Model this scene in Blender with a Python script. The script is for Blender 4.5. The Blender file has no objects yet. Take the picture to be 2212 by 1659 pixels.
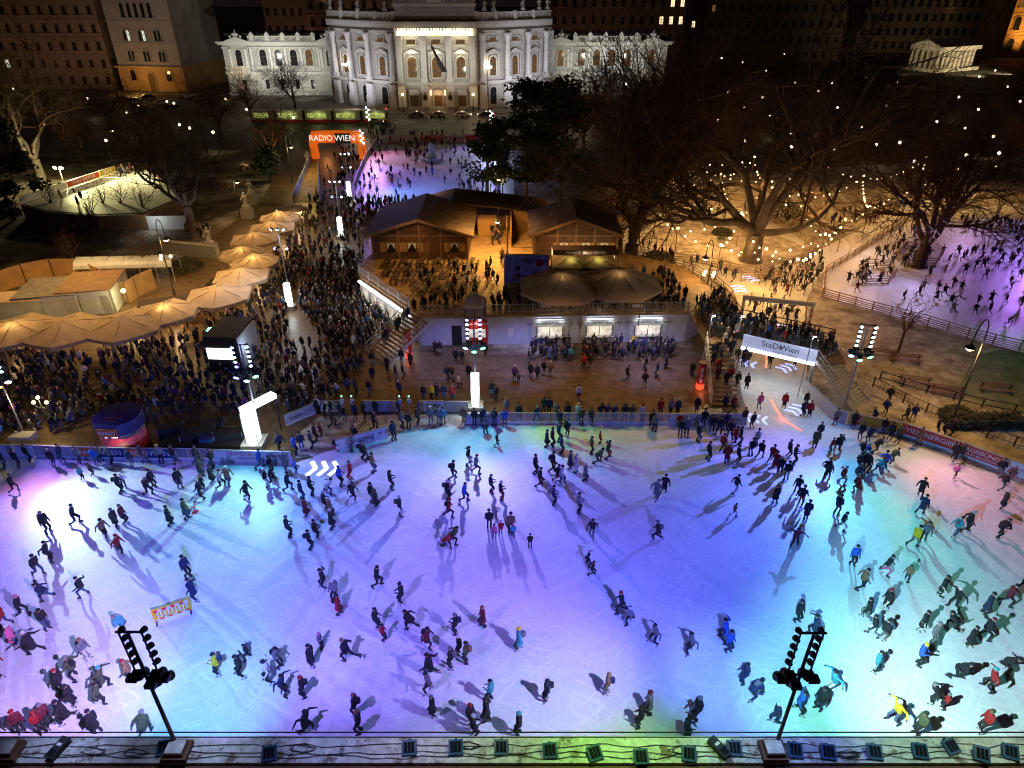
import bpy, bmesh, math, random
import numpy as np
from mathutils import Vector, Matrix
R = math.radians
SC = bpy.context.scene
COL = SC.collection
# ------------------------------------------------------------------ camera
H, PITCH, F = 34.0, 31.1, 1475.0
cam = bpy.data.cameras.new("camera")
cam.sensor_width = 36.0
cam.lens = F / 2212 * 36
cam.clip_end = 3000
camo = bpy.data.objects.new("camera", cam)
COL.objects.link(camo)
camo.location = (0, 0, H)
camo.rotation_euler = (R(90 - PITCH), 0, 0)
SC.camera = camo
_c, _s = math.cos(R(PITCH)), math.sin(R(PITCH))

def G(x, y, z=0.0):
    """surveyed sight line -> the spot where it meets the level z"""
    u = (x - 1106) / F
    v = (829.5 - y) / F
    k = (z - H) / (-_s + v * _c)
    return Vector((u * k, (_c + v * _s) * k, z))

def HT(x, y, y2, z=0.0):
    """height reached by an upright thing standing at (x, y) whose top is seen at y2"""
    Y = G(x, y, z).y
    v = (829.5 - y2) / F
    return H + (-_s + v * _c) / (_c + v * _s) * Y

# ------------------------------------------------------------------ world, exposure
w = bpy.data.worlds.new("World")
SC.world = w
w.use_nodes = True
nt = w.node_tree
bg = nt.nodes["Background"]
sky = nt.nodes.new("ShaderNodeTexSky")
sky.sky_type = 'NISHITA'
sky.sun_disc = False
sky.sun_elevation = R(-3)
sky.sun_rotation = R(200)
mx = nt.nodes.new("ShaderNodeMix"); mx.data_type = 'RGBA'; mx.inputs[0].default_value = 0.75
mx.inputs[7].default_value = (0.30, 0.17, 0.19, 1)
nt.links.new(sky.outputs[0], mx.inputs[6])
nt.links.new(mx.outputs[2], bg.inputs[0])
bg.inputs[1].default_value = 0.030
SC.view_settings.view_transform = 'Standard'
SC.view_settings.look = 'None'
SC.view_settings.exposure = 0
SC.view_settings.gamma = 1
try:
    cy = SC.cycles
    cy.max_bounces = 5; cy.diffuse_bounces = 2; cy.glossy_bounces = 2
    cy.transmission_bounces = 4; cy.transparent_max_bounces = 10
    cy.sample_clamp_indirect = 1.5
    cy.caustics_reflective = False; cy.caustics_refractive = False
    cy.use_denoising = True
    cy.pixel_filter_type = 'BLACKMAN_HARRIS'; cy.filter_width = 1.1
    cy.denoising_prefilter = 'ACCURATE'
    cy.use_light_tree = True
except Exception:
    pass

def lamp(kind, loc, power, col, target=None, cone=60, blend=0.6, size=0.15):
    d = bpy.data.lights.new("light", kind)
    d.energy = power; d.color = col
    if kind == 'SPOT':
        d.spot_size = R(cone); d.spot_blend = blend; d.shadow_soft_size = size
    elif kind == 'POINT':
        d.shadow_soft_size = size
    o = bpy.data.objects.new("light_source", d)
    COL.objects.link(o)
    o.location = loc
    if target is not None:
        o.rotation_euler = (Vector(target) - Vector(loc)).to_track_quat('-Z', 'Y').to_euler()
    return o

# ------------------------------------------------------------------ materials
M = {}
def mat(name, col, rough=0.7, metal=0.0, emit=0.0, ecol=None, spec=0.5, var=0.0, vs=3.0, bump=0.0, bs=8.0, alpha=1.0, transl=0.0):
    m = bpy.data.materials.new(name); m.use_nodes = True
    n = m.node_tree.nodes; l = m.node_tree.links
    b = n["Principled BSDF"]
    c = (col[0], col[1], col[2], 1)
    b.inputs["Base Color"].default_value = c
    b.inputs["Roughness"].default_value = rough
    b.inputs["Metallic"].default_value = metal
    b.inputs["Specular IOR Level"].default_value = spec
    if alpha < 1: b.inputs["Alpha"].default_value = alpha
    if emit:
        e = ecol or col
        b.inputs["Emission Color"].default_value = (e[0], e[1], e[2], 1)
        b.inputs["Emission Strength"].default_value = emit
        m.cycles.emission_sampling = 'NONE'
    tc = None
    if var or bump:
        tc = n.new("ShaderNodeTexCoord")
    if var:
        t = n.new("ShaderNodeTexNoise"); t.inputs["Scale"].default_value = vs; t.inputs["Detail"].default_value = 6
        l.new(tc.outputs["Object"], t.inputs["Vector"])
        r = n.new("ShaderNodeValToRGB")
        r.color_ramp.elements[0].position = 0.3; r.color_ramp.elements[1].position = 0.7
        r.color_ramp.elements[0].color = (col[0]*(1-var), col[1]*(1-var), col[2]*(1-var), 1)
        r.color_ramp.elements[1].color = (min(1, col[0]*(1+var*.6)), min(1, col[1]*(1+var*.6)), min(1, col[2]*(1+var*.6)), 1)
        l.new(t.outputs[0], r.inputs[0]); l.new(r.outputs[0], b.inputs["Base Color"])
        if emit:
            r2 = n.new("ShaderNodeMapRange"); r2.inputs[1].default_value = .35; r2.inputs[2].default_value = .65; r2.inputs[3].default_value = emit * (1 - var); r2.inputs[4].default_value = emit * (1 + var * 1.5)
            l.new(t.outputs[0], r2.inputs[0]); l.new(r2.outputs[0], b.inputs["Emission Strength"])
    if bump:
        t2 = n.new("ShaderNodeTexNoise"); t2.inputs["Scale"].default_value = bs; t2.inputs["Detail"].default_value = 4
        l.new(tc.outputs["Object"], t2.inputs["Vector"])
        bp = n.new("ShaderNodeBump"); bp.inputs["Strength"].default_value = bump
        l.new(t2.outputs[0], bp.inputs["Height"]); l.new(bp.outputs[0], b.inputs["Normal"])
    if transl:
        out = n["Material Output"]
        tr = n.new("ShaderNodeBsdfTranslucent"); tr.inputs[0].default_value = c
        ms = n.new("ShaderNodeMixShader"); ms.inputs[0].default_value = transl
        l.new(b.outputs[0], ms.inputs[1]); l.new(tr.outputs[0], ms.inputs[2]); l.new(ms.outputs[0], out.inputs[0])
    M[name] = m
    return m

def ground_mat(name, c1, c2, scale, c3=None, s3=1.0, t3=(0.5, 0.6), rough=0.8, bump=0.25, r3=None, stretch=(1, 1, 1), t1=(0.35, 0.65)):
    """two-tone noise ground with an optional third cover (snow, wet, wood) in patches"""
    m = bpy.data.materials.new(name); m.use_nodes = True
    n = m.node_tree.nodes; l = m.node_tree.links; b = n["Principled BSDF"]
    tc = n.new("ShaderNodeTexCoord"); mp = n.new("ShaderNodeMapping")
    mp.inputs["Scale"].default_value = stretch
    l.new(tc.outputs["Object"], mp.inputs["Vector"])
    t = n.new("ShaderNodeTexNoise"); t.inputs["Scale"].default_value = scale; t.inputs["Detail"].default_value = 8
    t.inputs["Roughness"].default_value = 0.65
    l.new(mp.outputs[0], t.inputs["Vector"])
    r = n.new("ShaderNodeValToRGB")
    r.color_ramp.elements[0].color = (*c1, 1); r.color_ramp.elements[1].color = (*c2, 1)
    r.color_ramp.elements[0].position = t1[0]; r.color_ramp.elements[1].position = t1[1]
    l.new(t.outputs[0], r.inputs[0])
    src = r.outputs[0]
    b.inputs["Roughness"].default_value = rough
    if c3:
        t2 = n.new("ShaderNodeTexNoise"); t2.inputs["Scale"].default_value = s3; t2.inputs["Detail"].default_value = 7
        t2.inputs["Roughness"].default_value = 0.7
        l.new(mp.outputs[0], t2.inputs["Vector"])
        r2 = n.new("ShaderNodeValToRGB")
        r2.color_ramp.elements[0].position = t3[0]; r2.color_ramp.elements[1].position = t3[1]
        l.new(t2.outputs[0], r2.inputs[0])
        mx = n.new("ShaderNodeMix"); mx.data_type = 'RGBA'
        l.new(r2.outputs[0], mx.inputs[0]); l.new(src, mx.inputs[6]); mx.inputs[7].default_value = (*c3, 1)
        src = mx.outputs[2]
        if r3 is not None:
            mr = n.new("ShaderNodeMapRange"); mr.inputs[3].default_value = rough; mr.inputs[4].default_value = r3
            l.new(r2.outputs[0], mr.inputs[0]); l.new(mr.outputs[0], b.inputs["Roughness"])
    l.new(src, b.inputs["Base Color"])
    if bump:
        bp = n.new("ShaderNodeBump"); bp.inputs["Strength"].default_value = bump
        l.new(t.outputs[0], bp.inputs["Height"]); l.new(bp.outputs[0], b.inputs["Normal"])
    M[name] = m
    return m

def plank_mat(name, c1, c2, mortar, bw, rh, rot=0.0, rough=0.6, msize=0.02, snow=0.0, spec=0.5):
    m = bpy.data.materials.new(name); m.use_nodes = True
    n = m.node_tree.nodes; l = m.node_tree.links; b = n["Principled BSDF"]
    tc = n.new("ShaderNodeTexCoord"); mp = n.new("ShaderNodeMapping"); mp.inputs["Rotation"].default_value = rot if isinstance(rot, tuple) else (0, 0, rot)
    l.new(tc.outputs["Object"], mp.inputs["Vector"])
    br = n.new("ShaderNodeTexBrick"); br.inputs["Scale"].default_value = 1
    br.inputs["Brick Width"].default_value = bw; br.inputs["Row Height"].default_value = rh
    br.inputs["Mortar Size"].default_value = msize
    br.inputs["Color1"].default_value = (*c1, 1); br.inputs["Color2"].default_value = (*c2, 1); br.inputs["Mortar"].default_value = (*mortar, 1)
    l.new(mp.outputs[0], br.inputs["Vector"])
    t = n.new("ShaderNodeTexNoise"); t.inputs["Scale"].default_value = 1.3; t.inputs["Detail"].default_value = 8
    l.new(tc.outputs["Object"], t.inputs["Vector"])
    mr = n.new("ShaderNodeMapRange"); mr.inputs[1].default_value = 0.3; mr.inputs[2].default_value = 0.7; mr.inputs[3].default_value = 0.55; mr.inputs[4].default_value = 1.25
    l.new(t.outputs[0], mr.inputs[0])
    mu = n.new("ShaderNodeMix"); mu.data_type = 'RGBA'; mu.blend_type = 'MULTIPLY'; mu.inputs[0].default_value = 1
    l.new(br.outputs[0], mu.inputs[6]); l.new(mr.outputs[0], mu.inputs[7])
    src = mu.outputs[2]
    if snow:
        t2 = n.new("ShaderNodeTexNoise"); t2.inputs["Scale"].default_value = 0.9; t2.inputs["Detail"].default_value = 9; t2.inputs["Roughness"].default_value = .75
        l.new(tc.outputs["Object"], t2.inputs["Vector"])
        r2 = n.new("ShaderNodeValToRGB"); r2.color_ramp.elements[0].position = snow; r2.color_ramp.elements[1].position = snow + 0.06
        l.new(t2.outputs[0], r2.inputs[0])
        mx = n.new("ShaderNodeMix"); mx.data_type = 'RGBA'; mx.inputs[7].default_value = (0.5, 0.5, 0.5, 1)
        l.new(r2.outputs[0], mx.inputs[0]); l.new(src, mx.inputs[6]); src = mx.outputs[2]
    l.new(src, b.inputs["Base Color"])
    b.inputs["Roughness"].default_value = rough; b.inputs["Specular IOR Level"].default_value = spec
    M[name] = m
    return m

def ice_mat(name, c1, c2, rough):
    """skated ice: fine criss-cross scratches, snowy scuffs, a slight sheen"""
    m = bpy.data.materials.new(name); m.use_nodes = True
    n = m.node_tree.nodes; l = m.node_tree.links; b = n["Principled BSDF"]
    tc = n.new("ShaderNodeTexCoord")
    wn = n.new("ShaderNodeTexNoise"); wn.inputs["Scale"].default_value = 0.14; wn.inputs["Detail"].default_value = 2
    l.new(tc.outputs["Object"], wn.inputs["Vector"])
    wm = n.new("ShaderNodeVectorMath"); wm.operation = 'MULTIPLY_ADD'; wm.inputs[1].default_value = (4, 4, 0)
    l.new(wn.outputs["Color"], wm.inputs[0]); l.new(tc.outputs["Object"], wm.inputs[2]); wv = wm.outputs[0]
    def scratch(ang, sc, dist, lo, hi):
        m0 = n.new("ShaderNodeMapping"); m0.inputs["Rotation"].default_value = (0, 0, ang)
        l.new(wv, m0.inputs["Vector"])
        mp = n.new("ShaderNodeMapping"); mp.inputs["Scale"].default_value = (0.16, 1.9, 1)
        l.new(m0.outputs[0], mp.inputs["Vector"])
        t = n.new("ShaderNodeTexNoise"); t.inputs["Scale"].default_value = sc; t.inputs["Detail"].default_value = 5
        t.inputs["Distortion"].default_value = dist; t.inputs["Roughness"].default_value = 0.7
        l.new(mp.outputs[0], t.inputs["Vector"])
        r = n.new("ShaderNodeMapRange"); r.inputs[1].default_value = lo; r.inputs[2].default_value = hi
        l.new(t.outputs[0], r.inputs[0])
        return r.outputs[0]
    a = scratch(0.45, 3.2, .5, 0.5, 0.70); c = scratch(-0.6, 2.6, .6, 0.5, 0.72); d = scratch(1.5, 2.9, .5, 0.52, 0.74)
    def mth(op, x, y):
        k = n.new("ShaderNodeMath"); k.operation = op
        for i, v in enumerate((x, y)):
            if isinstance(v, float): k.inputs[i].default_value = v
            else: l.new(v, k.inputs[i])
        return k.outputs[0]
    s = mth('MAXIMUM', mth('MAXIMUM', a, c), d)
    t = n.new("ShaderNodeTexNoise"); t.inputs["Scale"].default_value = 0.16; t.inputs["Detail"].default_value = 9; t.inputs["Roughness"].default_value = .6
    l.new(tc.outputs["Object"], t.inputs["Vector"])
    f = mth('ADD', mth('MULTIPLY', s, 0.42), mth('MULTIPLY', t.outputs[0], 0.80))
    r = n.new("ShaderNodeValToRGB"); r.color_ramp.elements[0].color = (*c1, 1); r.color_ramp.elements[1].color = (*c2, 1)
    r.color_ramp.elements[0].position = 0.2; r.color_ramp.elements[1].position = 0.8
    l.new(f, r.inputs[0]); l.new(r.outputs[0], b.inputs["Base Color"])
    mr = n.new("ShaderNodeMapRange"); mr.inputs[3].default_value = rough; mr.inputs[4].default_value = rough + 0.3
    l.new(f, mr.inputs[0]); l.new(mr.outputs[0], b.inputs["Roughness"])
    bp = n.new("ShaderNodeBump"); bp.inputs["Strength"].default_value = 0.12; bp.inputs["Distance"].default_value = 0.05
    l.new(f, bp.inputs["Height"]); l.new(bp.outputs[0], b.inputs["Normal"])
    M[name] = m
    return m

ice_mat('ice', (0.56, 0.60, 0.65), (0.90, 0.91, 0.92), 0.3)
ice_mat('park_ice', (0.42, 0.42, 0.42), (0.72, 0.72, 0.72), 0.45)
ground_mat('park_ground', (0.05, 0.035, 0.02), (0.16, 0.12, 0.08), 0.22, (0.45, 0.44, 0.42), 0.12, (0.5, 0.68), 0.9)
ground_mat('snow_lawn', (0.26, 0.22, 0.17), (0.56, 0.53, 0.49), 0.8, (0.12, 0.085, 0.05), 0.35, (0.47, 0.70), 0.9)
ground_mat('green_lawn', (0.10, 0.14, 0.06), (0.25, 0.27, 0.20), 0.6, (0.5, 0.5, 0.48), 0.8, (0.58, 0.7), 0.9)
ground_mat('asphalt', (0.05, 0.045, 0.04), (0.10, 0.09, 0.08), 0.6, (0.16, 0.15, 0.14), 0.15, (0.5, 0.62), 0.6)
ground_mat('paving', (0.12, 0.10, 0.085), (0.2, 0.17, 0.15), 0.8, (0.34, 0.33, 0.32), 0.3, (0.6, 0.66), 0.7)
ground_mat('slush', (0.20, 0.16, 0.15), (0.42, 0.38, 0.38), 1.3, (0.62, 0.60, 0.60), 1.1, (0.46, 0.62), 0.6)
ground_mat('ledge_snow', (0.45, 0.45, 0.45), (0.8, 0.8, 0.8), 3.0, (0.2, 0.15, 0.11), 1.3, (0.54, 0.62), 0.8, 0.5)
ground_mat('bark', (0.03, 0.02, 0.016), (0.085, 0.055, 0.042), 3.0, None, stretch=(1, 1, .3), rough=0.95)
ground_mat('plane_bark', (0.055, 0.042, 0.038), (0.16, 0.13, 0.115), 1.1, None, stretch=(1, 1, .5), rough=0.9)
ground_mat('twig', (0.055, 0.026, 0.019), (0.11, 0.055, 0.04), 2.0, None, rough=0.95, bump=0)
ground_mat('needles', (0.012, 0.022, 0.012), (0.035, 0.055, 0.03), 1.2, None, rough=0.9, bump=0)
ground_mat('hedge_leaf', (0.03, 0.035, 0.015), (0.07, 0.075, 0.04), 3, None, rough=0.9, bump=0)
mat('self_lit_white', (0.9, 0.9, 0.9), 0.5, emit=0.9, ecol=(1, 0.95, 0.9))  # glow added so the poorly lit arch letters show white
mat('dark_wood', (0.035, 0.022, 0.015), 0.6, var=.2)
mat('lit_column_stone', (0.66, 0.65, 0.63), 0.8, var=.08, vs=1)  # paler than the wall stone: beams on the columns put into colour
ground_mat('stone', (0.36, 0.34, 0.31), (0.52, 0.50, 0.46), 1.2, (0.27, 0.26, 0.24), 0.25, (0.55, 0.75), 0.85, 0.3)  # kept darker so the wall between the columns reads as shaded
ground_mat('stone_relief', (0.20, 0.19, 0.18), (0.62, 0.60, 0.56), 2.6, None, rough=0.9, bump=0.9)
plank_mat('deck', (0.17, 0.115, 0.062), (0.125, 0.082, 0.045), (0.05, 0.033, 0.02), 3.0, 0.2, 0.0, 0.42, 0.012, snow=0.68)
plank_mat('terrace_deck', (0.40, 0.26, 0.12), (0.32, 0.2, 0.09), (0.16, 0.1, 0.05), 3.0, 0.22, 0.0, 0.6, 0.015)
plank_mat('hut_wood', (0.13, 0.065, 0.04), (0.085, 0.042, 0.026), (0.05, 0.025, 0.015), 4.0, 0.22, (R(90), 0, 0), 0.65, 0.02)
plank_mat('hut_wood_side', (0.13, 0.065, 0.04), (0.085, 0.042, 0.026), (0.05, 0.025, 0.015), 4.0, 0.22, (R(90), 0, R(90)), 0.65, 0.02)
plank_mat('shingle', (0.115, 0.075, 0.045), (0.075, 0.05, 0.032), (0.02, 0.015, 0.01), 0.5, 0.36, 0.0, 0.7, 0.03)
plank_mat('ashlar', (0.52, 0.5, 0.46), (0.46, 0.44, 0.41), (0.26, 0.25, 0.23), 1.7, 0.75, (R(90), 0, 0), 0.85, 0.045)
plank_mat('corrugated', (0.20, 0.19, 0.17), (0.16, 0.15, 0.13), (0.06, 0.05, 0.04), 9.0, 0.16, R(62), 0.5, 0.03)
mat('cornice', (0.56, 0.54, 0.50), 0.8, var=0.15, vs=2)
mat('dark_roof', (0.03, 0.032, 0.04), 0.6, var=0.3, vs=1)
mat('window_glass', (0.015, 0.015, 0.02), 0.08, spec=0.3)
mat('warm_glass', (0.02, 0.013, 0.009), 0.08, spec=.25, emit=0.13, ecol=(1, 0.50, 0.16), var=0.5, vs=1.5)
mat('bright_window', (0.8, 0.6, 0.3), 0.4, emit=1.6, ecol=(1, 0.72, 0.4))
mat('cool_window', (0.7, 0.8, 0.6), 0.4, emit=0.9, ecol=(0.8, 0.95, 0.75))
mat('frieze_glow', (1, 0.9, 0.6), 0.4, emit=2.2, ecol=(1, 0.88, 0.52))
mat('tram_window', (0.3, 0.32, 0.1), 0.4, emit=0.24, ecol=(0.85, 0.95, 0.25), var=0.7, vs=2.5)
mat('bulb', (1, 0.9, 0.6), 0.3, emit=4.5, ecol=(1, 0.70, 0.32))
mat('street_bulb', (1, 0.95, 0.8), 0.3, emit=6, ecol=(1, 0.82, 0.5))
mat('white_bulb', (1, 1, 1), 0.3, emit=9, ecol=(0.95, 0.98, 1))
mat('blue_lens', (0.3, 0.4, 1), 0.3, emit=7, ecol=(0.22, 0.3, 1.0))
mat('green_lens', (0.3, 1, 0.5), 0.3, emit=7, ecol=(0.15, 1.0, 0.45))
mat('cyan_lens', (0.5, 0.9, 1), 0.3, emit=8, ecol=(0.5, 0.9, 1.0))
mat('amber_lens', (1, 0.5, 0.2), 0.3, emit=6, ecol=(1, 0.42, 0.12))
mat('white_glow', (0.9, 0.95, 0.92), 0.5, emit=2.6, ecol=(0.88, 1.0, 0.96))
mat('blue_sign_glow', (0.6, 0.7, 1), 0.5, emit=0.42, ecol=(0.5, 0.6, 1.0))
mat('counter_glow', (0.7, 0.66, 0.58), 0.5, emit=0.30, ecol=(1, 0.93, 0.78), var=0.4, vs=2)
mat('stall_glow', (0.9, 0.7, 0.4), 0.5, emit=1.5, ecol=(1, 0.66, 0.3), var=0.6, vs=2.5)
mat('orange_fabric', (0.95, 0.20, 0.015), 0.6, emit=0.5, ecol=(1, 0.16, 0.01), var=0.2, vs=.6)
mat('navy', (0.03, 0.025, 0.15), 0.5)
mat('red_glow', (1, 0.1, 0.03), 0.5, emit=1.1, ecol=(1, 0.10, 0.04))
mat('red_light_strip', (1, 0.2, 0.15), 0.5, emit=4, ecol=(1, 0.10, 0.06))
mat('projected_glow', (0.8, 0.9, 1), 0.5, emit=1.3, ecol=(0.30, 0.42, 1.0))  # glowing colour of the projected arrows
mat('violet_screen', (0.03, 0.025, 0.06), 0.3, emit=0.035, ecol=(0.15, 0.12, 0.6), var=0.6, vs=1.3)
mat('steel', (0.32, 0.33, 0.35), 0.4, metal=0.7, var=0.1)
mat('galvanised', (0.42, 0.44, 0.47), 0.5, metal=0.35, var=0.15, vs=6)
mat('dark_steel', (0.04, 0.04, 0.045), 0.5, metal=0.5)
mat('rust_steel', (0.10, 0.06, 0.045), 0.6, metal=0.4, var=0.3)
mat('black', (0.015, 0.015, 0.017), 0.6)
mat('white_board', (0.68, 0.70, 0.74), 0.45, var=0.06, vs=2)
mat('grey_board', (0.42, 0.45, 0.50), 0.5, var=0.12, vs=2)
mat('kickboard', (0.75, 0.76, 0.78), 0.5, var=0.12, vs=3)
mat('red_board', (0.60, 0.055, 0.03), 0.45, var=0.08)
mat('yellow_board', (0.55, 0.40, 0.04), 0.45, var=0.1)
mat('orange_board', (0.75, 0.16, 0.03), 0.45)
mat('ink', (0.06, 0.07, 0.10), 0.6)
mat('ink_red', (0.5, 0.03, 0.04), 0.6)
mat('ink_white', (0.85, 0.85, 0.85), 0.6)
mat('plexi', (0.55, 0.62, 0.75), 0.15, alpha=0.22, spec=0.6)
mat('container', (0.44, 0.45, 0.46), 0.6, var=0.12, vs=2, bump=0.1)
mat('wall_panel', (0.46, 0.52, 0.70), 0.6, var=0.12, vs=1.5)
mat('red_paint', (0.45, 0.02, 0.02), 0.5)
mat('canvas', (0.66, 0.52, 0.36), 0.85, var=0.18, vs=1.3, bump=.3, bs=2.5, transl=0.22)
mat('canvas_trim', (0.40, 0.29, 0.20), 0.85)
mat('canvas_lilac', (0.45, 0.42, 0.45), 0.85, transl=0.2)
mat('dark_fascia', (0.05, 0.03, 0.025), 0.7)
mat('ply', (0.42, 0.25, 0.10), 0.75, var=0.25, vs=0.8)
mat('ply_dark', (0.17, 0.10, 0.05), 0.75, var=0.3, vs=1)
mat('bench_wood', (0.22, 0.13, 0.07), 0.6, var=0.25, vs=4)
mat('fence_wood', (0.30, 0.20, 0.12), 0.75, var=0.25, vs=3)
mat('concrete', (0.36, 0.34, 0.31), 0.85, var=0.2, vs=2)
mat('brown_stone', (0.16, 0.075, 0.045), 0.8, var=0.25, vs=2)
mat('plaster', (0.36, 0.31, 0.28), 0.85, var=0.15, vs=.3)
mat('plaster_brown', (0.22, 0.15, 0.11), 0.85, var=0.2, vs=.3)
mat('plaster_ochre', (0.55, 0.33, 0.12), 0.85, var=0.15, vs=.3)
mat('temple_stone', (0.55, 0.48, 0.36), 0.85, var=0.1)
mat('yellow_plastic', (0.80, 0.50, 0.03), 0.4)
mat('red_plastic', (0.70, 0.05, 0.03), 0.4)
mat('white_plastic', (0.8, 0.8, 0.8), 0.4)
mat('blue_crate', (0.02, 0.10, 0.22), 0.45, var=0.3, vs=8)
mat('tram_white', (0.55, 0.54, 0.50), 0.4)
mat('tram_red', (0.40, 0.02, 0.02), 0.4)
mat('car_white', (0.6, 0.6, 0.6), 0.25, spec=0.7)
mat('car_black', (0.02, 0.02, 0.025), 0.2, spec=0.8)
mat('car_grey', (0.16, 0.17, 0.18), 0.25, spec=0.7)
mat('car_red', (0.25, 0.02, 0.02), 0.25, spec=0.7)
mat('tyre', (0.02, 0.02, 0.02), 0.8)
mat('headlight', (1, 1, 0.9), 0.3, emit=5, ecol=(1, 0.95, 0.8))
mat('taillight', (1, 0.05, 0.03), 0.3, emit=3, ecol=(1, 0.04, 0.02))
mat('ice_statue', (0.55, 0.7, 0.95), 0.25, spec=0.8, transl=0.3)
mat('flag_cloth', (0.012, 0.012, 0.015), 0.8, var=.3)
mat('road_paint', (0.42, 0.40, 0.36), 0.7, var=.3)
mat('red_strip', (0.6, 0.03, 0.03), 0.5)
mat('jersey_lime', (0.55, 0.8, 0.02), 0.7)

# ------------------------------------------------------------------ mesh builder
class MB:
    def __init__(s): s.v = []; s.f = []; s.m = []; s.T = Matrix.Identity(4)
    def at(s, loc=(0, 0, 0), rz=0.0, sc=1.0):
        s.T = Matrix.Translation(Vector(loc)) @ Matrix.Rotation(rz, 4, 'Z') @ Matrix.Scale(sc, 4); return s
    def add(s, vs, fs, m=0):
        b = len(s.v); T = s.T
        s.v += [tuple(T @ Vector(v)) for v in vs]
        s.f += [tuple(b + i for i in f) for f in fs]; s.m += [m] * len(fs)
        return s
    def box(s, x0, y0, z0, x1, y1, z1, m=0):
        vs = [(x0, y0, z0), (x1, y0, z0), (x1, y1, z0), (x0, y1, z0), (x0, y0, z1), (x1, y0, z1), (x1, y1, z1), (x0, y1, z1)]
        return s.add(vs, [(0, 3, 2, 1), (4, 5, 6, 7), (0, 1, 5, 4), (1, 2, 6, 5), (2, 3, 7, 6), (3, 0, 4, 7)], m)
    def bar(s, p, q, w, h, m=0):
        p, q = Vector(p), Vector(q); d = q - p
        if d.length < 1e-6: return s
        d.normalize(); up = Vector((0, 0, 1)) if abs(d.z) < 0.95 else Vector((0, 1, 0))
        a = d.cross(up).normalized() * (w / 2); b = a.cross(d).normalized() * (h / 2)
        vs = [p - a - b, p + a - b, p + a + b, p - a + b, q - a - b, q + a - b, q + a + b, q - a + b]
        return s.add(vs, [(0, 1, 2, 3), (7, 6, 5, 4), (0, 4, 5, 1), (1, 5, 6, 2), (2, 6, 7, 3), (3, 7, 4, 0)], m)
    def tube(s, pts, rs, n=8, m=0, cap=True):
        pts = [Vector(p) for p in pts]
        if not isinstance(rs, (list, tuple)): rs = [rs] * len(pts)
        vs = []; fs = []; pa = None
        for i, p in enumerate(pts):
            d = (pts[min(i + 1, len(pts) - 1)] - pts[max(i - 1, 0)])
            d = d.normalized() if d.length > 1e-9 else Vector((0, 0, 1))
            if pa is None: pa = d.cross(Vector((0, 0, 1)) if abs(d.z) < .9 else Vector((1, 0, 0))).normalized()
            else:
                pa = pa - d * pa.dot(d)
                pa = pa.normalized() if pa.length > 1e-6 else d.orthogonal().normalized()
            pb = d.cross(pa)
            for k in range(n):
                a = 2 * math.pi * k / n
                vs.append(p + (pa * math.cos(a) + pb * math.sin(a)) * rs[i])
        for i in range(len(pts) - 1):
            for k in range(n):
                k2 = (k + 1) % n
                fs.append((i * n + k, i * n + k2, (i + 1) * n + k2, (i + 1) * n + k))
        if cap:
            fs.append(tuple(range(n - 1, -1, -1))); fs.append(tuple((len(pts) - 1) * n + k for k in range(n)))
        return s.add(vs, fs, m)
    def lathe(s, prof, c=(0, 0), n=12, m=0):
        vs = []; fs = []
        for (r, z) in prof:
            for k in range(n):
                a = 2 * math.pi * k / n
                vs.append((c[0] + r * math.cos(a), c[1] + r * math.sin(a), z))
        for i in range(len(prof) - 1):
            for k in range(n):
                k2 = (k + 1) % n
                fs.append((i * n + k, i * n + k2, (i + 1) * n + k2, (i + 1) * n + k))
        fs.append(tuple(range(n - 1, -1, -1))); fs.append(tuple((len(prof) - 1) * n + k for k in range(n)))
        return s.add(vs, fs, m)
    def ball(s, c, r, n=8, m=0, sq=(1, 1, 1)):
        vs = []; fs = []; h = max(3, n // 2)
        for i in range(h + 1):
            t = math.pi * i / h
            for k in range(n):
                a = 2 * math.pi * k / n
                vs.append((c[0] + r * sq[0] * math.sin(t) * math.cos(a), c[1] + r * sq[1] * math.sin(t) * math.sin(a), c[2] - r * sq[2] * math.cos(t)))
        for i in range(h):
            for k in range(n):
                k2 = (k + 1) % n
                fs.append((i * n + k, i * n + k2, (i + 1) * n + k2, (i + 1) * n + k))
        return s.add(vs, fs, m)
    def prism(s, pts, z0, z1, m=0):
        n = len(pts)
        ar = sum(pts[i][0] * pts[(i + 1) % n][1] - pts[(i + 1) % n][0] * pts[i][1] for i in range(n))
        if ar < 0: pts = pts[::-1]
        vs = [(p[0], p[1], z0) for p in pts] + [(p[0], p[1], z1) for p in pts]
        fs = [tuple(range(n - 1, -1, -1)), tuple(range(n, 2 * n))] + [(i, (i + 1) % n, n + (i + 1) % n, n + i) for i in range(n)]
        return s.add(vs, fs, m)
    def sheet(s, pts, z, m=0):
        n = len(pts)
        ar = sum(pts[i][0] * pts[(i + 1) % n][1] - pts[(i + 1) % n][0] * pts[i][1] for i in range(n))
        if ar < 0: pts = pts[::-1]
        return s.add([(p[0], p[1], z) for p in pts], [tuple(range(n))], m)
    def build(s, name, mats, parent=None, smooth=False, loc=None, rz=0.0):
        me = bpy.data.meshes.new(name)
        me.from_pydata(s.v, [], s.f)
        if not isinstance(mats, (list, tuple)): mats = [mats]
        for x in mats: me.materials.append(M[x] if isinstance(x, str) else x)
        if len(mats) > 1: me.polygons.foreach_set('material_index', s.m)
        if smooth: me.polygons.foreach_set('use_smooth', [True] * len(me.polygons))
        me.update()
        o = bpy.data.objects.new(name, me); COL.objects.link(o)
        if loc is not None: o.location = loc
        o.rotation_euler = (0, 0, rz)
        if parent: o.parent = parent
        return o

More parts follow.
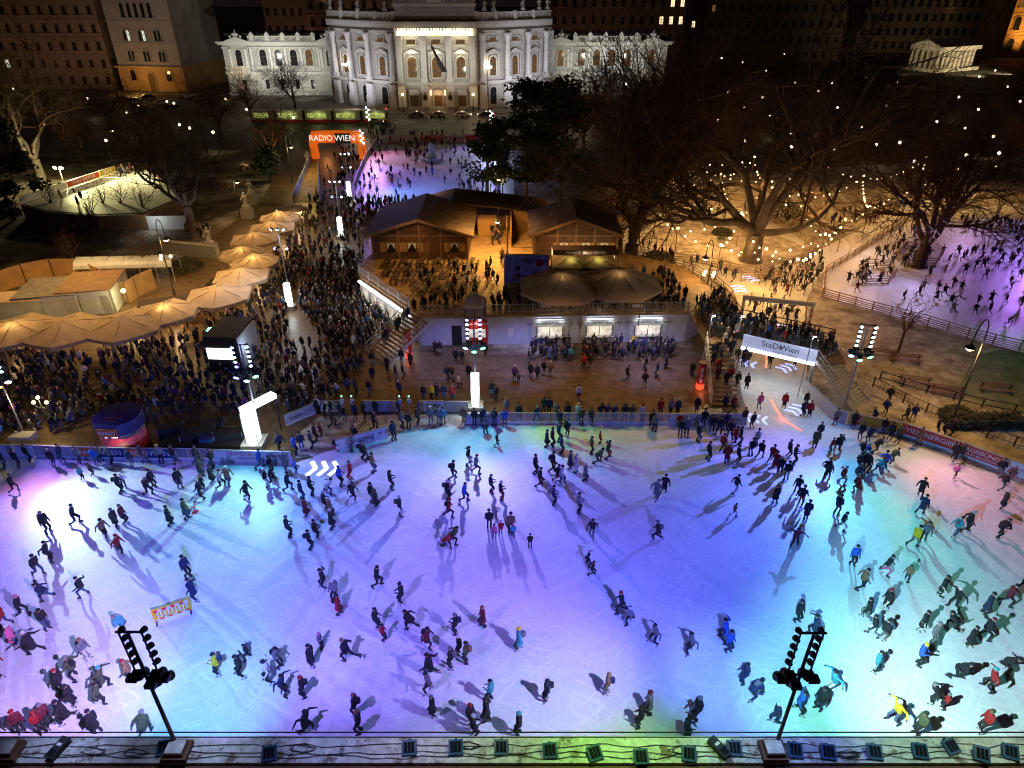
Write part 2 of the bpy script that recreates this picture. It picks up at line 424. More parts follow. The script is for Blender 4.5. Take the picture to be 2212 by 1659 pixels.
def tag(o, label=None, cat=None, group=None, kind=None):
    if label: o['label'] = label
    if cat: o['category'] = cat
    if group: o['group'] = group
    if kind: o['kind'] = kind
    return o
def thing(name, label, cat, loc=(0, 0, 0), rz=0.0, group=None):
    o = bpy.data.objects.new(name, None); COL.objects.link(o)
    o.empty_display_size = 0.3
    o.location = loc; o.rotation_euler = (0, 0, rz)
    return tag(o, label, cat, group)
def cp(o, parent=None, loc=None, rz=None):
    c = o.copy(); COL.objects.link(c); c.parent = parent
    if loc is not None: c.location = loc
    if rz is not None: c.rotation_euler = (0, 0, rz)
    return c
KIDS = {}
def tree_copy(o, parent=None, loc=None, rz=None):
    c = cp(o, parent, loc, rz)
    for k in o.children: tree_copy(k, c)
    return c
def struct(o): o['kind'] = 'structure'; return o
FONT = {}
def text(body, size, loc, rz, m, parent=None, name='lettering', tilt=90, align='CENTER', flat=0.004, shear=0.0):
    cu = bpy.data.curves.new(name, 'FONT')
    cu.body = body; cu.size = size; cu.align_x = align; cu.align_y = 'CENTER'; cu.extrude = flat; cu.shear = shear
    cu.resolution_u = 3
    cu.materials.append(M[m])
    o = bpy.data.objects.new(name, cu); COL.objects.link(o)
    me = bpy.data.meshes.new_from_object(o)
    bpy.data.objects.remove(o); bpy.data.curves.remove(cu)
    o = bpy.data.objects.new(name, me); COL.objects.link(o)
    o.rotation_euler = (R(tilt), 0, rz); o.location = loc
    if parent: o.parent = parent
    return o
def inpoly(p, poly):
    x, y = p[0], p[1]; c = False; n = len(poly)
    for i in range(n):
        a, b = poly[i], poly[(i + 1) % n]
        if (a[1] > y) != (b[1] > y) and x < (b[0] - a[0]) * (y - a[1]) / (b[1] - a[1]) + a[0]: c = not c
    return c
def GP(pts, z=0.0): return [G(x, y, z) for x, y in pts]
# ------------------------------------------------------------------ ground
struct(MB().sheet([(-700, -60), (700, -60), (700, 900), (-700, 900)], -0.02).build('ground', 'park_ground'))
struct(MB().sheet([(-300, 158), (300, 158), (300, 203), (-300, 203)], 0.0).build('road', 'asphalt'))
k = MB()
for (x0, x1) in ((-300, 300),):
    k.box(x0, 203, -0.02, x1, 224, 0.13)
struct(k.build('pavement', 'paving'))
k = MB()
for y in (169.0, 170.45, 175.2, 176.65):
    k.box(-300, y - .05, 0.0, 300, y + .05, 0.012)
struct(k.build('tram_rails', 'steel'))
k = MB()
for y in (179.5, 187, 192.5):
    x = -120
    while x < 120:
        k.box(x, y - .08, 0.002, x + 3, y + .08, 0.006); x += 7
k.box(-31, 182, .002, -30.3, 191, .006); k.bar((-31, 182, .004), (-26, 192, .004), .6, .004)
struct(k.build('road_markings', 'road_paint'))
struct(MB().sheet(GP([(640, 300), (1180, 300), (1110, 330), (1110, 480), (905, 620), (905, 760), (1560, 775), (1560, 915), (1000, 925), (640, 1000), (-300, 1040), (-300, 760), (330, 600), (560, 440)]), 0.004).build('plaza_pavement', 'deck'))
# footpaths and snowy lawns of the park
struct(MB().sheet(GP([(1340, 480), (1470, 430), (1700, 440), (1850, 520), (2260, 470), (2260, 1120), (1960, 960), (1830, 905), (1600, 905), (1560, 775), (1480, 640), (1420, 590)]), 0.0).build('snow_lawn', 'snow_lawn'))
struct(MB().sheet(GP([(2110, 765), (2260, 740), (2260, 900), (2150, 880), (2060, 850)]), 0.004).build('lawn', 'green_lawn'))
struct(MB().sheet(GP([(1440, 385), (2260, 330), (2260, 470), (1850, 520), (1700, 440), (1500, 470)]), 0.004).build('park_lawn', 'snow_lawn'))

# ------------------------------------------------------------------ the theatre
TX, TY = -21.0, 209.0
def arch_pts(w, h, n=8, x=0.0, z=0.0):
    r = w / 2
    return [(x - r, z), (x + r, z)] + [(x + r * math.cos(math.pi * i / n), z + h - r + r * math.sin(math.pi * i / n)) for i in range(n + 1)]
def vprism(mb, pts, y0, y1, m=0):
    """outline in x-z extruded along y"""
    n = len(pts)
    vs = [(p[0], y0, p[1]) for p in pts] + [(p[0], y1, p[1]) for p in pts]
    fs = [tuple(range(n)), tuple(range(2 * n - 1, n - 1, -1))] + [(i, n + i, n + (i + 1) % n, (i + 1) % n) for i in range(n)]
    mb.add(vs, fs, m)
def ring(mb, o, i, y0, y1, m=0):
    n = len(o)
    vs = [(p[0], y0, p[1]) for p in o] + [(p[0], y0, p[1]) for p in i] + [(p[0], y1, p[1]) for p in o] + [(p[0], y1, p[1]) for p in i]
    fs = []
    for a in range(n):
        b = (a + 1) % n
        fs += [(a, b, n + b, n + a), (a, 2 * n + a, 2 * n + b, b), (n + a, n + b, 3 * n + b, 3 * n + a)]
    mb.add(vs, fs, m)
def arch_window(w, h, glass, parent, loc, rz, ped=False, frame='cornice', arched=True):
    mb = MB()
    if arched:
        ring(mb, arch_pts(w + .8, h + .4), arch_pts(w, h), -0.28, 0.02)
    else:
        q = lambda a, b: [(-a / 2, 0), (a / 2, 0), (a / 2, b), (-a / 2, b)]
        ring(mb, q(w + .5, h + .25), q(w, h), -0.2, 0.02)
    mb.box(-w / 2 - .7, -.5, -.35, w / 2 + .7, 0.02, -.02)
    if ped:
        mb.box(-w / 2 - 1.1, -.6, h + .75, w / 2 + 1.1, 0.02, h + 1.05)
        vprism(mb, [(-w / 2 - 1.1, h + 1.06), (w / 2 + 1.1, h + 1.06), (0, h + 2.0)], -.55, 0.02)
        for s in (-1, 1):
            mb.lathe([(.3, -.1), (.24, .2), (.22, h + .3), (.32, h + .74)], (s * (w / 2 + .75), -.45), 8)
    f = mb.build('window', frame, parent, loc=loc, rz=rz)
    p = MB()
    vprism(p, arch_pts(w, h) if arched else [(-w / 2, 0), (w / 2, 0), (w / 2, h), (-w / 2, h)], -0.06, -0.01)
    p.build('pane', glass, f)
    g = MB()
    g.box(-.05, -.12, 0, .05, -.065, h - .1); g.box(-w / 2, -.12, h * .55, w / 2, -.065, h * .55 + .12)
    if w > 1.5:
        for s in (-1, 1): g.box(s * w / 4 - .03, -.11, 0, s * w / 4 + .03, -.066, h * .85)
        g.box(-w / 2, -.11, h * .28, w / 2, -.066, h * .28 + .06)
    g.build('glazing_bar', 'dark_steel', f)
    return f
th = thing('theatre', 'long white floodlit theatre with bowed columned front and glowing frieze', 'theatre', (TX, TY, 0))
def flank_y(dx):
    a = max(0.0, (abs(dx) - 11.3) / 20.7)
    return 2.2 + 12.0 * a ** 1.5
def flank_rz(dx):
    e = .3
    s = (flank_y(abs(dx) + e) - flank_y(abs(dx) - e)) / (2 * e)
    return math.atan(s) * (1 if dx > 0 else -1)
# walls
mb = MB(); mb.box(-11.3, 0.0, 0, 11.3, 26, 21.0); mb.build('wall', 'stone', th)
def arc(off=0.0, side=1, x1=32.0):
    pts = []
    for i in range(13):
        dx = 11.31 + (x1 - 11.31) * i / 12
        pts.append((side * dx, flank_y(dx) + off))
    return pts
for sd in (-1, 1):
    pts = arc(0, sd) + [(sd * 32.0, 30), (sd * 11.31, 30)]
    MB().prism(pts, 0, 21.0).build('wall', 'stone', th)
    # heavy bands following the bow
    for (z0, z1, o) in ((0, 1.2, -.35), (6.6, 7.5, -.55), (19.6, 20.3, -.8), (21.003, 21.9, -1.5), (21.903, 22.6, -1.9)):
        MB().prism(arc(o, sd, 32.6) + [(sd * 32.6, 30 if z0 > 21 else flank_y(32) + .2)] + ([(sd * 11.31, 30)] if z0 > 21 else [(p[0], p[1] + .2) for p in arc(0, sd, 32.0)][::-1]), z0, z1).build('cornice', 'cornice', th)
    # balustrade
    mb = MB(); pa = arc(-.9, sd, 32.2)
    for i in range(12):
        p, q = pa[i], pa[i + 1]
        mb.bar((*p, 24.6), (*q, 24.6), .45, .3); mb.bar((*p, 22.85), (*q, 22.85), .5, .5)
        for k in range(5):
            t = (k + .5) / 5
            mb.box(p[0] + (q[0] - p[0]) * t - .12, p[1] + (q[1] - p[1]) * t - .12, 22.9, p[0] + (q[0] - p[0]) * t + .12, p[1] + (q[1] - p[1]) * t + .12, 24.6)
        if i % 3 == 0: mb.box(p[0] - .5, p[1] - .5, 22.6, p[0] + .5, p[1] + .5, 25.0)
    mb.build('balustrade', 'cornice', th)
    MB().prism(arc(2, sd) + [(sd * 32.0, 34), (sd * 11.31, 34)], 22.61, 24.2).build('roof', 'dark_roof', th)
    # giant columns
    for dx in (12.6, 19.4, 25.2, 30.4):
        y = flank_y(dx); rz = flank_rz(sd * dx)
        mb = MB()
        mb.box(-1.15, -1.3, 0, 1.15, .1, 3.4); mb.box(-1.0, -1.15, 3.4, 1.0, .1, 6.6)
        mb.box(-.85, -1.0, 7.5, .85, .1, 8.6)
        mb.lathe([(.74, 8.6), (.72, 12), (.62, 17.6)], (0, -.35), 10)
        mb.lathe([(.64, 17.6), (.8, 18.3), (1.0, 19.2)], (0, -.35), 8)
        mb.box(-.95, -1.1, 19.2, .95, .1, 19.6)
        mb.build('column', 'lit_column_stone', th, loc=(sd * dx + .55 * math.sin(rz), y - .55 * math.cos(rz), 0), rz=rz)
    for dx, gl in ((15.6, 'warm_glass'), (21.8, 'warm_glass'), (27.4, 'warm_glass')):
        y = flank_y(dx); rz = flank_rz(sd * dx)
        arch_window(1.9, 4.9, gl, th, (sd * dx, y, 8.8), rz, ped=True)
        arch_window(1.9, 4.6, 'window_glass', th, (sd * dx, y, 1.2), rz)
        arch_window(2.1, 1.1, 'warm_glass', th, (sd * dx, y, 17.4), rz, arched=False)
    # end pier of the bow, rusticated
    MB().box(sd * 31.6 - 1.6, flank_y(32) - 1, 0, sd * 31.6 + 1.6, 30, 19.6).build('corner_pier', 'ashlar', th)
# middle bays
for (z0, z1, o) in ((0, 1.0, .5), (6.6, 7.5, .7), (21.003, 21.9, 1.7), (21.903, 22.6, 2.1)):
    MB().box(-11.3 - (.2 if z0 > 20 else 0), -o, z0, 11.3 + (.2 if z0 > 20 else 0), -0.002 if z0 < 20 else 20, z1).build('cornice', 'cornice', th)
for i, dx in enumerate((-10.1, -3.5, 3.5, 10.1)):
    mb = MB()
    mb.box(-1.1, -1.6, 1.0, 1.1, -.003, 6.6); mb.box(-.95, -1.2, 7.5, .95, -.003, 8.6)
    mb.box(-.78, -.95, 8.6, .78, -.003, 17.6)
    mb.box(-.85, -1.05, 17.6, .85, -.003, 18.2); mb.box(-1.0, -1.25, 18.2, 1.0, -.003, 19.2)
    mb.build('column', 'lit_column_stone', th, loc=(dx, 0, 0))
# glowing frieze under the cornice
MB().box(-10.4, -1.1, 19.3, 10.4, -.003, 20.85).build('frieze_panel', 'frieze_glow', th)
mb = MB()
for i in range(24):
    x = -10.2 + i * 20.4 / 23
    mb.box(x - .12, -1.6, 20.3, x + .12, -1.102, 20.95)
mb.build('bracket_row', 'cornice', th)
for dx in (-6.8, 0, 6.8):
    arch_window(2.5, 5.2, 'warm_glass', th, (dx, 0, 8.7), 0, ped=True)
    arch_window(2.5, 1.2, 'warm_glass', th, (dx, 0, 17.0), 0, arched=False)
    d = MB(); ring(d, arch_pts(3.1, 5.6), arch_pts(2.4, 5.2), -.35, 0); f = d.build('door', 'cornice', th, loc=(dx, 0, 0.2))
    MB().box(-1.2, -.08, 0, 1.2, -.02, 3.6).build('door_leaf', 'ply_dark', f)
    e = MB(); vprism(e, [(1.2 * math.cos(a * math.pi / 8), 4.0 + 1.15 * math.sin(a * math.pi / 8)) for a in range(9)], -.08, -.02); e.build('fanlight', 'warm_glass', f)
    b = MB().box(-1.35, -.5, 0, 1.35, -.42, 1.3).build('banner', 'white_board', th, loc=(dx, 0, 4.1))
    if dx == 0:
        for s in (-1, 1):
            MB().box(-.22, -.6, 4.0, .22, -.2, 5.4).build('wall_lantern', 'bright_window', th, loc=(s * 2.0, 0, 0))
for dx in (-3.5, 3.5):
    mb = MB(); mb.lathe([(.75, 0), (.8, .1), (.6, .25)], n=12)
    o = MB(); o.ball((0, -1.72, 3.6), .62, 10, sq=(1, .3, 1.3)); o.box(-.12, -1.85, 4.3, .12, -1.65, 5.0); o.build('wall_wreath', 'dark_steel', th, loc=(dx, 0, 0))
# attic storey
MB().box(-10.9, 1.0, 22.61, 10.9, 22, 26.2).build('attic_wall', 'stone', th)
MB().box(-10.2, .8, 23.0, 10.2, .998, 25.7).build('relief_panel', 'stone_relief', th)
MB().box(-11.3, .4, 26.201, 11.3, 22, 26.8).build('cornice', 'cornice', th)
mb = MB(); mb.box(-11.0, .7, 26.801, 11.0, 1.3, 27.1); mb.box(-11.0, .7, 28.6, 11.0, 1.3, 28.9); mb.box(-1.9, .6, 27.1, 1.9, 1.2, 28.6)
for i in range(44):
    x = -10.8 + i * 21.6 / 43
    if abs(x) > 2: mb.box(x - .14, .85, 27.1, x + .14, 1.15, 28.6)
mb.build('balustrade', 'cornice', th)
MB().box(-10.5, 3, 26.81, 10.5, 24, 29).build('roof', 'dark_roof', th)
# black mourning flag over the middle bay
fl = MB()
fl.tube([(.2, -1.2, 15.6), (-1.0, -3.4, 17.2)], .08, 6)
vs = []; n = 9
for i in range(n):
    t = i / (n - 1)
    for s in (-1, 1):
        vs.append((-.9 + t * 3.2 + s * (.25 + .55 * t), -3.2 + .9 * t + .2 * math.sin(t * 9 + s), 16.9 - 6.6 * t))
fl.add(vs, [(2 * i, 2 * i + 1, 2 * i + 3, 2 * i + 2) for i in range(n - 1)])
fo = fl.build('flag', 'flag_cloth', th)
sm = fo.modifiers.new('s', 'SOLIDIFY'); sm.thickness = .08
# roof statues
def figure_bm(mb, x, y, z, s=1.0, seed=0):
    rr = random.Random(seed)
    mb.box(x - .5 * s, y - .5 * s, z, x + .5 * s, y + .5 * s, z + .5 * s)
    mb.lathe([(.42 * s, z + .5 * s), (.30 * s, z + 1.3 * s), (.36 * s, z + 1.9 * s), (.14 * s, z + 2.15 * s)], (x, y), 8)
    mb.ball((x, y, z + 2.35 * s), .19 * s, 6)
    a = rr.uniform(-.9, .9)
    mb.tube([(x + .3 * s, y, z + 1.85 * s), (x + .75 * s, y - .2, z + (1.85 + a) * s)], .1 * s, 5)
    mb.tube([(x - .3 * s, y, z + 1.85 * s), (x - .6 * s, y - .2, z + (1.3 - .3 * a) * s)], .1 * s, 5)
for i, dx in enumerate((-30.5, -27, -21.5, -13.5, 13.5, 16, 24, 28.6, 31)):
    mb = MB(); figure_bm(mb, 0, 0, 0, 1.15, i); mb.build('statue', 'stone_relief', th, loc=(dx, flank_y(dx) - .7, 25.0))
# the two wings
for sd in (-1, 1):
    a, b = 33.2, 69.6
    wx = lambda x: sd * x
    def wbox(mb, x0, y0, z0, x1, y1, z1):
        mb.box(min(sd * x0, sd * x1), y0, z0, max(sd * x0, sd * x1), y1, z1)
    mb = MB(); wbox(mb, a, 28, 0, b, 44, 14.6); mb.build('wall', 'stone', th)
    mb = MB(); wbox(mb, a, 27.2, 0, b + .4, 27.998, 1.0); mb.build('plinth', 'ashlar', th)
    for (z0, z1, o) in ((6.3, 7.0, .5), (7.9, 8.3, .35), (13.6, 14.0, .35), (14.601, 15.1, 1.0), (15.101, 15.6, 1.4)):
        mb = MB(); wbox(mb, a, 28 - o, z0, b + (o if z0 > 14.5 else .2), 27.998 if z0 < 14.5 else 44 + o, z1); mb.build('cornice', 'cornice', th)
    # end bays step forward under small pediments
    for xx in (36.2, 64.6):
        mb = MB(); wbox(mb, xx - 3.2, 27.3, 7.0, xx + 3.2, 27.996, 14.6); mb.build('end_bay', 'stone', th)
        mb = MB(); vprism(mb, [(-3.9, 15.62), (3.9, 15.62), (0, 17.0)], 26.5, 27.9); mb.ball((0, 27.0, 17.5), .7, 7, sq=(1.6, .7, 1)); mb.ball((-1.6, 27, 17.0), .45, 6); mb.ball((1.6, 27, 17.0), .45, 6)
        mb.tube([(0, 27, 17.8), (.2, 27, 18.9)], [.25, .1], 6)
        mb.build('pediment', 'cornice', th, loc=(sd * xx, 0, 0))
    mb = MB()
    wbox(mb, 40, 27.0, 15.61, 61, 27.5, 15.9); wbox(mb, 40, 27.0, 16.9, 61, 27.5, 17.15)
    for i in range(60):
        x = 40.2 + i * 20.6 / 59; mb.box(sd * x - .09, 27.1, 15.9, sd * x + .09, 27.4, 16.9)
    for xx in (45.2, 50.0, 54.8, 59.6, 40.6):
        wbox(mb, xx - .6, 26.9, 15.61, xx + .6, 27.6, 17.3)
        vprism(mb, [(sd * xx - .9, 17.31), (sd * xx + .9, 17.31), (sd * xx, 18.3)], 27.0, 27.5)
    mb.build('balustrade', 'cornice', th)
    mb = MB(); wbox(mb, a, 30, 15.61, b - .5, 43, 17.6); mb.build('roof', 'dark_roof', th)
    wins = [36.2, 42.8, 47.6, 52.4, 57.2, 64.6]
    for i, xx in enumerate(wins):
        end = i in (0, 5)
        y = 27.3 if end else 28
        arch_window(2.1 if not end else 1.9, 4.6, 'window_glass' if (sd < 0 and i != 1) else 'warm_glass', th, (sd * xx, y, 8.7), 0)
        if not (sd > 0 and i == 0 or sd < 0 and i == 0):
            arch_window(1.2, 2.7, 'window_glass', th, (sd * xx, 28, 1.9), 0, arched=False)
        else:
            d = MB(); ring(d, arch_pts(3.4, 5.6), arch_pts(2.7, 5.2), -.4, 0); f = d.build('door', 'cornice', th, loc=(sd * 35.6, 28, 0.1))
            e = MB(); vprism(e, arch_pts(2.7, 5.2), -.08, -.02); e.build('pane', 'warm_glass' if sd < 0 else 'window_glass', f)
    for xx in (39.6, 45.2, 50.0, 54.8, 60.8, 33.9, 38.6, 62.2, 67.1):
        y = 27.3 if xx in (33.9, 38.6, 62.2, 67.1) else 28
        mb = MB(); mb.box(-.35, y - .32, 8.31, .35, y - .002, 13.59); mb.box(-.45, y - .42, 12.9, .45, y - .003, 13.58)
        mb.build('pilaster', 'lit_column_stone', th, loc=(sd * xx, 0, 0))
# ------------------------------------------------------------------ theatre floodlighting and street lamps in front
warm_white = (0.92, 0.93, 0.82)
for dx, p in ((-60, 1), (-46, 1), (46, 1), (60, .75)):
    lamp('SPOT', (TX + dx, TY + 12, 1.2), 7500 * p, warm_white, (TX + dx, TY + 28, 12.5), 92, .9, .3)
    lamp('SPOT', (TX + dx, TY + 2, 9.0), 10500 * p, warm_white, (TX + dx, TY + 28, 9.5), 82, .9, .3)
for s in (-1, 1):
    for (dx, dy, tx, pw) in ((13, -13, 27, 9500), (39, -6, 26, 9500), (25, -14, 20, 6000)):
        lamp('SPOT', (TX + s * dx, TY + dy, 2.5), pw, (0.86, 0.87, 0.98), (TX + s * tx, TY + 7, 13.0), 70, .8, .2)
lamp('SPOT', (TX, TY - 34, 9), 5500, (.75, .72, .85), (TX, TY + 1, 25.5), 60, .9, .4)
for dx in (-50, -20, 12, 40): lamp('POINT', (TX + dx, TY - 14, 8), 900, (1, .66, .34), size=.3)  # added points without fixtures, brightening tram and taxis
lamp('SPOT', (TX - 7, TY - 16, 9.0), 5200, warm_white, (TX - 5, TY, 12), 60, .8, .3)
lamp('SPOT', (TX + 7, TY - 16, 9.0), 5200, warm_white, (TX + 5, TY, 12), 60, .8, .3)
for dx in (-6.8, 0, 6.8):
    lamp('POINT', (TX + dx, TY - 1.6, 15.0), 150, (1, .86, .6), size=.2)
lamp('POINT', (TX, TY - 2.6, 4.2), 160, (1, .6, .25), size=.2)
lamp('POINT', (TX - 7, TY - 2.6, 18.9), 200, (1, .85, .55), size=.3)
lamp('POINT', (TX + 7, TY - 2.6, 18.9), 200, (1, .85, .55), size=.3)
lamp('POINT', (TX - 66, TY + 25, 6.2), 260, (1, .6, .25), size=.2)
lamp('POINT', (TX + 66, TY + 25, 6.2), 300, (1, .6, .25), size=.2)

def globe_lamp(name, label, loc, h, n=1, r=.3, bulb='street_bulb', group=None, light=0, col=(1, .75, .4), arm=1.0):
    t = thing(name, label, 'street lamp', loc, 0, group)
    mb = MB(); mb.lathe([(.22, 0), (.16, .5), (.09, .9), (.07, h)], n=8)
    if n > 1:
        for i in range(n):
            a = 2 * math.pi * i / n
            mb.tube([(0, 0, h - 1.0), (math.cos(a) * arm, math.sin(a) * arm, h - .6), (math.cos(a) * arm, math.sin(a) * arm, h - .3)], .05, 5)
    mb.build('pole', 'dark_steel', t)
    for i in range(n):
        a = 2 * math.pi * i / n
        c = (math.cos(a) * arm, math.sin(a) * arm, h) if n > 1 else (0, 0, h + r)
        MB().ball(c, r, 8).build('globe', bulb, t, smooth=True)
    if light: lamp('POINT', (loc[0], loc[1], loc[2] + h + r + .1), light, col, size=r)
    return t
for (x, y, lab) in ((872, 243, 'yellow lantern on a dark post beside the left theatre door'), (1023, 243, 'yellow lantern on a dark post beside the right theatre door')):
    g = G(x, y); globe_lamp('lantern_post', lab, (g.x, g.y, .13), 4.2, 1, .38, light=260)
for (x, y, lab) in ((759, 228, 'tall street lamp with white globes before the left bow of the theatre'), (1054, 236, 'tall street lamp with white globes before the right bow of the theatre')):
    g = G(x, y); globe_lamp('street_lamp', lab, (g.x, g.y, .13), 11, 4, .4, light=500, col=(1, .85, .6))

# ------------------------------------------------------------------ other buildings
def block(name, label, x0, x1, yf, dep, h, wall, rows, cols, win=(1.3, 2.4), lit=(), glass='window_glass', roof=2.2, arched=False, rz=0, skip0=0, cat='building'):
    """a plain town block: walls, cornice bands, roof and each window; x0..x1 along the front"""
    c = ((x0 + x1) / 2, yf, 0); wd = x1 - x0
    t = thing(name, label, cat, c, rz)
    MB().box(-wd / 2, 0, 0, wd / 2, dep, h).build('wall', wall, t)
    MB().box(-wd / 2 - .5, -.7, h + .002, wd / 2 + .5, dep + .5, h + .8).build('cornice', wall, t)
    mb = MB(); mb.add([(-wd / 2, -.2, h + .81), (wd / 2, -.2, h + .81), (wd / 2, dep, h + .81), (-wd / 2, dep, h + .81), (-wd / 2 + 1, dep / 2 - 1, h + .8 + roof), (wd / 2 - 1, dep / 2 - 1, h + .8 + roof), (wd / 2 - 1, dep / 2 + 1, h + .8 + roof), (-wd / 2 + 1, dep / 2 + 1, h + .8 + roof)],
                      [(0, 3, 2, 1), (4, 5, 6, 7), (0, 1, 5, 4), (1, 2, 6, 5), (2, 3, 7, 6), (3, 0, 4, 7)])
    mb.build('roof', 'dark_roof', t)
    fh = h / rows
    proto = {}
    for r_ in range(skip0, rows):
        for c_ in range(cols):
            g = 'bright_window' if (r_, c_) in lit else glass
            if isinstance(lit, dict) and (r_, c_) in lit: g = lit[(r_, c_)]
            loc = (-wd / 2 + wd * (c_ + .5) / cols, 0, r_ * fh + fh * .28)
            if g not in proto: proto[g] = arch_window(win[0], win[1], g, t, loc, 0, frame=wall, arched=arched)
            else: tree_copy(proto[g], t, loc)
        if r_: MB().box(-wd / 2 - .15, -.25, r_ * fh - .1, wd / 2 + .15, -.002, r_ * fh + .15).build('string_course', wall, t)
    return t
# pale palazzo at the head of the left street
pz = thing('palazzo', 'tall pale corner building with round-arched windows and an orange-lit portal', 'building', (-119, 246, 0), R(-10))
MB().box(-11.5, 0, 7.6, 11.5, 26, 31).build('wall', 'plaster', pz)
MB().box(-11.8, -.3, 0, 11.8, 25.7, 7.0).build('base_storey', 'plaster_ochre', pz)
MB().box(-12.0, -1.3, 7.0, 12.0, 25.9, 7.6).build('balcony', 'plaster_ochre', pz)
MB().box(-12.3, -1, 31.0, 12.3, 27, 31.9).build('cornice', 'plaster', pz)
for z in (14.2, 20.6): MB().box(-11.7, -.2, z, 11.7, -.002, z + .25).build('string_course', 'plaster', pz)
for x in (-4.8, -2.4, 0, 2.4, 4.8): arch_window(1.3, 4.2, 'window_glass', pz, (x, 0, 21.6), 0, frame='plaster')
for z in (15.0, 9.0):
    for x in (-5.5, 0, 5.5):
        for s in (-.65, .65): arch_window(.95, 3.0, 'cool_window' if (z > 10 and x < 1 and s > 0) else 'window_glass', pz, (x + s, 0, z), 0, frame='plaster')
for x in (-6.5, 6.5): arch_window(2.0, 3.2, 'window_glass', pz, (x, -.3, 3.2), 0, frame='plaster_ochre')
d = MB(); ring(d, arch_pts(3.0, 6.0), arch_pts(2.3, 5.6), -.4, 0); dd = d.build('door', 'plaster_ochre', pz, loc=(0, -.3, 0))
e = MB(); vprism(e, arch_pts(2.3, 5.6), -.08, -.02); e.build('door_leaf', 'ply_dark', dd)
lamp('POINT', (-121, 236, 4.5), 1500, (1, .55, .16), size=.4)
lamp('SPOT', (-108, 205, 14), 10000, (1, .8, .62), (-119, 246, 20), 60, .9, .5)
block('apartment_block', 'dark brown town block left of the pale palazzo behind the bare trees', -190, -134, 250, 30, 26, 'plaster_brown', 5, 14, lit={(1, 3): 'cool_window', (2, 4): 'bright_window', (1, 5): 'cool_window', (3, 2): 'bright_window'}, glass='window_glass')
block('street_block', 'long dark street front right of the palazzo with two lit upper windows', -96, -58, 300, 40, 36, 'plaster_brown', 6, 12, lit={(4, 0): 'bright_window', (5, 0): 'cool_window', (5, 1): 'cool_window'})
block('town_block', 'brown block behind the left theatre wing with uplit columns', -72, -20, 272, 30, 32, 'plaster_brown', 6, 14, lit={(5, 4): 'bright_window', (5, 5): 'bright_window', (5, 10): 'bright_window', (5, 11): 'bright_window'})
lamp('SPOT', (-66, 269, 24), 500, (1, .7, .3), (-66, 272, 30), 100, .9, .3)
lamp('SPOT', (-38, 269, 24), 500, (1, .7, .3), (-38, 272, 30), 100, .9, .3)
block('office_block', 'dark block behind the right theatre wing with three small lit top windows', 10, 62, 276, 30, 33, 'plaster_brown', 6, 15, lit={(5, 4): 'cool_window', (5, 5): 'cool_window', (5, 8): 'cool_window', (4, 13): 'bright_window', (4, 14): 'bright_window', (3, 13): 'bright_window', (3, 14): 'bright_window', (3, 12): 'bright_window'})
block('long_block', 'dark long building beyond the park trees with a few dim windows', 64, 150, 330, 30, 30, 'plaster_brown', 5, 22, lit={(4, 9): 'warm_glass', (4, 10): 'warm_glass', (2, 3): 'bright_window', (3, 5): 'warm_glass'})
block('museum_block', 'black building beyond the temple with a row of square lit windows', 168, 242, 372, 30, 30, 'plaster_brown', 5, 18, win=(2.0, 3.2), lit={(3, 14): 'bright_window', (3, 15): 'bright_window', (3, 16): 'bright_window', (2, 14): 'bright_window', (2, 16): 'bright_window', (1, 15): 'cool_window'})
ob = block('palace', 'amber floodlit palace with arched windows at the far upper right', 226, 330, 350, 40, 27, 'plaster_ochre', 3, 16, win=(3.0, 5.4), lit={(2, c): 'warm_glass' for c in range(16)}, arched=True)
for x in (235, 252, 270, 290): lamp('SPOT', (x, 336, 3), 26000, (1, .5, .12), (x, 350, 18), 100, .9, .4)
for (x, y, tx, ty, tz, pw) in ((-165, 225, -165, 250, 12, 9000), (-80, 262, -80, 300, 16, 14000), (-50, 256, -50, 272, 26, 9000), (25, 255, 25, 276, 28, 4500), (50, 255, 50, 276, 22, 1800), (-140, 230, -140, 250, 12, 5000)):
    lamp('SPOT', (x, y, 7), pw * .38, (1, .60, .38), (tx, ty, tz), 120, .9, .4)  # added unseen spots lifting the dark town fronts
# temple
tp = thing('temple', 'small pale greek temple with columns and pediment lit in the dark park', 'temple', (164, 300, 0), R(-64))
MB().box(-7.5, -1, 0, 7.5, 25, 1.2).build('stepped_base', 'temple_stone', tp)
MB().box(-4.8, 3.5, 1.2, 4.8, 21, 7.6).build('wall', 'temple_stone', tp)
MB().box(-6.8, -.2, 7.6, 6.8, 24.2, 9.0).build('entablature', 'temple_stone', tp)
mb = MB(); mb.add([(-7.2, -.6, 9.01), (7.2, -.6, 9.01), (0, -.6, 11.4), (-7.2, 24.6, 9.01), (7.2, 24.6, 9.01), (0, 24.6, 11.4)], [(0, 1, 2), (5, 4, 3), (0, 2, 5, 3), (1, 4, 5, 2), (0, 3, 4, 1)])
mb.build('pediment', 'temple_stone', tp)
cpro = None
for (x, y) in [(-5.9 + i * 2.36, .6) for i in range(6)] + [(s * 5.9, .6 + j * 2.6) for s in (-1, 1) for j in range(1, 9)] + [(-5.9 + i * 2.36, 23.4) for i in range(1, 5)]:
    if cpro is None: cpro = MB().lathe([(.62, 1.2), (.5, 6.9), (.75, 7.2), (.75, 7.6)], n=10).build('column', 'temple_stone', tp, loc=(x, y, 0), smooth=False)
    else: cp(cpro, tp, (x, y, 0))
lamp('SPOT', (146, 284, 1.5), 9000, (1, .85, .55), (162, 298, 6), 80, .9, .4)
lamp('SPOT', (178, 278, 1.5), 16000, (1, .85, .55), (174, 300, 6), 90, .9, .4)
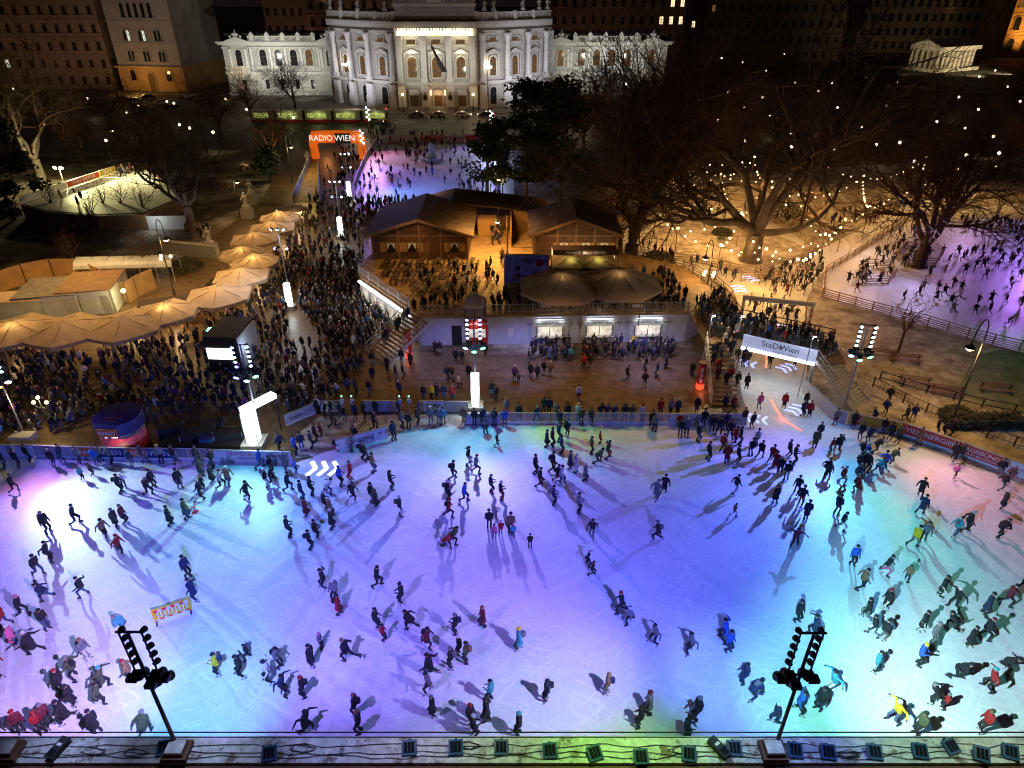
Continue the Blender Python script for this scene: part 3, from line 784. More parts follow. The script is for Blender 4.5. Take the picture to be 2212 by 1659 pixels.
lamp('SPOT', (194, 286, 1.5), 14000, (1, .85, .55), (184, 306, 6), 100, .9, .4)

# ------------------------------------------------------------------ tram, cars
tr = thing('tram', 'white and red articulated tram with yellow-lit windows on the ring road', 'tram', (0, 0, 0))
g1, g0 = G(843, 268), G(530, 268)
ty = g1.y + 1.2
L = 36.0; xr = g1.x
segs = [(0, 7), (7.7, 14.5), (15.2, 22), (22.7, 29.5), (30.2, 36)]
for i, (a, b) in enumerate(segs):
    mb = MB()
    x1, x0 = xr - a, xr - b
    if i == 0:
        mb.prism([(x0, ty - 1.15), (x1 - .9, ty - 1.15), (x1 - .15, ty - .6), (x1, ty), (x1 - .15, ty + .6), (x1 - .9, ty + 1.15), (x0, ty + 1.15)], .35, 3.4)
    else: mb.box(x0, ty - 1.15, .35, x1, ty + 1.15, 3.4)
    body = mb.build('carriage', 'tram_white', tr)
    MB().box(x0 - .003, ty - 1.19, .30, x1 - (.9 if i == 0 else 0), ty + 1.19, 1.05).build('skirt', 'tram_red', body)
    MB().box(x0 + .6, ty - 1.2, 1.5, x1 - 1.3, ty - 1.152, 2.75).build('window', 'tram_window', body)
    if i == 0: MB().box(x1 - 1.0, ty - 1.18, 1.4, x1 - .7, ty - 1.0, 2.8).build('windscreen', 'window_glass', body)
    if i < 4: MB().box(x0 - .7, ty - 1.0, .5, x0 - .002, ty + 1.0, 3.2).build('bellows', 'black', tr)
MB().box(xr - 3.5, ty - .5, 3.4, xr - 1.8, ty + .5, 3.75).build('roof_box', 'tram_white', tr)
MB().ball((xr - 1.0, ty, 3.65), .18, 6).build('tail_lamp', 'taillight', tr)
for i in (0, 1, 2, 3): lamp('POINT', (xr - 3.5 - i * 7.5, ty - 2.2, 2.3), 40, (.9, 1, .4), size=.5)

def car(label, loc, rz, paint, lights=False, taxi=False):
    t = thing('parked_car', label, 'car', loc, rz)
    mb = MB()
    prof = [(-2.2, .35), (2.2, .35), (2.25, .8), (1.4, .98), (.75, 1.42), (-1.1, 1.46), (-1.9, 1.0), (-2.25, .85)]
    vprism(mb, prof, -.85, .85); b = mb.build('body', paint, t)
    bm_ = b.modifiers.new('b', 'BEVEL'); bm_.width = .12; bm_.segments = 2
    for s in (-1, 1):
        g = MB(); vprism(g, [(1.15, 1.0), (.65, 1.36), (-1.0, 1.4), (-1.65, 1.02)], s * .86 - .01, s * .86 + .01); g.build('side_window', 'window_glass', t)
    w = MB(); w.add([(1.42, -.7, 1.0), (1.42, .7, 1.0), (.82, .62, 1.41), (.82, -.62, 1.41)], [(0, 1, 2, 3)]); w.build('windscreen', 'window_glass', t)
    for x in (-1.4, 1.4):
        for s in (-1, 1):
            wh = MB().tube([(x, s * .72, .33), (x, s * .92, .33)], .33, 10).build('wheel', 'tyre', t)
            MB().tube([(x, s * .921, .33), (x, s * .935, .33)], .19, 8).build('rim', 'steel', wh)
    for s in (-1, 1):
        MB().ball((2.2, s * .6, .7), .13, 6).build('headlight', 'headlight' if lights else 'white_plastic', t)
        MB().ball((-2.2, s * .6, .8), .11, 6).build('tail_lamp', 'taillight' if lights else 'red_paint', t)
    if taxi: MB().box(-.3, -.15, 1.47, .1, .15, 1.62).build('roof_sign', 'bright_window', t)
    return t
for i, (x, y, p, lab, li, rz) in enumerate(((900, 253, 'car_grey', 'grey taxi, first in the row before the theatre doors', 0, 180), (948, 253, 'car_white', 'white taxi parked in the middle of the row before the theatre', 0, 180), (1000, 253, 'car_white', 'white taxi with bright headlights next to the black taxi', 1, 0), (1050, 253, 'car_black', 'black taxi with its lights on at the end of the row', 1, 180))):
    g = G(x, y); car(lab, (g.x, g.y, 0), R(rz), p, li, True)
g = G(812, 266); car('dark grey car driving beside the end of the tram', (g.x, g.y - .8, 0), 0, 'car_grey', 1)
cl = (('red', 'car_red'), ('grey', 'car_grey'), ('black', 'car_black'), ('white', 'car_white'))
for i, (x, y) in enumerate(((265, 218), (292, 222), (322, 214), (350, 226), (300, 240), (335, 243), (372, 236), (405, 212))):
    g = G(x, y); nm, p = cl[i % 4]
    car(f'{nm} car parked in the dark square by the palazzo, {"nearer" if y > 230 else "farther" } row', (g.x, g.y, 0), R(20 + i * 7), p) ['label'] = f'{nm} car in the {"front" if i > 3 else "back"} row of the dark square below the palazzo'
# ------------------------------------------------------------------ trees
class Fast:
    def __init__(s): s.v = []; s.f = []
    def tube(s, pts, rs, n):
        b = len(s.v)
        for i, p in enumerate(pts):
            d = pts[min(i + 1, len(pts) - 1)] - pts[max(i - 1, 0)]
            if d.length < 1e-9: d = Vector((0, 0, 1))
            d.normalize(); a = d.cross(Vector((0.31, 0.17, 0.93))); a = a.normalized() if a.length > 1e-3 else Vector((1, 0, 0)); c = d.cross(a)
            for k in range(n):
                t = 2 * math.pi * k / n
                q = p + (a * math.cos(t) + c * math.sin(t)) * rs[i]; s.v.append((q.x, q.y, q.z))
        for i in range(len(pts) - 1):
            for k in range(n):
                k2 = (k + 1) % n
                s.f.append((b + i * n + k, b + i * n + k2, b + (i + 1) * n + k2, b + (i + 1) * n + k))
def mk(name, v, f, mats, parent, smooth=False):
    me = bpy.data.meshes.new(name); me.from_pydata(v, [], f)
    for m in mats: me.materials.append(M[m])
    if smooth: me.polygons.foreach_set('use_smooth', [True] * len(me.polygons))
    o = bpy.data.objects.new(name, me); COL.objects.link(o); o.parent = parent
    return o
def bare_tree(name, label, loc, h, spread, seed, levels=4, r0=.5, fork=.22, stems=4, bark='bark', cat='tree', group=None, kids=(4, 5, 5, 4), lean=(0, 0), limbs=None, tw=.02, up=.25, rz=0, reach=.52):
    rr = random.Random(seed)
    t = thing(name, label, cat, loc, rz, group)
    TR, CR = Fast(), Fast()
    def branch(p, d, ln, r, lv):
        n = 6 if lv == 0 else 5 if lv == 1 else 4 if lv == 2 else 3
        pts = [p]; rs = [r]; q = p.copy(); dd = d.copy()
        for i in range(n):
            w = .10 if lv == 0 else .22 if lv == 1 else .3
            dd = (dd + Vector((rr.gauss(0, w), rr.gauss(0, w), rr.gauss(0, w) + (up * .35 if lv < 3 else 0.02)))).normalized()
            q = q + dd * (ln / n); pts.append(q.copy()); rs.append(max(tw * .6, r * (1 - .62 * (i + 1) / n)))
        (TR if lv <= 1 else CR).tube(pts, rs, 7 if lv == 0 else 6 if lv == 1 else 4 if lv == 2 else 3)
        if lv >= levels: return
        k = kids[min(lv, len(kids) - 1)]
        for j in range(k):
            f = .28 + .72 * (j + rr.random() * .8) / k
            if j == k - 1: f = 1.0
            i = min(n - 1, int(f * n)); e = min(1, f * n - i)
            bp = pts[i].lerp(pts[i + 1], e) if i < n else pts[-1]
            br = rs[i] * .72 if j < k - 1 else rs[-1] * .98
            ax = dd.orthogonal().normalized(); ax.rotate(Matrix.Rotation(rr.uniform(0, 6.28), 3, dd))
            ang = rr.uniform(.5, 1.05) if j < k - 1 else rr.uniform(.1, .4)
            nd = (dd * math.cos(ang) + ax * math.sin(ang)).normalized()
            branch(bp, nd, ln * rr.uniform(.5, .74) if j < k - 1 else ln * rr.uniform(.6, .8), max(tw * .8, br * .8), lv + 1)
    fz = h * fork
    base = Vector((0, 0, -.1)); top = Vector((lean[0] * fz, lean[1] * fz, fz))
    TR.tube([base, Vector((lean[0] * .1, 0, .35)), base.lerp(top, .5), top], [r0 * 1.65, r0 * 1.15, r0, r0 * .92], 10)
    if limbs is None:
        limbs = []
        for i in range(stems):
            a = 2 * math.pi * i / stems + rr.uniform(-.4, .4)
            el = rr.uniform(.75, 1.25)
            limbs.append((math.cos(a) * math.cos(el), math.sin(a) * math.cos(el), math.sin(el), 1.0))
        limbs.append((rr.uniform(-.15, .15), rr.uniform(-.15, .15), 1, 1.1))
    for (dx, dy, dz, s) in limbs:
        d = Vector((dx * spread, dy * spread, dz)).normalized()
        branch(top, d, (h - fz) * reach * s, r0 * .55 * min(1, s + .1), 1)
    mk('trunk', TR.v, TR.f, [bark], t, True)
    mk('crown', CR.v, CR.f, ['twig' if bark != 'plane_bark' else 'bark'], t)
    return t
def pine(name, label, loc, h, w, seed, group=None, n=2600, sz=.5):
    rr = random.Random(seed)
    t = thing(name, label, 'tree', loc, 0, group)
    T = Fast(); T.tube([Vector((0, 0, 0)), Vector((.2, 0, h * .5)), Vector((0, .1, h * .97))], [.35, .25, .06], 7)
    blobs = []
    for i in range(34):
        z = h * rr.uniform(.25, 1.0); rad = w * (1.05 - (z / h) ** 1.6 * .75) * rr.uniform(.35, 1)
        a = rr.uniform(0, 6.28); c = Vector((math.cos(a) * rad, math.sin(a) * rad, z))
        blobs.append((c, rr.uniform(.9, 1.9) * w / 5))
        T.tube([Vector((0, 0, z - .6)), c], [.12, .04], 4)
    v = []; f = []
    for i in range(n):
        c, r = rr.choice(blobs)
        d = Vector((rr.gauss(0, 1), rr.gauss(0, 1), rr.gauss(0, .5))) * r * .55; p = c + d
        a = Vector((rr.gauss(0, 1), rr.gauss(0, 1), rr.gauss(0, .6))).normalized() * sz * rr.uniform(.5, 1.2); b = a.orthogonal().normalized() * sz * .35
        k = len(v); v += [tuple(p - a * .5), tuple(p + b), tuple(p + a), tuple(p - b)]; f.append((k, k + 1, k + 2, k + 3))
    mk('trunk', T.v, T.f, ['bark'], t); mk('crown', v, f, ['needles'], t)
    return t
def shrub(name, label, loc, r, h, seed, n=700, m='hedge_leaf', box=None, group=None):
    rr = random.Random(seed); t = thing(name, label, 'shrub', loc, 0, group)
    v = []; f = []; S = Fast()
    for i in range(14):
        a = rr.uniform(0, 6.28); S.tube([Vector((0, 0, 0)), Vector((math.cos(a) * r * .6, math.sin(a) * r * .6, h * .8))], [.04, .01], 3)
    for i in range(n):
        if box: p = Vector((rr.uniform(-box[0], box[0]), rr.uniform(-box[1], box[1]), rr.uniform(.05, h) + rr.gauss(0, .04)))
        else:
            d = Vector((rr.gauss(0, 1), rr.gauss(0, 1), abs(rr.gauss(0, 1)))).normalized() * rr.uniform(.5, 1) ** .5; p = Vector((d.x * r, d.y * r, d.z * h))
        a = Vector((rr.gauss(0, 1), rr.gauss(0, 1), rr.gauss(0, 1))).normalized() * .16; b = a.orthogonal().normalized() * .09
        k = len(v); v += [tuple(p - a), tuple(p + b), tuple(p + a), tuple(p - b)]; f.append((k, k + 1, k + 2, k + 3))
    mk('stem', S.v, S.f, ['bark'], t); mk('foliage', v, f, [m], t)
    return t
g = G(1622, 562)
bare_tree('plane_tree', 'giant forked plane tree with a low limb reaching left over the garden ring', g, 27, 1.0, 5, 4, 1.15, .14, bark='plane_bark', kids=(4, 6, 7, 7), tw=.03, reach=.72, up=.1,
          limbs=[(-.95, -.1, .55, 1.15), (-.25, .3, 1, 1.2), (.18, -.1, 1, 1.25), (.75, .1, .8, 1.15), (.95, -.25, .35, .8), (-.55, -.3, .9, 1.0), (.4, .5, .9, 1.0)])
g = G(1362, 563)
bare_tree('park_tree', 'dark many-stemmed tree right behind the larger hut beside the curved fence', g, 23, .34, 8, 4, .95, .10, stems=5, kids=(4, 7, 8, 9), tw=.026, reach=.70, up=.5)
g = G(1985, 575)
bare_tree('park_tree', 'spreading tree in the fenced planter at the violet rink', g, 20, .8, 21, 4, .75, .14, stems=5, kids=(4, 7, 8, 9), tw=.026, reach=.68)
g = G(2262, 640)
bare_tree('park_tree', 'tree at the right edge drooping over the violet rink', g, 15, 1.3, 33, 4, .6, .15, stems=6, kids=(4, 6, 8, 8), tw=.025)
g = G(420, 512)
bare_tree('park_tree', 'gnarled tree with a white-lit trunk above the statue wall', g, 18, 1.2, 12, 4, .62, .26, reach=.66, bark='plane_bark', kids=(4, 7, 8, 8), tw=.022,
          limbs=[(-.9, .2, .75, 1.1), (-.4, .4, 1, 1.2), (.25, .1, 1, 1.1), (.9, .2, .7, .95), (-.7, -.3, .6, .9)])
g = G(92, 392)
bare_tree('park_tree', 'tall olive-lit forked tree behind the small curling rink', g, 26, .8, 17, 4, .8, .16, reach=.66, bark='plane_bark', stems=4, kids=(4, 7, 7, 8), tw=.028)
g = G(590, 352)
bare_tree('park_tree', 'bare tree glowing orange beside the inflatable arch', g, 14, 1.2, 28, 4, .5, .2, bark='plane_bark', kids=(4, 5, 4, 4), tw=.03)
# background trees: a few originals, then copies
rr = random.Random(77)
protos = [bare_tree('bare_tree', 'p', (0, 0, -100), 15, .9, 100 + i, 4, .32, .2, stems=5, kids=(4, 6, 6, 6), tw=.035, group=None) for i in range(4)]
spots = [(640, 245, 'bare tree before the left theatre wing, nearest the tram', 1.05), (545, 262, 'bare tree before the left theatre wing, left of the tram', .9),
         (478, 300, 'bare tree on the lawn left of the orange-lit tree', 1.0), (330, 330, 'bare tree above the far corner of the curling rink', .9),
         (250, 300, 'bare tree below the parked cars of the dark square', 1.0), (20, 330, 'bare tree at the left edge behind the curling rink', 1.3), (180, 350, 'bare tree behind the floodlight of the curling rink', .8),
         (1290, 280, 'broad bare tree hiding the lower right theatre wing', 1.25), (1365, 300, 'reddish bare tree below the right theatre wing', 1.2), (1430, 330, 'bare tree right of the theatre wing over the lit garden', 1.3),
         (1260, 320, 'reddish bare tree behind the black pines', 1.1), (1530, 300, 'bare tree left of the giant plane tree top', 1.3), (1480, 380, 'bare tree at the far end of the lit garden ring', .9),
         (1590, 370, 'bare tree behind the giant plane tree trunk, its left side', .9), (1710, 330, 'bare tree behind the giant plane tree, its right side', 1.2), (1780, 390, 'bare tree over the long lit path between the plane tree and planter tree', 1.0),
         (1830, 280, 'bare tree in the dark middle of the park', 1.3), (1930, 330, 'bare tree straight behind the planter tree', 1.2), (2020, 270, 'bare tree in front of the temple, its left side', .55),
         (2100, 320, 'bare tree below the temple, its right side', .65), (2170, 380, 'bare tree with orange-lit trunk at the far right path', 1.1), (2240, 300, 'bare tree at the right edge beyond the park', 1.3),
         (1660, 250, 'bare tree far back under the dark long building', 1.2), (1900, 220, 'bare tree far back left of the temple', 1.0), (2200, 230, 'bare tree far back under the amber palace', 1.0),
         (1560, 235, 'bare tree far back right of the theatre', 1.1), (1450, 250, 'bare tree close to the right end of the theatre', 1.1)]
used = set()
for i, (x, y, lab, s) in enumerate(spots):
    k = i % 4; p = protos[k]; g = G(x, y)
    o = tree_copy(p) if k in used else p
    used.add(k)
    o.location = (g.x, g.y, 0); o.rotation_euler = (0, 0, rr.uniform(0, 6.28)); o.scale = (s * 1.05, s * 1.05, s)
    o['label'] = lab; o['group'] = 'bare trees in the dark park'
for i, (x, y, h, wd, lab) in enumerate(((1135, 442, 19, 5.8, 'black pine closest to the far rink corner'), (1210, 452, 20, 6, 'black pine between the far rink and the forked tree'), (1075, 395, 11, 3.4, 'small black pine leaning over the edge of the far rink'),
                              (1052, 425, 12, 4.2, 'black pine overlapping the right side of the far rink'), (1175, 395, 17, 5, 'black pine standing behind the two front pines'), (30, 475, 17, 5.4, 'black conifer at the left edge beside the curling rink'), (-30, 560, 20, 6, 'black conifer cut by the left picture edge'),
                              (585, 395, 6.5, 2.8, 'low dark conifer beside the yellow ramp'), (262, 190, 9, 3.5, 'dark round conifer at the corner of the pale palazzo'))):
    g = G(x, y); pine('pine_tree', lab, g, h, wd, 40 + i, n=3400 if h > 15 else 1500, sz=.6)
# slender young trees around the curling rink
q = bare_tree('young_tree', 'slender tree with fine twigs before the curling rink, leftmost of three', G(232, 470), 7.5, .9, 61, 3, .13, .3, stems=5, kids=(5, 5, 4), tw=.018)
for x, y, lab in ((270, 470, 'slender tree with fine twigs before the curling rink, middle of three'), (208, 490, 'slender tree before the dark front wall of the curling rink'), (318, 480, 'slender tree beside the lit room under the curling rink'),
                  (120, 470, 'slender tree at the low left corner of the curling rink'), (170, 590, 'slender tree behind the curved plywood hoarding'), (330, 600, 'slender tree right behind the tip of the hoarding'), (1740, 470, 'slender tree beside the lit path right of the plane tree'), (1700, 455, 'slender tree near the dark shrub right of the plane tree'), (1940, 760, 'thin young tree on the snowy lawn above the bench')):
    tree_copy(q, None, G(x, y), x * .7)['label'] = lab
for i, (x, y, r_, h_, lab) in enumerate(((1420, 570, 2.6, 1.8, 'dark shrub behind the stall on the terrace corner'), (1700, 478, 2.6, 3.2, 'dense dark shrub right of the plane tree trunk'), (1560, 505, 1.6, .9, 'low planted bed inside the garden ring'),
                                  (2070, 905, 1.7, 1.1, 'clipped dark bush at the head of the long hedge'), (480, 620, 2.0, 1.2, 'dark bush on the bank behind the row of parasols'), (400, 580, 2.4, 1.4, 'dark bush below the statue wall'))):
    shrub('shrub', lab, G(x, y), r_, h_, 300 + i, 900)
a, b = G(2085, 905), G(2160, 935)
shrub('hedge', 'long clipped dark hedge beside the lower right path', ((a.x + b.x) / 2 , (a.y + b.y) / 2, 0), 1, 1.1, 400, 2600, box=(3.2, .8))['category'] = 'hedge'
# ------------------------------------------------------------------ ice
RINK = [(-120, 975), (310, 990), (640, 1000), (700, 978), (860, 938), (1000, 918), (1440, 915), (1600, 915), (1612, 880), (1600, 850), (1590, 800), (1560, 730), (1598, 690), (1600, 640), (1745, 650), (1748, 700), (1740, 840), (1835, 905), (1950, 955), (2110, 1010), (2290, 1075), (2290, 1640), (-120, 1640)]
struct(MB().sheet(GP(RINK), 0.016).build('main_rink_ice', 'ice'))
struct(MB().sheet(GP([(640, 990), (640, 940), (690, 900), (860, 895), (1000, 895), (1000, 922), (870, 942), (700, 985)]), 0.012).build('slush_apron', 'slush'))
FAR = [(818, 306), (1040, 306), (1085, 360), (1100, 440), (905, 440), (762, 436), (766, 415), (780, 374), (793, 341)]
struct(MB().sheet(GP(FAR), 0.016).build('far_rink_ice', 'ice'))
struct(MB().sheet(GP([(1340, 545), (1500, 590), (1590, 640), (1600, 690), (1748, 700), (1745, 640), (1775, 590), (1850, 540), (1960, 470), (2100, 440), (2110, 415), (1960, 440), (1850, 500), (1730, 560), (1600, 592), (1470, 560), (1380, 525), (1400, 500), (1480, 468), (1600, 470), (1730, 530), (1750, 515), (1600, 450), (1480, 440), (1370, 480), (1330, 520)]), 0.012).build('ice_path', 'park_ice'))
PURP = [(1775, 640), (1883, 672), (2003, 703), (2090, 730), (2270, 778), (2270, 430), (2100, 450), (1960, 480), (1860, 545), (1780, 590)]
struct(MB().sheet(GP(PURP), 0.014).build('violet_rink_ice', 'ice'))
# curling rink on its platform
CZ = 2.4
CURL = [(44, 441), (146, 406), (252, 371), (322, 362), (394, 426), (312, 463), (205, 466), (95, 456)]
cr = thing('curling_platform', 'raised yellow-lit curling rink platform with dark front wall', 'ice rink')
MB().prism(GP(CURL, CZ), 0, CZ - .05).build('base', 'ply_dark', cr)
MB().prism(GP([(52, 441), (147, 409), (253, 374), (320, 366), (387, 426), (309, 459), (205, 463), (98, 453)], CZ), CZ - .048, CZ).build('ice_surface', 'park_ice', cr)
g = G(372, 488); mb = MB()
mb.box(-3.2, -.2, 0, 3.2, .0, 2.1); mb.build('lit_room', 'white_board', cr, loc=(g.x, g.y - 1.5, 0))

# ------------------------------------------------------------------ boards and barriers
def board(name, label, p, q, z=0.0, h=1.1, face='white_board', txt=None, tm='ink', ts=.5, group=None, cat='barrier', kick=True, parts=None, th=.07, rail='galvanised'):
    """one advertising board of the rink fence from p to q; its front faces the camera side"""
    P, Q = G(*p, z), G(*q, z); d = Q - P; L = d.length; rz = math.atan2(d.y, d.x)
    t = thing(name, label, cat, P, rz, group)
    MB().box(0, -th / 2, .02, L, th / 2, h).build('panel', face, t)
    MB().box(0, -th / 2 - .03, h + .001, L, th / 2 + .03, h + .07).build('top_rail', rail, t)
    if kick: MB().box(0, -th / 2 - .02, .021, L, -th / 2 - .002, .22).build('kick_strip', 'kickboard', t)
    if parts:
        for (a, b, fm) in parts: MB().box(a * L, -th / 2 - .014, .25, b * L, -th / 2 - .003, h - .03).build('face_panel', fm, t)
    for it in (txt or []):
        s, u, sz, m = it[:4]; zz = it[4] if len(it) > 4 else h * .6
        text(s, sz, (u * L, -th / 2 - .024, zz), 0, m, t)
    return t
def glass_fence(name, label, p, q, n, z=0.0, h=1.15):
    P, Q = G(*p, z), G(*q, z); d = Q - P; L = d.length
    t = thing(name, label, 'barrier', P, math.atan2(d.y, d.x))
    MB().box(0, -.05, .02, L, .05, .25).build('kick_strip', 'kickboard', t)
    MB().box(0, -.04, h, L, .04, h + .06).build('top_rail', 'galvanised', t)
    for i in range(n + 1): MB().box(i * L / n - .035, -.045, .25, i * L / n + .035, .045, h - .001).build('post', 'galvanised', t)
    for i in range(n): MB().box(i * L / n + .04, -.01, .26, (i + 1) * L / n - .04, .01, h - .005).build('pane', 'plexi', t)
    return t
board('rink_board', 'plain white rink board at the far left edge', (-60, 985), (35, 985))
board('rink_board', 'short white rink board left of the wooden-faced board', (37, 985), (76, 985))
board('rink_board', 'brownish clear rink board between white board and radio board', (78, 986), (176, 990), face='grey_board')
board('rink_board', 'orange and navy radio board with white letters on the left rink side', (178, 990), (382, 994), face='navy', kick=True,
      parts=[(0.0, .17, 'orange_board'), (.36, .46, 'navy'), (.50, .70, 'orange_board')], txt=[('RADIO', .11, .62, 'ink_white'), ('WIEN', .33, .68, 'ink_white'), ('RADIO', .60, .62, 'ink_white'), ('WIEN', .84, .68, 'ink_white'), ('RADIO', .60, .16, 'ink_white', .3)])
glass_fence('glass_fence', 'clear fence panels between the radio board and white city board', (384, 994), (462, 996), 3)
board('rink_board', 'white board with dark red circled letters and an exit note', (464, 996), (632, 1001), txt=[('GEWISTA', .34, .5, 'ink_red', .82), ('urban media', .42, .3, 'ink', .45), ('Ausgang  >>', .82, .36, 'ink', .8)])
board('exit_board', 'slanted white exit board standing on the rink edge', (728, 976), (838, 945), txt=[('<<     Ausgang  > >>', .5, .62, 'ink')])
board('exit_board', 'long slanted exit board behind the white glowing post', (618, 921), (683, 893), txt=[('Ausgang  >>>', .5, .4, 'ink')], face='grey_board')
board('exit_board', 'back row exit board, first left of the turnstiles', (693, 889), (741, 889), txt=[('Ausgang  >>', .55, .42, 'ink', .8), ('Exit', .45, .32, 'ink', .4)], kick=False)
board('exit_board', 'wide back row exit board between the turnstiles', (786, 889), (848, 889), txt=[('<<<  Ausgang  >>>', .5, .3, 'ink', .75), ('Exit', .5, .26, 'ink', .4)], kick=False, face='grey_board')
board('exit_board', 'narrow back row board with a small round sign', (850, 889), (863, 889), kick=False, face='grey_board')
board('exit_board', 'back row exit board right of the second turnstiles', (906, 889), (960, 889), txt=[('<<  Ausgang', .4, .42, 'ink', .8), ('Exit', .4, .32, 'ink', .4)], kick=False)
board('exit_board', 'blank blue-grey back row board left of the glowing column', (962, 890), (1012, 891), kick=False, face='grey_board')
board('exit_board', 'exit board on the rink edge left of the long clear fence', (1006, 916), (1079, 916), txt=[('<< <', .12, .42, 'ink'), ('Ausgang', .5, .42, 'ink', .8), ('Exit', .5, .32, 'ink', .4)])
glass_fence('glass_fence', 'long clear fence along the far side of the main rink', (1080, 916), (1442, 917), 14)
b_ = board('bank_board', 'white board with black letters and a red disc mark at the rink entrance', (1444, 917), (1612, 917), txt=[('Bank  Austria', .5, .72, 'ink', .68), ('running  >>>', .88, .28, 'ink', .5)])
MB().tube([(.95, -.03, .68), (.95, -.07, .68)], .3, 16).build('round_logo', 'ink_red', b_)
board('rink_board', 'long white curved-end board on the right side of the rink channel', (1733, 848), (1800, 908), txt=None, h=1.3)
board('rink_board', 'short plain white board beside the yellow board', (1802, 910), (1826, 918), h=1.2)
board('rink_board', 'yellow board with a small red lettered plate', (1828, 918), (1940, 938), face='yellow_board', parts=[(.07, .24, 'red_board')], txt=[('BILLA', .155, .42, 'ink_white', .72)], h=1.2)
board('rink_board', 'red energy board with large white letters on the right rink side', (1942, 938), (2052, 975), face='red_board', txt=[('WIEN', .22, .62, 'ink_white'), ('ENERGIE', .68, .62, 'ink_white')], h=1.2)
board('rink_board', 'second red board with two lines of white letters', (2054, 976), (2156, 1014), face='red_board', txt=[('WIR', .08, .5, 'ink_white', .8), ('ENERGIEBÜNDEL', .55, .5, 'ink_white', .82), ('IMMER IN BEWEGUNG', .55, .3, 'ink_white', .42)], h=1.2)
board('rink_board', 'pale right-hand board after the red boards', (2158, 1015), (2290, 1066), face='white_board', txt=[('www.schnee', .25, .42, 'ink_red', .7), ('winter', .25, .3, 'ink_red', .4)], h=1.2)
# far rink boards
for (p, q, f_, tx, lab) in (((820, 307), (868, 306), 'white_board', None, 'clear pale board at the back left of the far rink'), ((870, 306), (905, 306), 'white_board', None, 'white board at the back of the far rink'), ((907, 306), (960, 306), 'red_board', 'WIEN ENERGIE', 'red board at the back of the far rink'),
                            ((962, 306), (1003, 306), 'white_board', 'Bank Austria', 'white bank board at the back of the far rink'), ((1005, 306), (1042, 306), 'red_board', None, 'plain red board at the back right of the far rink'),
                            ((793, 344), (817, 309), 'grey_board', None, 'grey-blue side board at the upper left of the far rink'), ((779, 376), (792, 346), 'white_board', None, 'white side board at the left of the far rink'), ((767, 413), (778, 378), 'grey_board', None, 'grey-blue side board at the lower left of the far rink')):
    board('rink_board', lab, p, q, face=f_, txt=[(tx, .5, 1.0, 'ink_white' if f_ == 'red_board' else 'ink')] if tx else None, h=1.4)
# yellow ramp with blue side boards left of the plaza
rp = thing('ramp', 'yellow-lit sliding ramp between two blue side boards', 'ramp')
A = [G(633, 437), G(690, 437), G(692, 378), G(672, 378)]
MB().add([(A[0].x, A[0].y, .1), (A[1].x, A[1].y, .1), (A[2].x, A[2].y, 2.2), (A[3].x, A[3].y, 2.2), (A[0].x, A[0].y, 0), (A[1].x, A[1].y, 0), (A[2].x, A[2].y, 0), (A[3].x, A[3].y, 0)], [(0, 1, 2, 3), (4, 7, 6, 5), (0, 4, 5, 1), (1, 5, 6, 2), (2, 6, 7, 3), (3, 7, 4, 0)]).build('slope', 'terrace_deck', rp)
for (p, q) in ((0, 3), (1, 2)):
    a, b = A[p], A[q]; mb = MB()
    mb.add([(a.x - .05, a.y, 0), (b.x - .05, b.y, 0), (b.x - .05, b.y, 3.3), (a.x - .05, a.y, 1.3), (a.x + .05, a.y, 0), (b.x + .05, b.y, 0), (b.x + .05, b.y, 3.3), (a.x + .05, a.y, 1.3)], [(0, 1, 2, 3), (7, 6, 5, 4), (0, 4, 5, 1), (1, 5, 6, 2), (2, 6, 7, 3), (3, 7, 4, 0)])
    mb.build('side_board', 'wall_panel', rp)

for (a_, b_2, f_, lab, tx) in (((148, 407), (216, 384), 'red_board', 'red board with white letters behind the curling ice', 'WIEN ENERGIE'), ((217, 383), (252, 372), 'yellow_board', 'yellow board behind the curling ice', 'BILLA'), ((46, 441), (146, 408), 'white_board', 'pale board at the far left of the curling ice', None)):
    board('rink_board', lab, a_, b_2, z=CZ, face=f_, txt=[(tx, .5, .8, 'ink_white')] if tx else None, h=1.1)
# ------------------------------------------------------------------ fences and railings
def rail_fence(name, label, pts, z=0.0, h=1.15, rails=4, m='fence_wood', step=2.2, cat='fence', rw=.035, infill=0, capm=None):
    P = [G(x, y, z) for x, y in pts]
    t = thing(name, label, cat, P[0])
    o = P[0]; posts = []; mb = MB()
    for a, b in zip(P, P[1:]):
        L = (b - a).length; n = max(1, round(L / step))
        for i in range(n): posts.append(a.lerp(b, i / n))
    posts.append(P[-1])
    rz = []
    for a, b in zip(posts, posts[1:]):
        for k in range(rails):
            zz = h * (k + .6) / rails if rails > 1 else h
            if k == rails - 1: zz = h
            mb.bar((a.x - o.x, a.y - o.y, zz), (b.x - o.x, b.y - o.y, zz), rw, .09 if not infill else .05)
        if infill:
            L = (b - a).length; c = int(L / infill)
            for j in range(1, c):
                p = a.lerp(b, j / c); mb.bar((p.x - o.x, p.y - o.y, .1), (p.x - o.x, p.y - o.y, h - .03), .022, .022)
    mb.build('rails', m, t)
    for p in posts[:100]:
        MB().box(-.05, -.05, 0, .05, .05, h + .06).build('post', m, t, loc=(p.x - o.x, p.y - o.y, 0)) if p is posts[0] else None
    pr = [c for c in t.children if c.name.startswith('post')][0]
    for p in posts[1:100]: cp(pr, t, (p.x - o.x, p.y - o.y, 0))
    return t
rail_fence('wooden_fence', 'long slat fence along the lower edge of the violet rink', [(1774, 642), (1883, 672), (2003, 703), (2088, 730), (2260, 772)], rails=5)
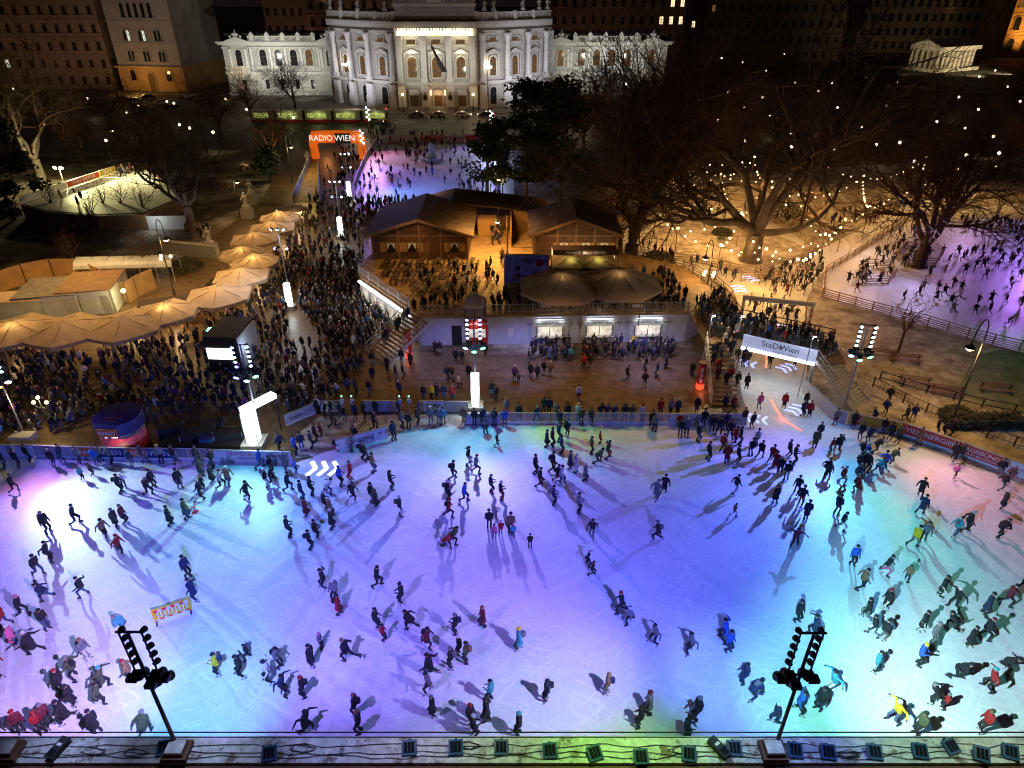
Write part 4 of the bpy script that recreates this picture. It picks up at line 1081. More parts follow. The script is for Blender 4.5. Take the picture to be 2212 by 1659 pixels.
rail_fence('wooden_fence', 'slat fence curving down between snow bank and lit ice path', [(1340, 556), (1400, 566), (1456, 577), (1497, 590), (1542, 612), (1580, 645), (1594, 695)], rails=4)
rail_fence('wooden_fence', 'slat fence on the garden side of the lit ice path', [(1334, 532), (1420, 560), (1525, 572), (1593, 590), (1668, 592), (1730, 565), (1775, 535)], rails=4)
rail_fence('wooden_fence', 'curved slat fence around the back of the garden ring', [(1380, 505), (1420, 478), (1500, 462), (1590, 462), (1660, 478), (1715, 505), (1765, 545)], rails=4)
rail_fence('wooden_fence', 'outer slat fence of the far bend behind the garden ring', [(1385, 478), (1440, 445), (1540, 428), (1640, 440), (1740, 480), (1800, 525)], rails=4)
rail_fence('wooden_fence', 'slat fence climbing from the violet rink up the long path', [(1778, 640), (1782, 592), (1858, 548), (1935, 490), (1960, 470)], rails=4)
rail_fence('wooden_fence', 'hexagonal slat fence around the lit planter in the violet rink', [(1853, 596), (1870, 578), (1920, 580), (1932, 600), (1918, 615), (1868, 614), (1853, 596)], rails=5)
rail_fence('wooden_fence', 'slat fence ring around the planter tree', [(1935, 560), (1950, 540), (2000, 535), (2035, 552), (2020, 575), (1960, 578), (1935, 560)], rails=5)
rail_fence('wooden_fence', 'far slat fence behind the skaters of the violet rink', [(1990, 480), (2090, 492), (2180, 500), (2260, 515)], rails=3)
rail_fence('wooden_fence', 'slat fence under the exit signs right of the start gate', [(1740, 665), (1738, 705), (1720, 740)], rails=4)
rail_fence('wooden_fence', 'short slat fence island between the two lit lanes', [(1600, 608), (1640, 604), (1700, 606), (1745, 590)], rails=4)
rail_fence('iron_railing', 'low black iron railing along the lower right footpath', [(1885, 835), (1950, 870), (2050, 915), (2130, 945), (2250, 985)], h=1.0, rails=2, m='dark_steel', infill=.35, cat='railing')
rail_fence('iron_railing', 'black railing beyond the footpath below the snowy lawn', [(1900, 820), (2000, 850), (2120, 880), (2260, 905)], h=.9, rails=2, m='dark_steel', cat='railing')
def bench(label, loc, rz, w=3.0, group=None):
    t = thing('park_bench', label, 'bench', loc, rz, group)
    mb = MB()
    for i in range(3): mb.box(-w / 2, -.25 + i * .17, .42, w / 2, -.12 + i * .17, .46)
    mb.build('seat', 'bench_wood', t)
    mb = MB()
    for i in range(3): mb.box(-w / 2, .30 + i * .03, .58 + i * .14, w / 2, .33 + i * .03, .68 + i * .14)
    mb.build('backrest', 'bench_wood', t)
    for x in (-w / 2 + .3, w / 2 - .3):
        mb = MB(); mb.box(-.04, -.25, 0, .04, -.18, .42); mb.box(-.04, .25, 0, .04, .40, .9); mb.box(-.04, -.25, .38, .04, .3, .42); mb.build('leg', 'dark_steel', t, loc=(x, 0, 0))
    return t
for (x, y, rz, lab) in ((1905, 775, -14, 'left bench of the pair on the snowy lawn'), (1955, 785, -12, 'right bench of the pair on the snowy lawn'), (2150, 850, -12, 'bench beside the green-lit lawn'), (1975, 835, -14, 'dark bench by the footpath, near the bridge stairs'), (2045, 855, -14, 'dark bench by the footpath, farther from the stairs')):
    bench(lab, G(x, y), R(rz))

# ------------------------------------------------------------------ terrace (z = 3.4) with its service wall
TZ = 3.4
TER = GP([(775, 594), (905, 682), (1490, 673), (1560, 640), (1475, 575), (1345, 545), (1345, 470), (1130, 425), (960, 410), (790, 560)], TZ)
te = thing('terrace', 'raised wooden terrace whose front wall holds the skate rental counters', 'terrace')
MB().prism(TER, TZ - .22, TZ).build('floor', 'terrace_deck', te)
inner = [p for p in GP([(778, 596), (907, 684), (1488, 675), (1555, 640), (1473, 577), (1343, 547), (1343, 472), (1130, 428), (962, 413), (793, 562)], TZ)]
MB().prism(inner, 0, TZ - .225).build('wall', 'wall_panel', te)
FL, FR = G(907, 684, TZ), G(1488, 675, TZ)
fd = (FR - FL); fL = fd.length; frz = math.atan2(fd.y, fd.x); fd.normalize()
def FW(x):  # image x on the wall -> distance along the front wall
    y = 676; u = (x - 1106) / F; k = FL.y / (_c + ((829.5 - y) / F) * _s)
    return u * k - FL.x
def wallthing(name, label, cat, u, z=0.0, out=0.0):
    p = FL + fd * u
    return thing(name, label, cat, (p.x + math.sin(frz) * out, p.y - math.cos(frz) * out, z), frz)
for i, (xa, xb, lab) in enumerate(((1148, 1231, 'left'), (1257, 1341, 'middle'), (1365, 1449, 'right'))):
    ua, ub = FW(xa), FW(xb); wd = ub - ua
    t = wallthing('rental_counter', f'lit skate rental counter with serving window, {lab} of the three', 'counter', (ua + ub) / 2)
    MB().box(-wd / 2, -.10, .05, wd / 2, -.004, 2.15).build('panel', 'grey_board', t)
    s = MB().box(-wd / 2 - .02, -.16, 2.16, wd / 2 + .02, -.004, 2.72).build('sign', 'grey_board', t)
    text('Schlittschuhverleih · Skate Rental', .36, (0, -.175, 2.44), 0, 'ink', s)
    w_ = MB().box(-wd * .34, -.13, .95, wd * .34, -.103, 2.05).build('window', 'counter_glow', t)
    for k in range(3): MB().box(-wd * .34 + k * wd * .34 - .04, -.17, .95, -wd * .34 + k * wd * .34 + .04, -.133, 2.05).build('post', 'black', w_)
    MB().box(-wd * .38, -.5, .86, wd * .38, -.104, .93).build('shelf', 'galvanised', t)
    l_ = wallthing('tube_light', f'white tube light above the {lab} rental counter', 'lamp', (ua + ub) / 2, 3.0, .35)
    MB().box(-wd * .36, -.06, .05, wd * .36, .06, .12).build('housing', 'dark_steel', l_)
    MB().tube([(-wd * .34, 0, 0), (wd * .34, 0, 0)], .035, 6).build('tube', 'white_bulb', l_)
    c = FL + fd * ((ua + ub) / 2)
    for dx in (-1.2, 1.2): lamp('SPOT', (c.x + dx, c.y - .5, 2.95), 26, (.95, 1, .92), (c.x + dx, c.y + .1, 1.3), 140, .9, .2)
    lamp('POINT', (c.x, c.y - .9, 1.7), 22, (1, .93, .75), size=.3)
u = (FW(1004) + FW(1052)) / 2
t = wallthing('information_counter', 'red information counter with a lit hatch in the terrace wall', 'counter', u)
MB().box(-1.15, -.12, .05, 1.15, -.004, 3.0).build('panel', 'red_paint', t)
MB().box(-.95, -.16, .95, .95, -.122, 1.9).build('hatch', 'counter_glow', t)
text('INFORMATION', .36, (0, -.13, 2.5), 0, 'ink_white', t)
p = FL + fd * u; lamp('SPOT', (p.x, p.y - .6, 3.0), 90, (1, 1, .92), (p.x, p.y, 1.5), 140, .9, .2)
t = wallthing('service_door', 'half-open grey door in the left part of the terrace wall', 'door', FW(985))
MB().box(-.55, -.05, 0, .55, -.004, 2.3).build('opening', 'black', t)
MB().box(.5, -.10, .03, 1.35, -.06, 2.3).build('leaf', 'grey_board', t)
t = wallthing('notice_sheet', 'white notice sheet pasted on the terrace wall', 'notice', FW(1103)); MB().box(-.3, -.03, 1.0, .3, -.004, 1.9).build('sheet', 'white_board', t)
# left slanted ticket wall under the terrace edge
SL, SR = G(777, 596, TZ), G(906, 684, TZ); sd_ = SR - SL; srz = math.atan2(sd_.y, sd_.x); sLn = sd_.length
t = thing('ticket_wall', 'slanted white ticket wall with a bright strip light facing the queue', 'counter', (SL.x, SL.y, 0), srz)
MB().box(.3, -.25, .1, sLn - 1, -.06, 3.1).build('panel', 'white_board', t)
MB().box(.5, -.55, 2.95, sLn - 1.5, -.30, 3.05).build('strip_light', 'white_bulb', t)
for i in range(5):
    MB().box(1.2 + i * 2.0, -.30, .95, 2.3 + i * 2.0, -.252, 2.2).build('window', 'counter_glow', t)
nx, ny = math.sin(srz), -math.cos(srz)
for i in range(4):
    p = SL.lerp(SR, (i + .5) / 4)
    lamp('SPOT', (p.x + nx * .8, p.y + ny * .8, 2.9), 150, (1, 1, .9), (p.x + nx * 2.2, p.y + ny * 2.2, .5), 150, .9, .3)
rail_fence('steel_railing', 'steel railing along the front edge of the terrace', [(907, 681), (1000, 680), (1200, 677), (1487, 673)], z=TZ, h=1.1, rails=2, m='galvanised', step=2.4, infill=.16, cat='railing')
rail_fence('steel_railing', 'steel railing above the slanted ticket wall', [(777, 593), (840, 636), (884, 665)], z=TZ, h=1.15, rails=2, m='galvanised', infill=.2, cat='railing')
rail_fence('steel_railing', 'low railing at the back right corner of the terrace', [(1475, 578), (1558, 640)], z=TZ, h=1.0, rails=2, m='fence_wood', cat='railing')
for i, (x, lab) in enumerate(((1178, 'left'), (1468 - 110, 'middle'))):
    p = G(x if i == 0 else 1375, 675, TZ); t = thing('notice_plate', f'white plate hung on the terrace railing above the {"left" if i == 0 else "right"} rental counter', 'notice', (p.x, p.y - .12, TZ)); MB().box(-.55, -.02, .62, .55, .02, .98).build('plate', 'white_board', t)
def stairs(name, label, a, b, c, n=14, zt=TZ, rail='galvanised', tread='bench_wood'):
    """a, b: ends of the lowest step on the ground; c: top landing point above a's side"""
    A_, B_, C_ = G(*a), G(*b), G(*c, zt); t = thing(name, label, 'staircase', (0, 0, 0))
    w = B_ - A_; run = C_ - A_; run.z = 0
    for i in range(n):
        f = (i + .5) / n; z = zt * (i + 1) / n
        p = A_ + run * f; q = p + w; d = run.normalized() * .16
        mb = MB(); mb.prism([(p.x - d.x, p.y - d.y), (q.x - d.x, q.y - d.y), (q.x + d.x, q.y + d.y), (p.x + d.x, p.y + d.y)], z - .05, z); mb.build('tread', tread, t)
    for s in (0, 1):
        p, q = A_ + w * s, A_ + w * s + run
        MB().bar((p.x, p.y, .08), (q.x, q.y, zt - .1), .08, .25).build('stringer', 'galvanised', t)
        mb = MB(); mb.bar((p.x, p.y, 1.1), (q.x, q.y, zt + 1.1), .06, .07); mb.bar((p.x, p.y, .65), (q.x, q.y, zt + .65), .03, .04)
        for k in range(7):
            f = k / 6; r_ = p.lerp(q, f); mb.bar((r_.x, r_.y, zt * f), (r_.x, r_.y, zt * f + 1.1), .045, .045)
        mb.build('handrail', rail, t)
    return t
stairs('staircase', 'wooden staircase descending left from the terrace beside the queue', (791, 763), (833, 793), (882, 672))
stairs('staircase', 'broad lit staircase between the terrace and the footbridge', (1536, 879), (1597, 879), (1524, 738), n=15)
# landing and bridge
BR = GP([(1490, 675), (1525, 738), (1600, 740), (1762, 775), (1828, 782), (1800, 735), (1600, 690), (1560, 640)], TZ)
bd = thing('footbridge', 'footbridge with a glowing white city banner over the rink channel', 'bridge')
MB().prism(BR, TZ - .28, TZ - .004).build('deck', 'bench_wood', bd)
for (x, y) in ((1603, 742), (1760, 776), (1600, 692), (1798, 737), (1527, 738)):
    p = G(x, y, TZ); MB().box(p.x - .12, p.y - .12, 0, p.x + .12, p.y + .12, TZ - .29).build('pillar', 'galvanised', bd)
P, Q = G(1603, 746, TZ), G(1761, 782, TZ); d = Q - P; L = d.length; rz = math.atan2(d.y, d.x)
bn = thing('city_banner', 'long white glowing banner with city lettering on the footbridge', 'banner', P, rz)
MB().box(0, -.2, -.05, L, -.06, 1.25).build('face', 'blue_sign_glow', bn)
MB().box(0, -.26, -.28, L, -.08, -.052).build('light_strip', 'white_bulb', bn)
text('StaDt', .8, (L * .40, -.22, .75), 0, 'ink', bn); text('Wien', .8, (L * .64, -.22, .75), 0, 'ink', bn); text('+', .7, (L * .52, -.22, .75), 0, 'ink_red', bn); text('Wien ist anders.', .34, (L * .60, -.22, .2), 0, 'ink', bn)
for f in (.15, .38, .62, .85):
    p = P.lerp(Q, f); lamp('SPOT', (p.x, p.y - .6, TZ - .3), 45, (.8, .88, 1), (p.x, p.y - 1.6, 0), 150, .9, .2)
rail_fence('steel_railing', 'mesh railing on the park side of the footbridge', [(1562, 642), (1600, 692), (1798, 736)], z=TZ, h=1.2, rails=3, m='dark_steel', cat='railing')
stairs('staircase', 'steel mesh staircase going down right of the footbridge', (1842, 890), (1876, 868), (1762, 778), n=16, tread='galvanised')
for (x, y, lab) in ((1590, 742, 'slim pole with small white lamp at the left end of the banner'), (1528, 742, 'slim pole with small white lamp at the head of the broad stairs'), (1740, 790, 'slim pole with small white lamp right of the banner')):
    p = G(x, y, TZ); t = thing('lamp_pole', lab, 'lamp pole', (p.x, p.y, TZ))
    MB().tube([(0, 0, -TZ if x == 1740 else 0), (0, 0, 3.0)], .05, 6).build('pole', 'galvanised', t); MB().box(-.3, -.06, 3.0, .3, .06, 3.08).build('arm', 'galvanised', t); MB().ball((.25, 0, 2.95), .1, 6).build('bulb', 'white_bulb', t)
    lamp('POINT', (p.x + .25, p.y, TZ + 2.8), 120, (1, .93, .8), size=.1)
p = G(1552, 720, TZ); lamp('SPOT', (p.x, p.y - 1, TZ + 3.5), 700, (1, .82, .45), G(1560, 800, 1.5), 80, .9, .2)
# start gate in the ice lane
gt = thing('lane_gate', 'white gate with entry and no-entry signs over the ice lane', 'gate')
a, m_, b = G(1598, 705), G(1665, 695), G(1748, 700)
a, m_, b = G(1597, 702), G(1664, 712), G(1742, 718)
hz = 3.1
for p in (a, m_, b): MB().box(p.x - .16, p.y - .08, 0, p.x + .16, p.y + .08, hz).build('post', 'white_board', gt)
dd = b - a; rz = math.atan2(dd.y, dd.x)
bm2 = MB().at((a.x, a.y, 0), rz); bm2.box(-.2, -.12, hz, dd.length + .2, .12, hz + .55); be = bm2.build('beam', 'white_board', gt)
for f, tx in ((.24, 'Einfahrt · Entrance'), (.74, 'Keine Einfahrt · No entrance')):
    p = a.lerp(b, f); text(tx, .30, (p.x, p.y - .14, hz + .28), rz, 'ink', gt)
for p in (m_, b):
    for z in (.6, 1.3, 2.0, 2.7): MB().tube([(p.x, p.y - .09, z), (p.x, p.y - .12, z)], .13, 12).build('no_entry_disc', 'ink_red', gt)
# ------------------------------------------------------------------ chalets
def chalet(label, pL, pR, z, wallh, ridge, depth, wins, side_over=1.2):
    P, Q = G(*pL, z), G(*pR, z); L = (Q - P).length; rz = math.atan2(Q.y - P.y, Q.x - P.x)
    t = thing('chalet', label, 'hut', (P.x, P.y, z), rz)
    w = MB(); vprism(w, [(0, 0), (L, 0), (L, wallh), (L / 2, ridge - .25), (0, wallh)], 0, .2); f = w.build('gable_wall', 'hut_wood', t)
    MB().box(0, .202, 0, .2, depth, wallh).build('side_wall', 'hut_wood_side', t); MB().box(L - .2, .202, 0, L, depth, wallh).build('side_wall', 'hut_wood_side', t)
    w = MB(); vprism(w, [(.21, 0), (L - .21, 0), (L - .21, wallh), (L / 2, ridge - .3), (.21, wallh)], depth - .2, depth); w.build('gable_wall', 'hut_wood', t)
    o = side_over; sl = (ridge - wallh) / (L / 2)
    for s in (0, 1):
        xe = -o if s == 0 else L + o
        r_ = MB(); pts = [(xe, wallh - o * sl), (L / 2, ridge), (L / 2, ridge + .22), (xe, wallh - o * sl + .22)]
        if s == 1: pts = [(L / 2, ridge), (xe, wallh - o * sl), (xe, wallh - o * sl + .22), (L / 2, ridge + .22)]
        vprism(r_, pts, -o, depth + o)
        rf = r_.build('roof', 'shingle', t)
        MB().bar((xe, -o - .03, wallh - o * sl + .1), (L / 2, -o - .03, ridge + .1), .05, .34).build('barge_board', 'bench_wood', rf)
    for x in (.12, L * .28, L * .5, L * .72, L - .12):
        hh = wallh + (L / 2 - abs(x - L / 2)) * sl - .35
        MB().box(x - .12, -.08, 0, x + .12, -.004, hh).build('timber_post', 'bench_wood', t)
    MB().box(.25, -.07, wallh - .25, L - .25, -.005, wallh - .05).build('beam', 'bench_wood', t)
    for fx in wins:
        w = MB(); q = lambda a_, b_: [(-a_ / 2, 0), (a_ / 2, 0), (a_ / 2, b_), (-a_ / 2, b_)]
        ring(w, q(1.3, 1.25), q(1.05, 1.1), -.1, 0); wf = w.build('window', 'bench_wood', t, loc=(L * fx, 0, 1.0))
        MB().box(-.53, -.05, .02, .53, -.005, 1.1).build('pane', 'window_glass', wf)
        c = MB(); c.add([(-.5, -.07, 1.08), (.5, -.07, 1.08), (.12, -.07, .95), (.45, -.07, .3), (-.45, -.07, .3), (-.12, -.07, .95)], [(0, 5, 4), (1, 3, 2), (0, 1, 2, 5)]); c.build('curtain', 'white_board', wf)
        for s in (-1, 1): MB().box(s * 1.0 - .32, -.07, .0, s * 1.0 + .32, -.005, 1.15).build('shutter', 'ply', wf)
    MB().box(L * .56 - .5, -.06, 0, L * .56 + .5, -.003, 2.1).build('door', 'ply_dark', t)
    return t, L, rz
c1, L1, _ = chalet('big timber chalet with shingle gable roof behind the table rows', (806, 560), (1012, 560), TZ, 3.2, 5.05, 10.0, (.2, .42, .86), .7)
text('Hütte', .45, (L1 * .62, -.09, 3.2), 0, 'black', c1)
chalet('second timber chalet with curtained windows behind the beer stall', (1152, 560), (1332, 560), TZ, 3.2, 5.1, 8.5, (.36, .62, .84), .6)
# link roof between them, seen over the first ridge
P = G(1010, 500, TZ); lk = thing('link_shed', 'long lean-to roof linking the two chalets at the back', 'shed', (P.x - 3, P.y, TZ))
r_ = MB(); vprism(r_, [(-7, 2.0), (1.0, 4.1), (14, 2.6), (14, 2.4), (1.0, 3.85), (-7, 1.8)][::-1], 0, 7); r_.build('roof', 'shingle', lk)
MB().box(-6, .5, 0, 13.5, 6.5, 1.9).build('wall', 'hut_wood', lk)
MB().box(4.5, -1.6, 0, 7.0, .45, 2.2).build('door_panel', 'ply', lk)
# box passage behind the screen, orange lit
P = G(1106, 535, TZ); pb = thing('plywood_passage', 'tall plywood passage box between the two chalets', 'hut', (P.x - .2, P.y, TZ))
MB().box(0, 0, 0, .12, 7, 2.9).build('wall', 'ply', pb); MB().box(3.4, 0, 0, 3.52, 7, 2.9).build('wall', 'ply', pb); MB().box(.13, 6.9, 0, 3.39, 7, 2.9).build('wall', 'ply', pb); MB().box(.13, 0, .02, 3.39, 6.89, .12).build('floor', 'terrace_deck', pb)
# screen
P = G(1089, 627, TZ); sc_ = thing('video_screen', 'big dark blue violet display panel on the terrace', 'screen', (P.x, P.y, TZ))
wd = G(1184, 627, TZ).x - P.x; hh = HT(1089, 627, 550, TZ) - TZ
MB().box(0, -.02, .0, wd, .25, hh).build('frame', 'galvanised', sc_); MB().box(.12, -.05, .9, wd - .12, -.022, hh - .12).build('panel', 'violet_screen', sc_)
rr = random.Random(4)
for i in range(7):
    x, z = rr.uniform(.8, wd - .8), rr.uniform(1.6, hh - .6); MB().ball((x, -.055, z), rr.uniform(.2, .5), 9, sq=(1, .03, 1)).build('picture_shape', ('navy', 'plaster', 'red_paint')[i % 3], sc_)
# ------------------------------------------------------------------ parasols
def parasol(label, peak, z0, w, hp, hr, n=8, m='canvas', glow=0, group=None, rz=0.0, legs=4, sx=1.0, trim='canvas_trim', ceil=0, lc=(1, .66, .3)):
    """big market parasol: peak given as seen; hp, hr heights of peak and rim above z0"""
    p = G(peak[0], peak[1], z0 + hp)
    t = thing('parasol', label, 'parasol', (p.x, p.y, z0), rz, group)
    r_ = w / 2; vs = [(0, 0, hp)]; fs = []; N = n
    rim = [(r_ * sx * math.cos(2 * math.pi * (i + .5) / N), r_ * math.sin(2 * math.pi * (i + .5) / N)) for i in range(N)]
    K = 5
    for k in range(1, K + 1):
        f = k / K
        for i in range(N):
            a, b = rim[i], rim[(i + 1) % N]
            for j in range(3):
                g_ = j / 3; x = a[0] + (b[0] - a[0]) * g_; y = a[1] + (b[1] - a[1]) * g_
                sag = .14 * math.sin(math.pi * f) + (.10 * f * math.sin(math.pi * g_))
                vs.append((x * f, y * f, hp + (hr - hp) * f - sag))
    W = N * 3
    for i in range(W): fs.append((0, 1 + i, 1 + (i + 1) % W))
    for k in range(K - 1):
        for i in range(W):
            j = (i + 1) % W; fs.append((1 + k * W + i, 1 + (k + 1) * W + i, 1 + (k + 1) * W + j, 1 + k * W + j))
    MB().add(vs, fs).build('canopy', m, t, smooth=False)
    v = MB(); last = vs[-W:]
    vv = [(x * 1.004, y * 1.004, z) for x, y, z in last] + [(x * 1.004, y * 1.004, hr - .42) for x, y, z in last]
    v.add(vv, [(i, W + i, W + (i + 1) % W, (i + 1) % W) for i in range(W)]); v.build('valance', trim, t)
    rb = MB()
    for a in rim: rb.bar((0, 0, hp - .12), (a[0] * .98, a[1] * .98, hr - .10), .05, .06)
    rb.build('rib_frame', 'bench_wood', t)
    MB().lathe([(.10, 0), (.08, hp)], n=8).build('pole', 'bench_wood', t)
    st = N // legs if legs else 1
    for i in range(0, N, max(1, st)):
        if legs: MB().box(rim[i][0] * .97 - .06, rim[i][1] * .97 - .06, 0, rim[i][0] * .97 + .06, rim[i][1] * .97 + .06, hr - .12).build('leg', 'ply_dark', t)
    if glow:
        MB().ball((0, 0, hp - .45), .22, 8).build('lamp', 'bulb', t)
        lamp('POINT', (p.x + .0, p.y - .45, z0 + hp - .75), glow, lc, size=.25)
    if ceil: lamp('POINT', (p.x, p.y, z0 + 2.1), ceil, lc, size=.4)
    return t
PG = 'cream parasols in a chain over the food stalls'
for (x, y, w, gl, lab) in ((26, 692, 9.0, 260, 'cream parasol at the left edge over the first food stall'), (135, 691, 9.0, 0, 'second cream parasol from the left in the chain'), (263, 681, 9.0, 0, 'third cream parasol from the left, above the dark crowd'),
                       (354, 653, 7.5, 420, 'brightly lit cream parasol over the doughnut stall'), (468, 618, 8.2, 60, 'fifth cream parasol, in front of the bend of the chain'), (518, 577, 7.6, 60, 'sixth cream parasol, in the middle of the bend'),
                       (547, 547, 6.6, 260, 'cream parasol with a bright top above the bend'), (521, 530, 6.4, 260, 'cream parasol with a bright top set back to the left'), (547, 499, 7.4, 90, 'plain cream parasol third from the far end'),
                       (585, 476, 7.4, 120, 'cream parasol second from the far end'), (601, 454, 6.4, 300, 'farthest cream parasol of the chain')):
    parasol(lab, (x, y), 0, w * .92, 4.3, 3.3, n=6 if w > 7 else 8, glow=gl * .5, group=PG, rz=R(11), sx=1.0, ceil=300 if gl else 110, legs=3, lc=(1, .58, .2))
parasol('left one of the two wide parasols on the terrace', (1215, 588), TZ, 9.2, 4.4, 3.0, glow=25, group='wide parasols on the terrace', trim='canvas_trim', m='canvas')
parasol('right one of the two wide parasols on the terrace', (1338, 582), TZ, 9.2, 4.4, 3.0, glow=35, group='wide parasols on the terrace')
parasol('small square-topped canopy of the stall behind the wide parasols, left', (1232, 551), TZ, 5.6, 3.9, 3.2, n=4, glow=60, rz=R(0), lc=(.9, .85, .2))
parasol('small square-topped canopy of the stall behind the wide parasols, right', (1292, 551), TZ, 5.6, 3.9, 3.2, n=4, glow=60, rz=R(0), lc=(.9, .85, .2))
parasol('small pale pavilion tent at the terrace railing', (1024, 630), TZ, 2.9, 3.3, 2.3, n=4, m='canvas_lilac', trim='canvas_lilac', legs=4)
p = G(1025, 684, TZ); t = thing('tent_skirt', 'pale cloth skirt tied to the railing below the small tent', 'cloth', (p.x, p.y - .05, TZ)); MB().box(-1.0, -.03, .05, 1.0, .02, 1.15).build('cloth', 'canvas_lilac', t)
# food stalls under the parasols
def stall(label, x, y, w, rz, sign=None, z=0.0):
    p = G(x, y, z); t = thing('food_stall', label, 'stall', p, rz)
    MB().box(-w / 2, .02, 0, w / 2, 2.2, 1.0).build('counter', 'ply_dark', t)
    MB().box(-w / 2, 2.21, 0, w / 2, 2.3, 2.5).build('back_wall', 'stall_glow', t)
    MB().box(-w / 2, -.3, 2.5, w / 2, 2.3, 2.62).build('roof', 'dark_fascia', t)
    f = MB().box(-w / 2, -.42, 2.35, w / 2, -.31, 3.0).build('fascia', 'dark_fascia', t)
    if sign: text(sign, .42, (0, -.44, 2.68), 0, 'ink_white', f)
    for i in range(int(w * 1.6)):
        MB().box(-w / 2 + .2 + i * .62, .3, 1.0, -w / 2 + .6 + i * .62, .7, 1.25).build('tray', ('yellow_board', 'white_plastic', 'red_board', 'ply')[i % 4], t)
    for s in (-1, 1): MB().box(s * (w / 2 - .06) - .06, -.3, 1.0, s * (w / 2 - .06) + .06, -.18, 2.49).build('post', 'ply_dark', t)
    c = Vector((math.sin(rz), -math.cos(rz), 0))
    lamp('POINT', (p.x - c.x * .6, p.y - c.y * .6, z + 2.2), 220, (1, .7, .36), size=.3)
    lamp('POINT', (p.x + c.x * 1.0, p.y + c.y * 1.0, z + 2.1), 80, (1, .7, .36), size=.3)
    return t
stall('food stall with bright trays at the left edge', 30, 765, 7.5, R(6), 'SÜSSER & GOTTENES')
stall('doughnut stall with a lettered dark fascia', 378, 703, 6.4, R(25), 'SCHLEMMERKRAPFEN')
stall('glowing stall under the sixth parasol', 560, 608, 4.5, R(48))
stall('brightly lit stall at the far end of the parasol chain', 640, 490, 4.0, R(35))
stall('beer stall with pale lettering behind the wide parasols', 1262, 590, 7.6, 0, 'PUNSCH   BROTGENUSS', TZ)
# table rows on the terrace
def table(loc, rz, label=None, dark=True, g='beer table sets on the terrace'):
    t = thing('beer_table', label, 'table', loc, rz, g)
    MB().box(-1.0, -.3, .72, 1.0, .3, .77).build('tabletop', 'dark_wood', t)
    for s in (-1, 1):
        MB().box(-1.0, s * .65 - .13, .42, 1.0, s * .65 + .13, .46).build('bench_seat', 'dark_wood', t)
        mb = MB(); mb.box(s * .75 - .03, -.25, 0, s * .75 + .03, .25, .05); mb.box(s * .75 - .03, -.03, .05, s * .75 + .03, .03, .719)
        for q_ in (-1, 1): mb.box(s * .75 - .03, q_ * .65 - .03, 0, s * .75 + .03, q_ * .65 + .03, .419)
        mb.build('leg', 'dark_steel', t)
    return t
pt = table((0, 0, -50), 0, 'x'); first = True; k = 0
LBL = {}
for row, (y, xs) in enumerate(((575, range(840, 1040, 36)), (592, range(842, 1040, 34)), (610, range(858, 1035, 33)), (628, range(905, 1030, 34)))):
    for i, x in enumerate(xs):
        p = G(x, y, TZ); o = pt if first else tree_copy(pt); first = False
        o.location = (p.x, p.y, TZ); o.rotation_euler = (0, 0, R(82 + rr.uniform(-9, 9)))
        o['label'] = f"beer table set, {('first', 'second', 'third', 'fourth', 'fifth', 'sixth', 'seventh')[i]} from the left in the {('row nearest the chalet', 'second row from the chalet', 'third row from the chalet', 'front row')[row]}"
for i, (x, y) in enumerate(((742, 545), (760, 560), (725, 560), (700, 590), (722, 578), (30, 880), (75, 850), (120, 880), (165, 850), (210, 880), (255, 852), (60, 912), (150, 912), (215, 842), (330, 852), (300, 878))):
    p = G(x, y); o = tree_copy(pt); o.location = (p.x, p.y, 0); o.rotation_euler = (0, 0, R(0 if i < 5 else 52)); o['group'] = 'beer table sets on the plaza'
    o['label'] = f"beer table set, {('first', 'second', 'third', 'fourth', 'fifth', 'sixth', 'seventh', 'eighth', 'ninth', 'tenth', 'eleventh')[i if i < 5 else i - 5]} from the left of those {'below the glowing column at the chalet' if i < 5 else 'in the crowd behind the left rink side'}"
_b = sorted([o for o in COL.objects if o.get('group') == 'beer table sets on the plaza'], key=lambda o: o.location.x)
_o = ('first', 'second', 'third', 'fourth', 'fifth', 'sixth', 'seventh', 'eighth', 'ninth', 'tenth', 'eleventh')
for grp, nm in (([o for o in _b if o.location.y > 70], 'by the chalet side'), ([o for o in _b if o.location.y <= 70], 'in the left crowd')):
    for i, o in enumerate(grp): o['label'] = f'beer table set, {_o[i]} from the left of those {nm}'
for i, (x, y, lab) in enumerate(((1180, 655, 'left'), (1255, 650, 'middle'), (1310, 655, 'right'))):
    p = G(x, y, TZ); t = thing('bar_table', f'round standing table under the wide parasols, {lab} one', 'table', p); MB().lathe([(.3, 0), (.05, .05), (.05, 1.05)], n=8).build('stand', 'dark_steel', t); MB().lathe([(.42, 1.06), (.42, 1.1)], n=14).build('tabletop', 'bench_wood', t)
# hoarding and site containers on the left
def container(label, c, w, d, h, rz, wallm='container', roofm='ply_dark'):
    p = G(*c); t = thing('site_container', label, 'container', p, rz)
    MB().box(-w / 2, 0, 0, w / 2, d, h).build('wall', wallm, t)
    MB().box(-w / 2 - .06, -.06, h + .002, w / 2 + .06, d + .06, h + .14).build('roof', roofm, t)
    f = MB().box(-w * .1, -.06, .1, w * .22, -.004, 2.1).build('door', 'grey_board', t)
    for s in (-1, 1): MB().box(s * w / 2 - .07, -.08, 0, s * w / 2 + .07, .06, h).build('corner_post', 'galvanised', t)
    for i in range(8): MB().box(w * .28 + i * .12, -.03, .2, w * .28 + i * .12 + .05, -.004, 2.2).build('louvre', 'galvanised', t) if w > 4 else None
    return t
container('container with corrugated roof behind the left parasols', (110, 690), 6.5, 6, 2.7, R(12), roofm='corrugated')
container('container with brown flat roof and double doors', (195, 680), 5.8, 6.4, 2.8, R(12))
container('low white container at the left edge behind the parasols', (20, 700), 7.5, 3.2, 2.5, R(10), roofm='canvas_trim')
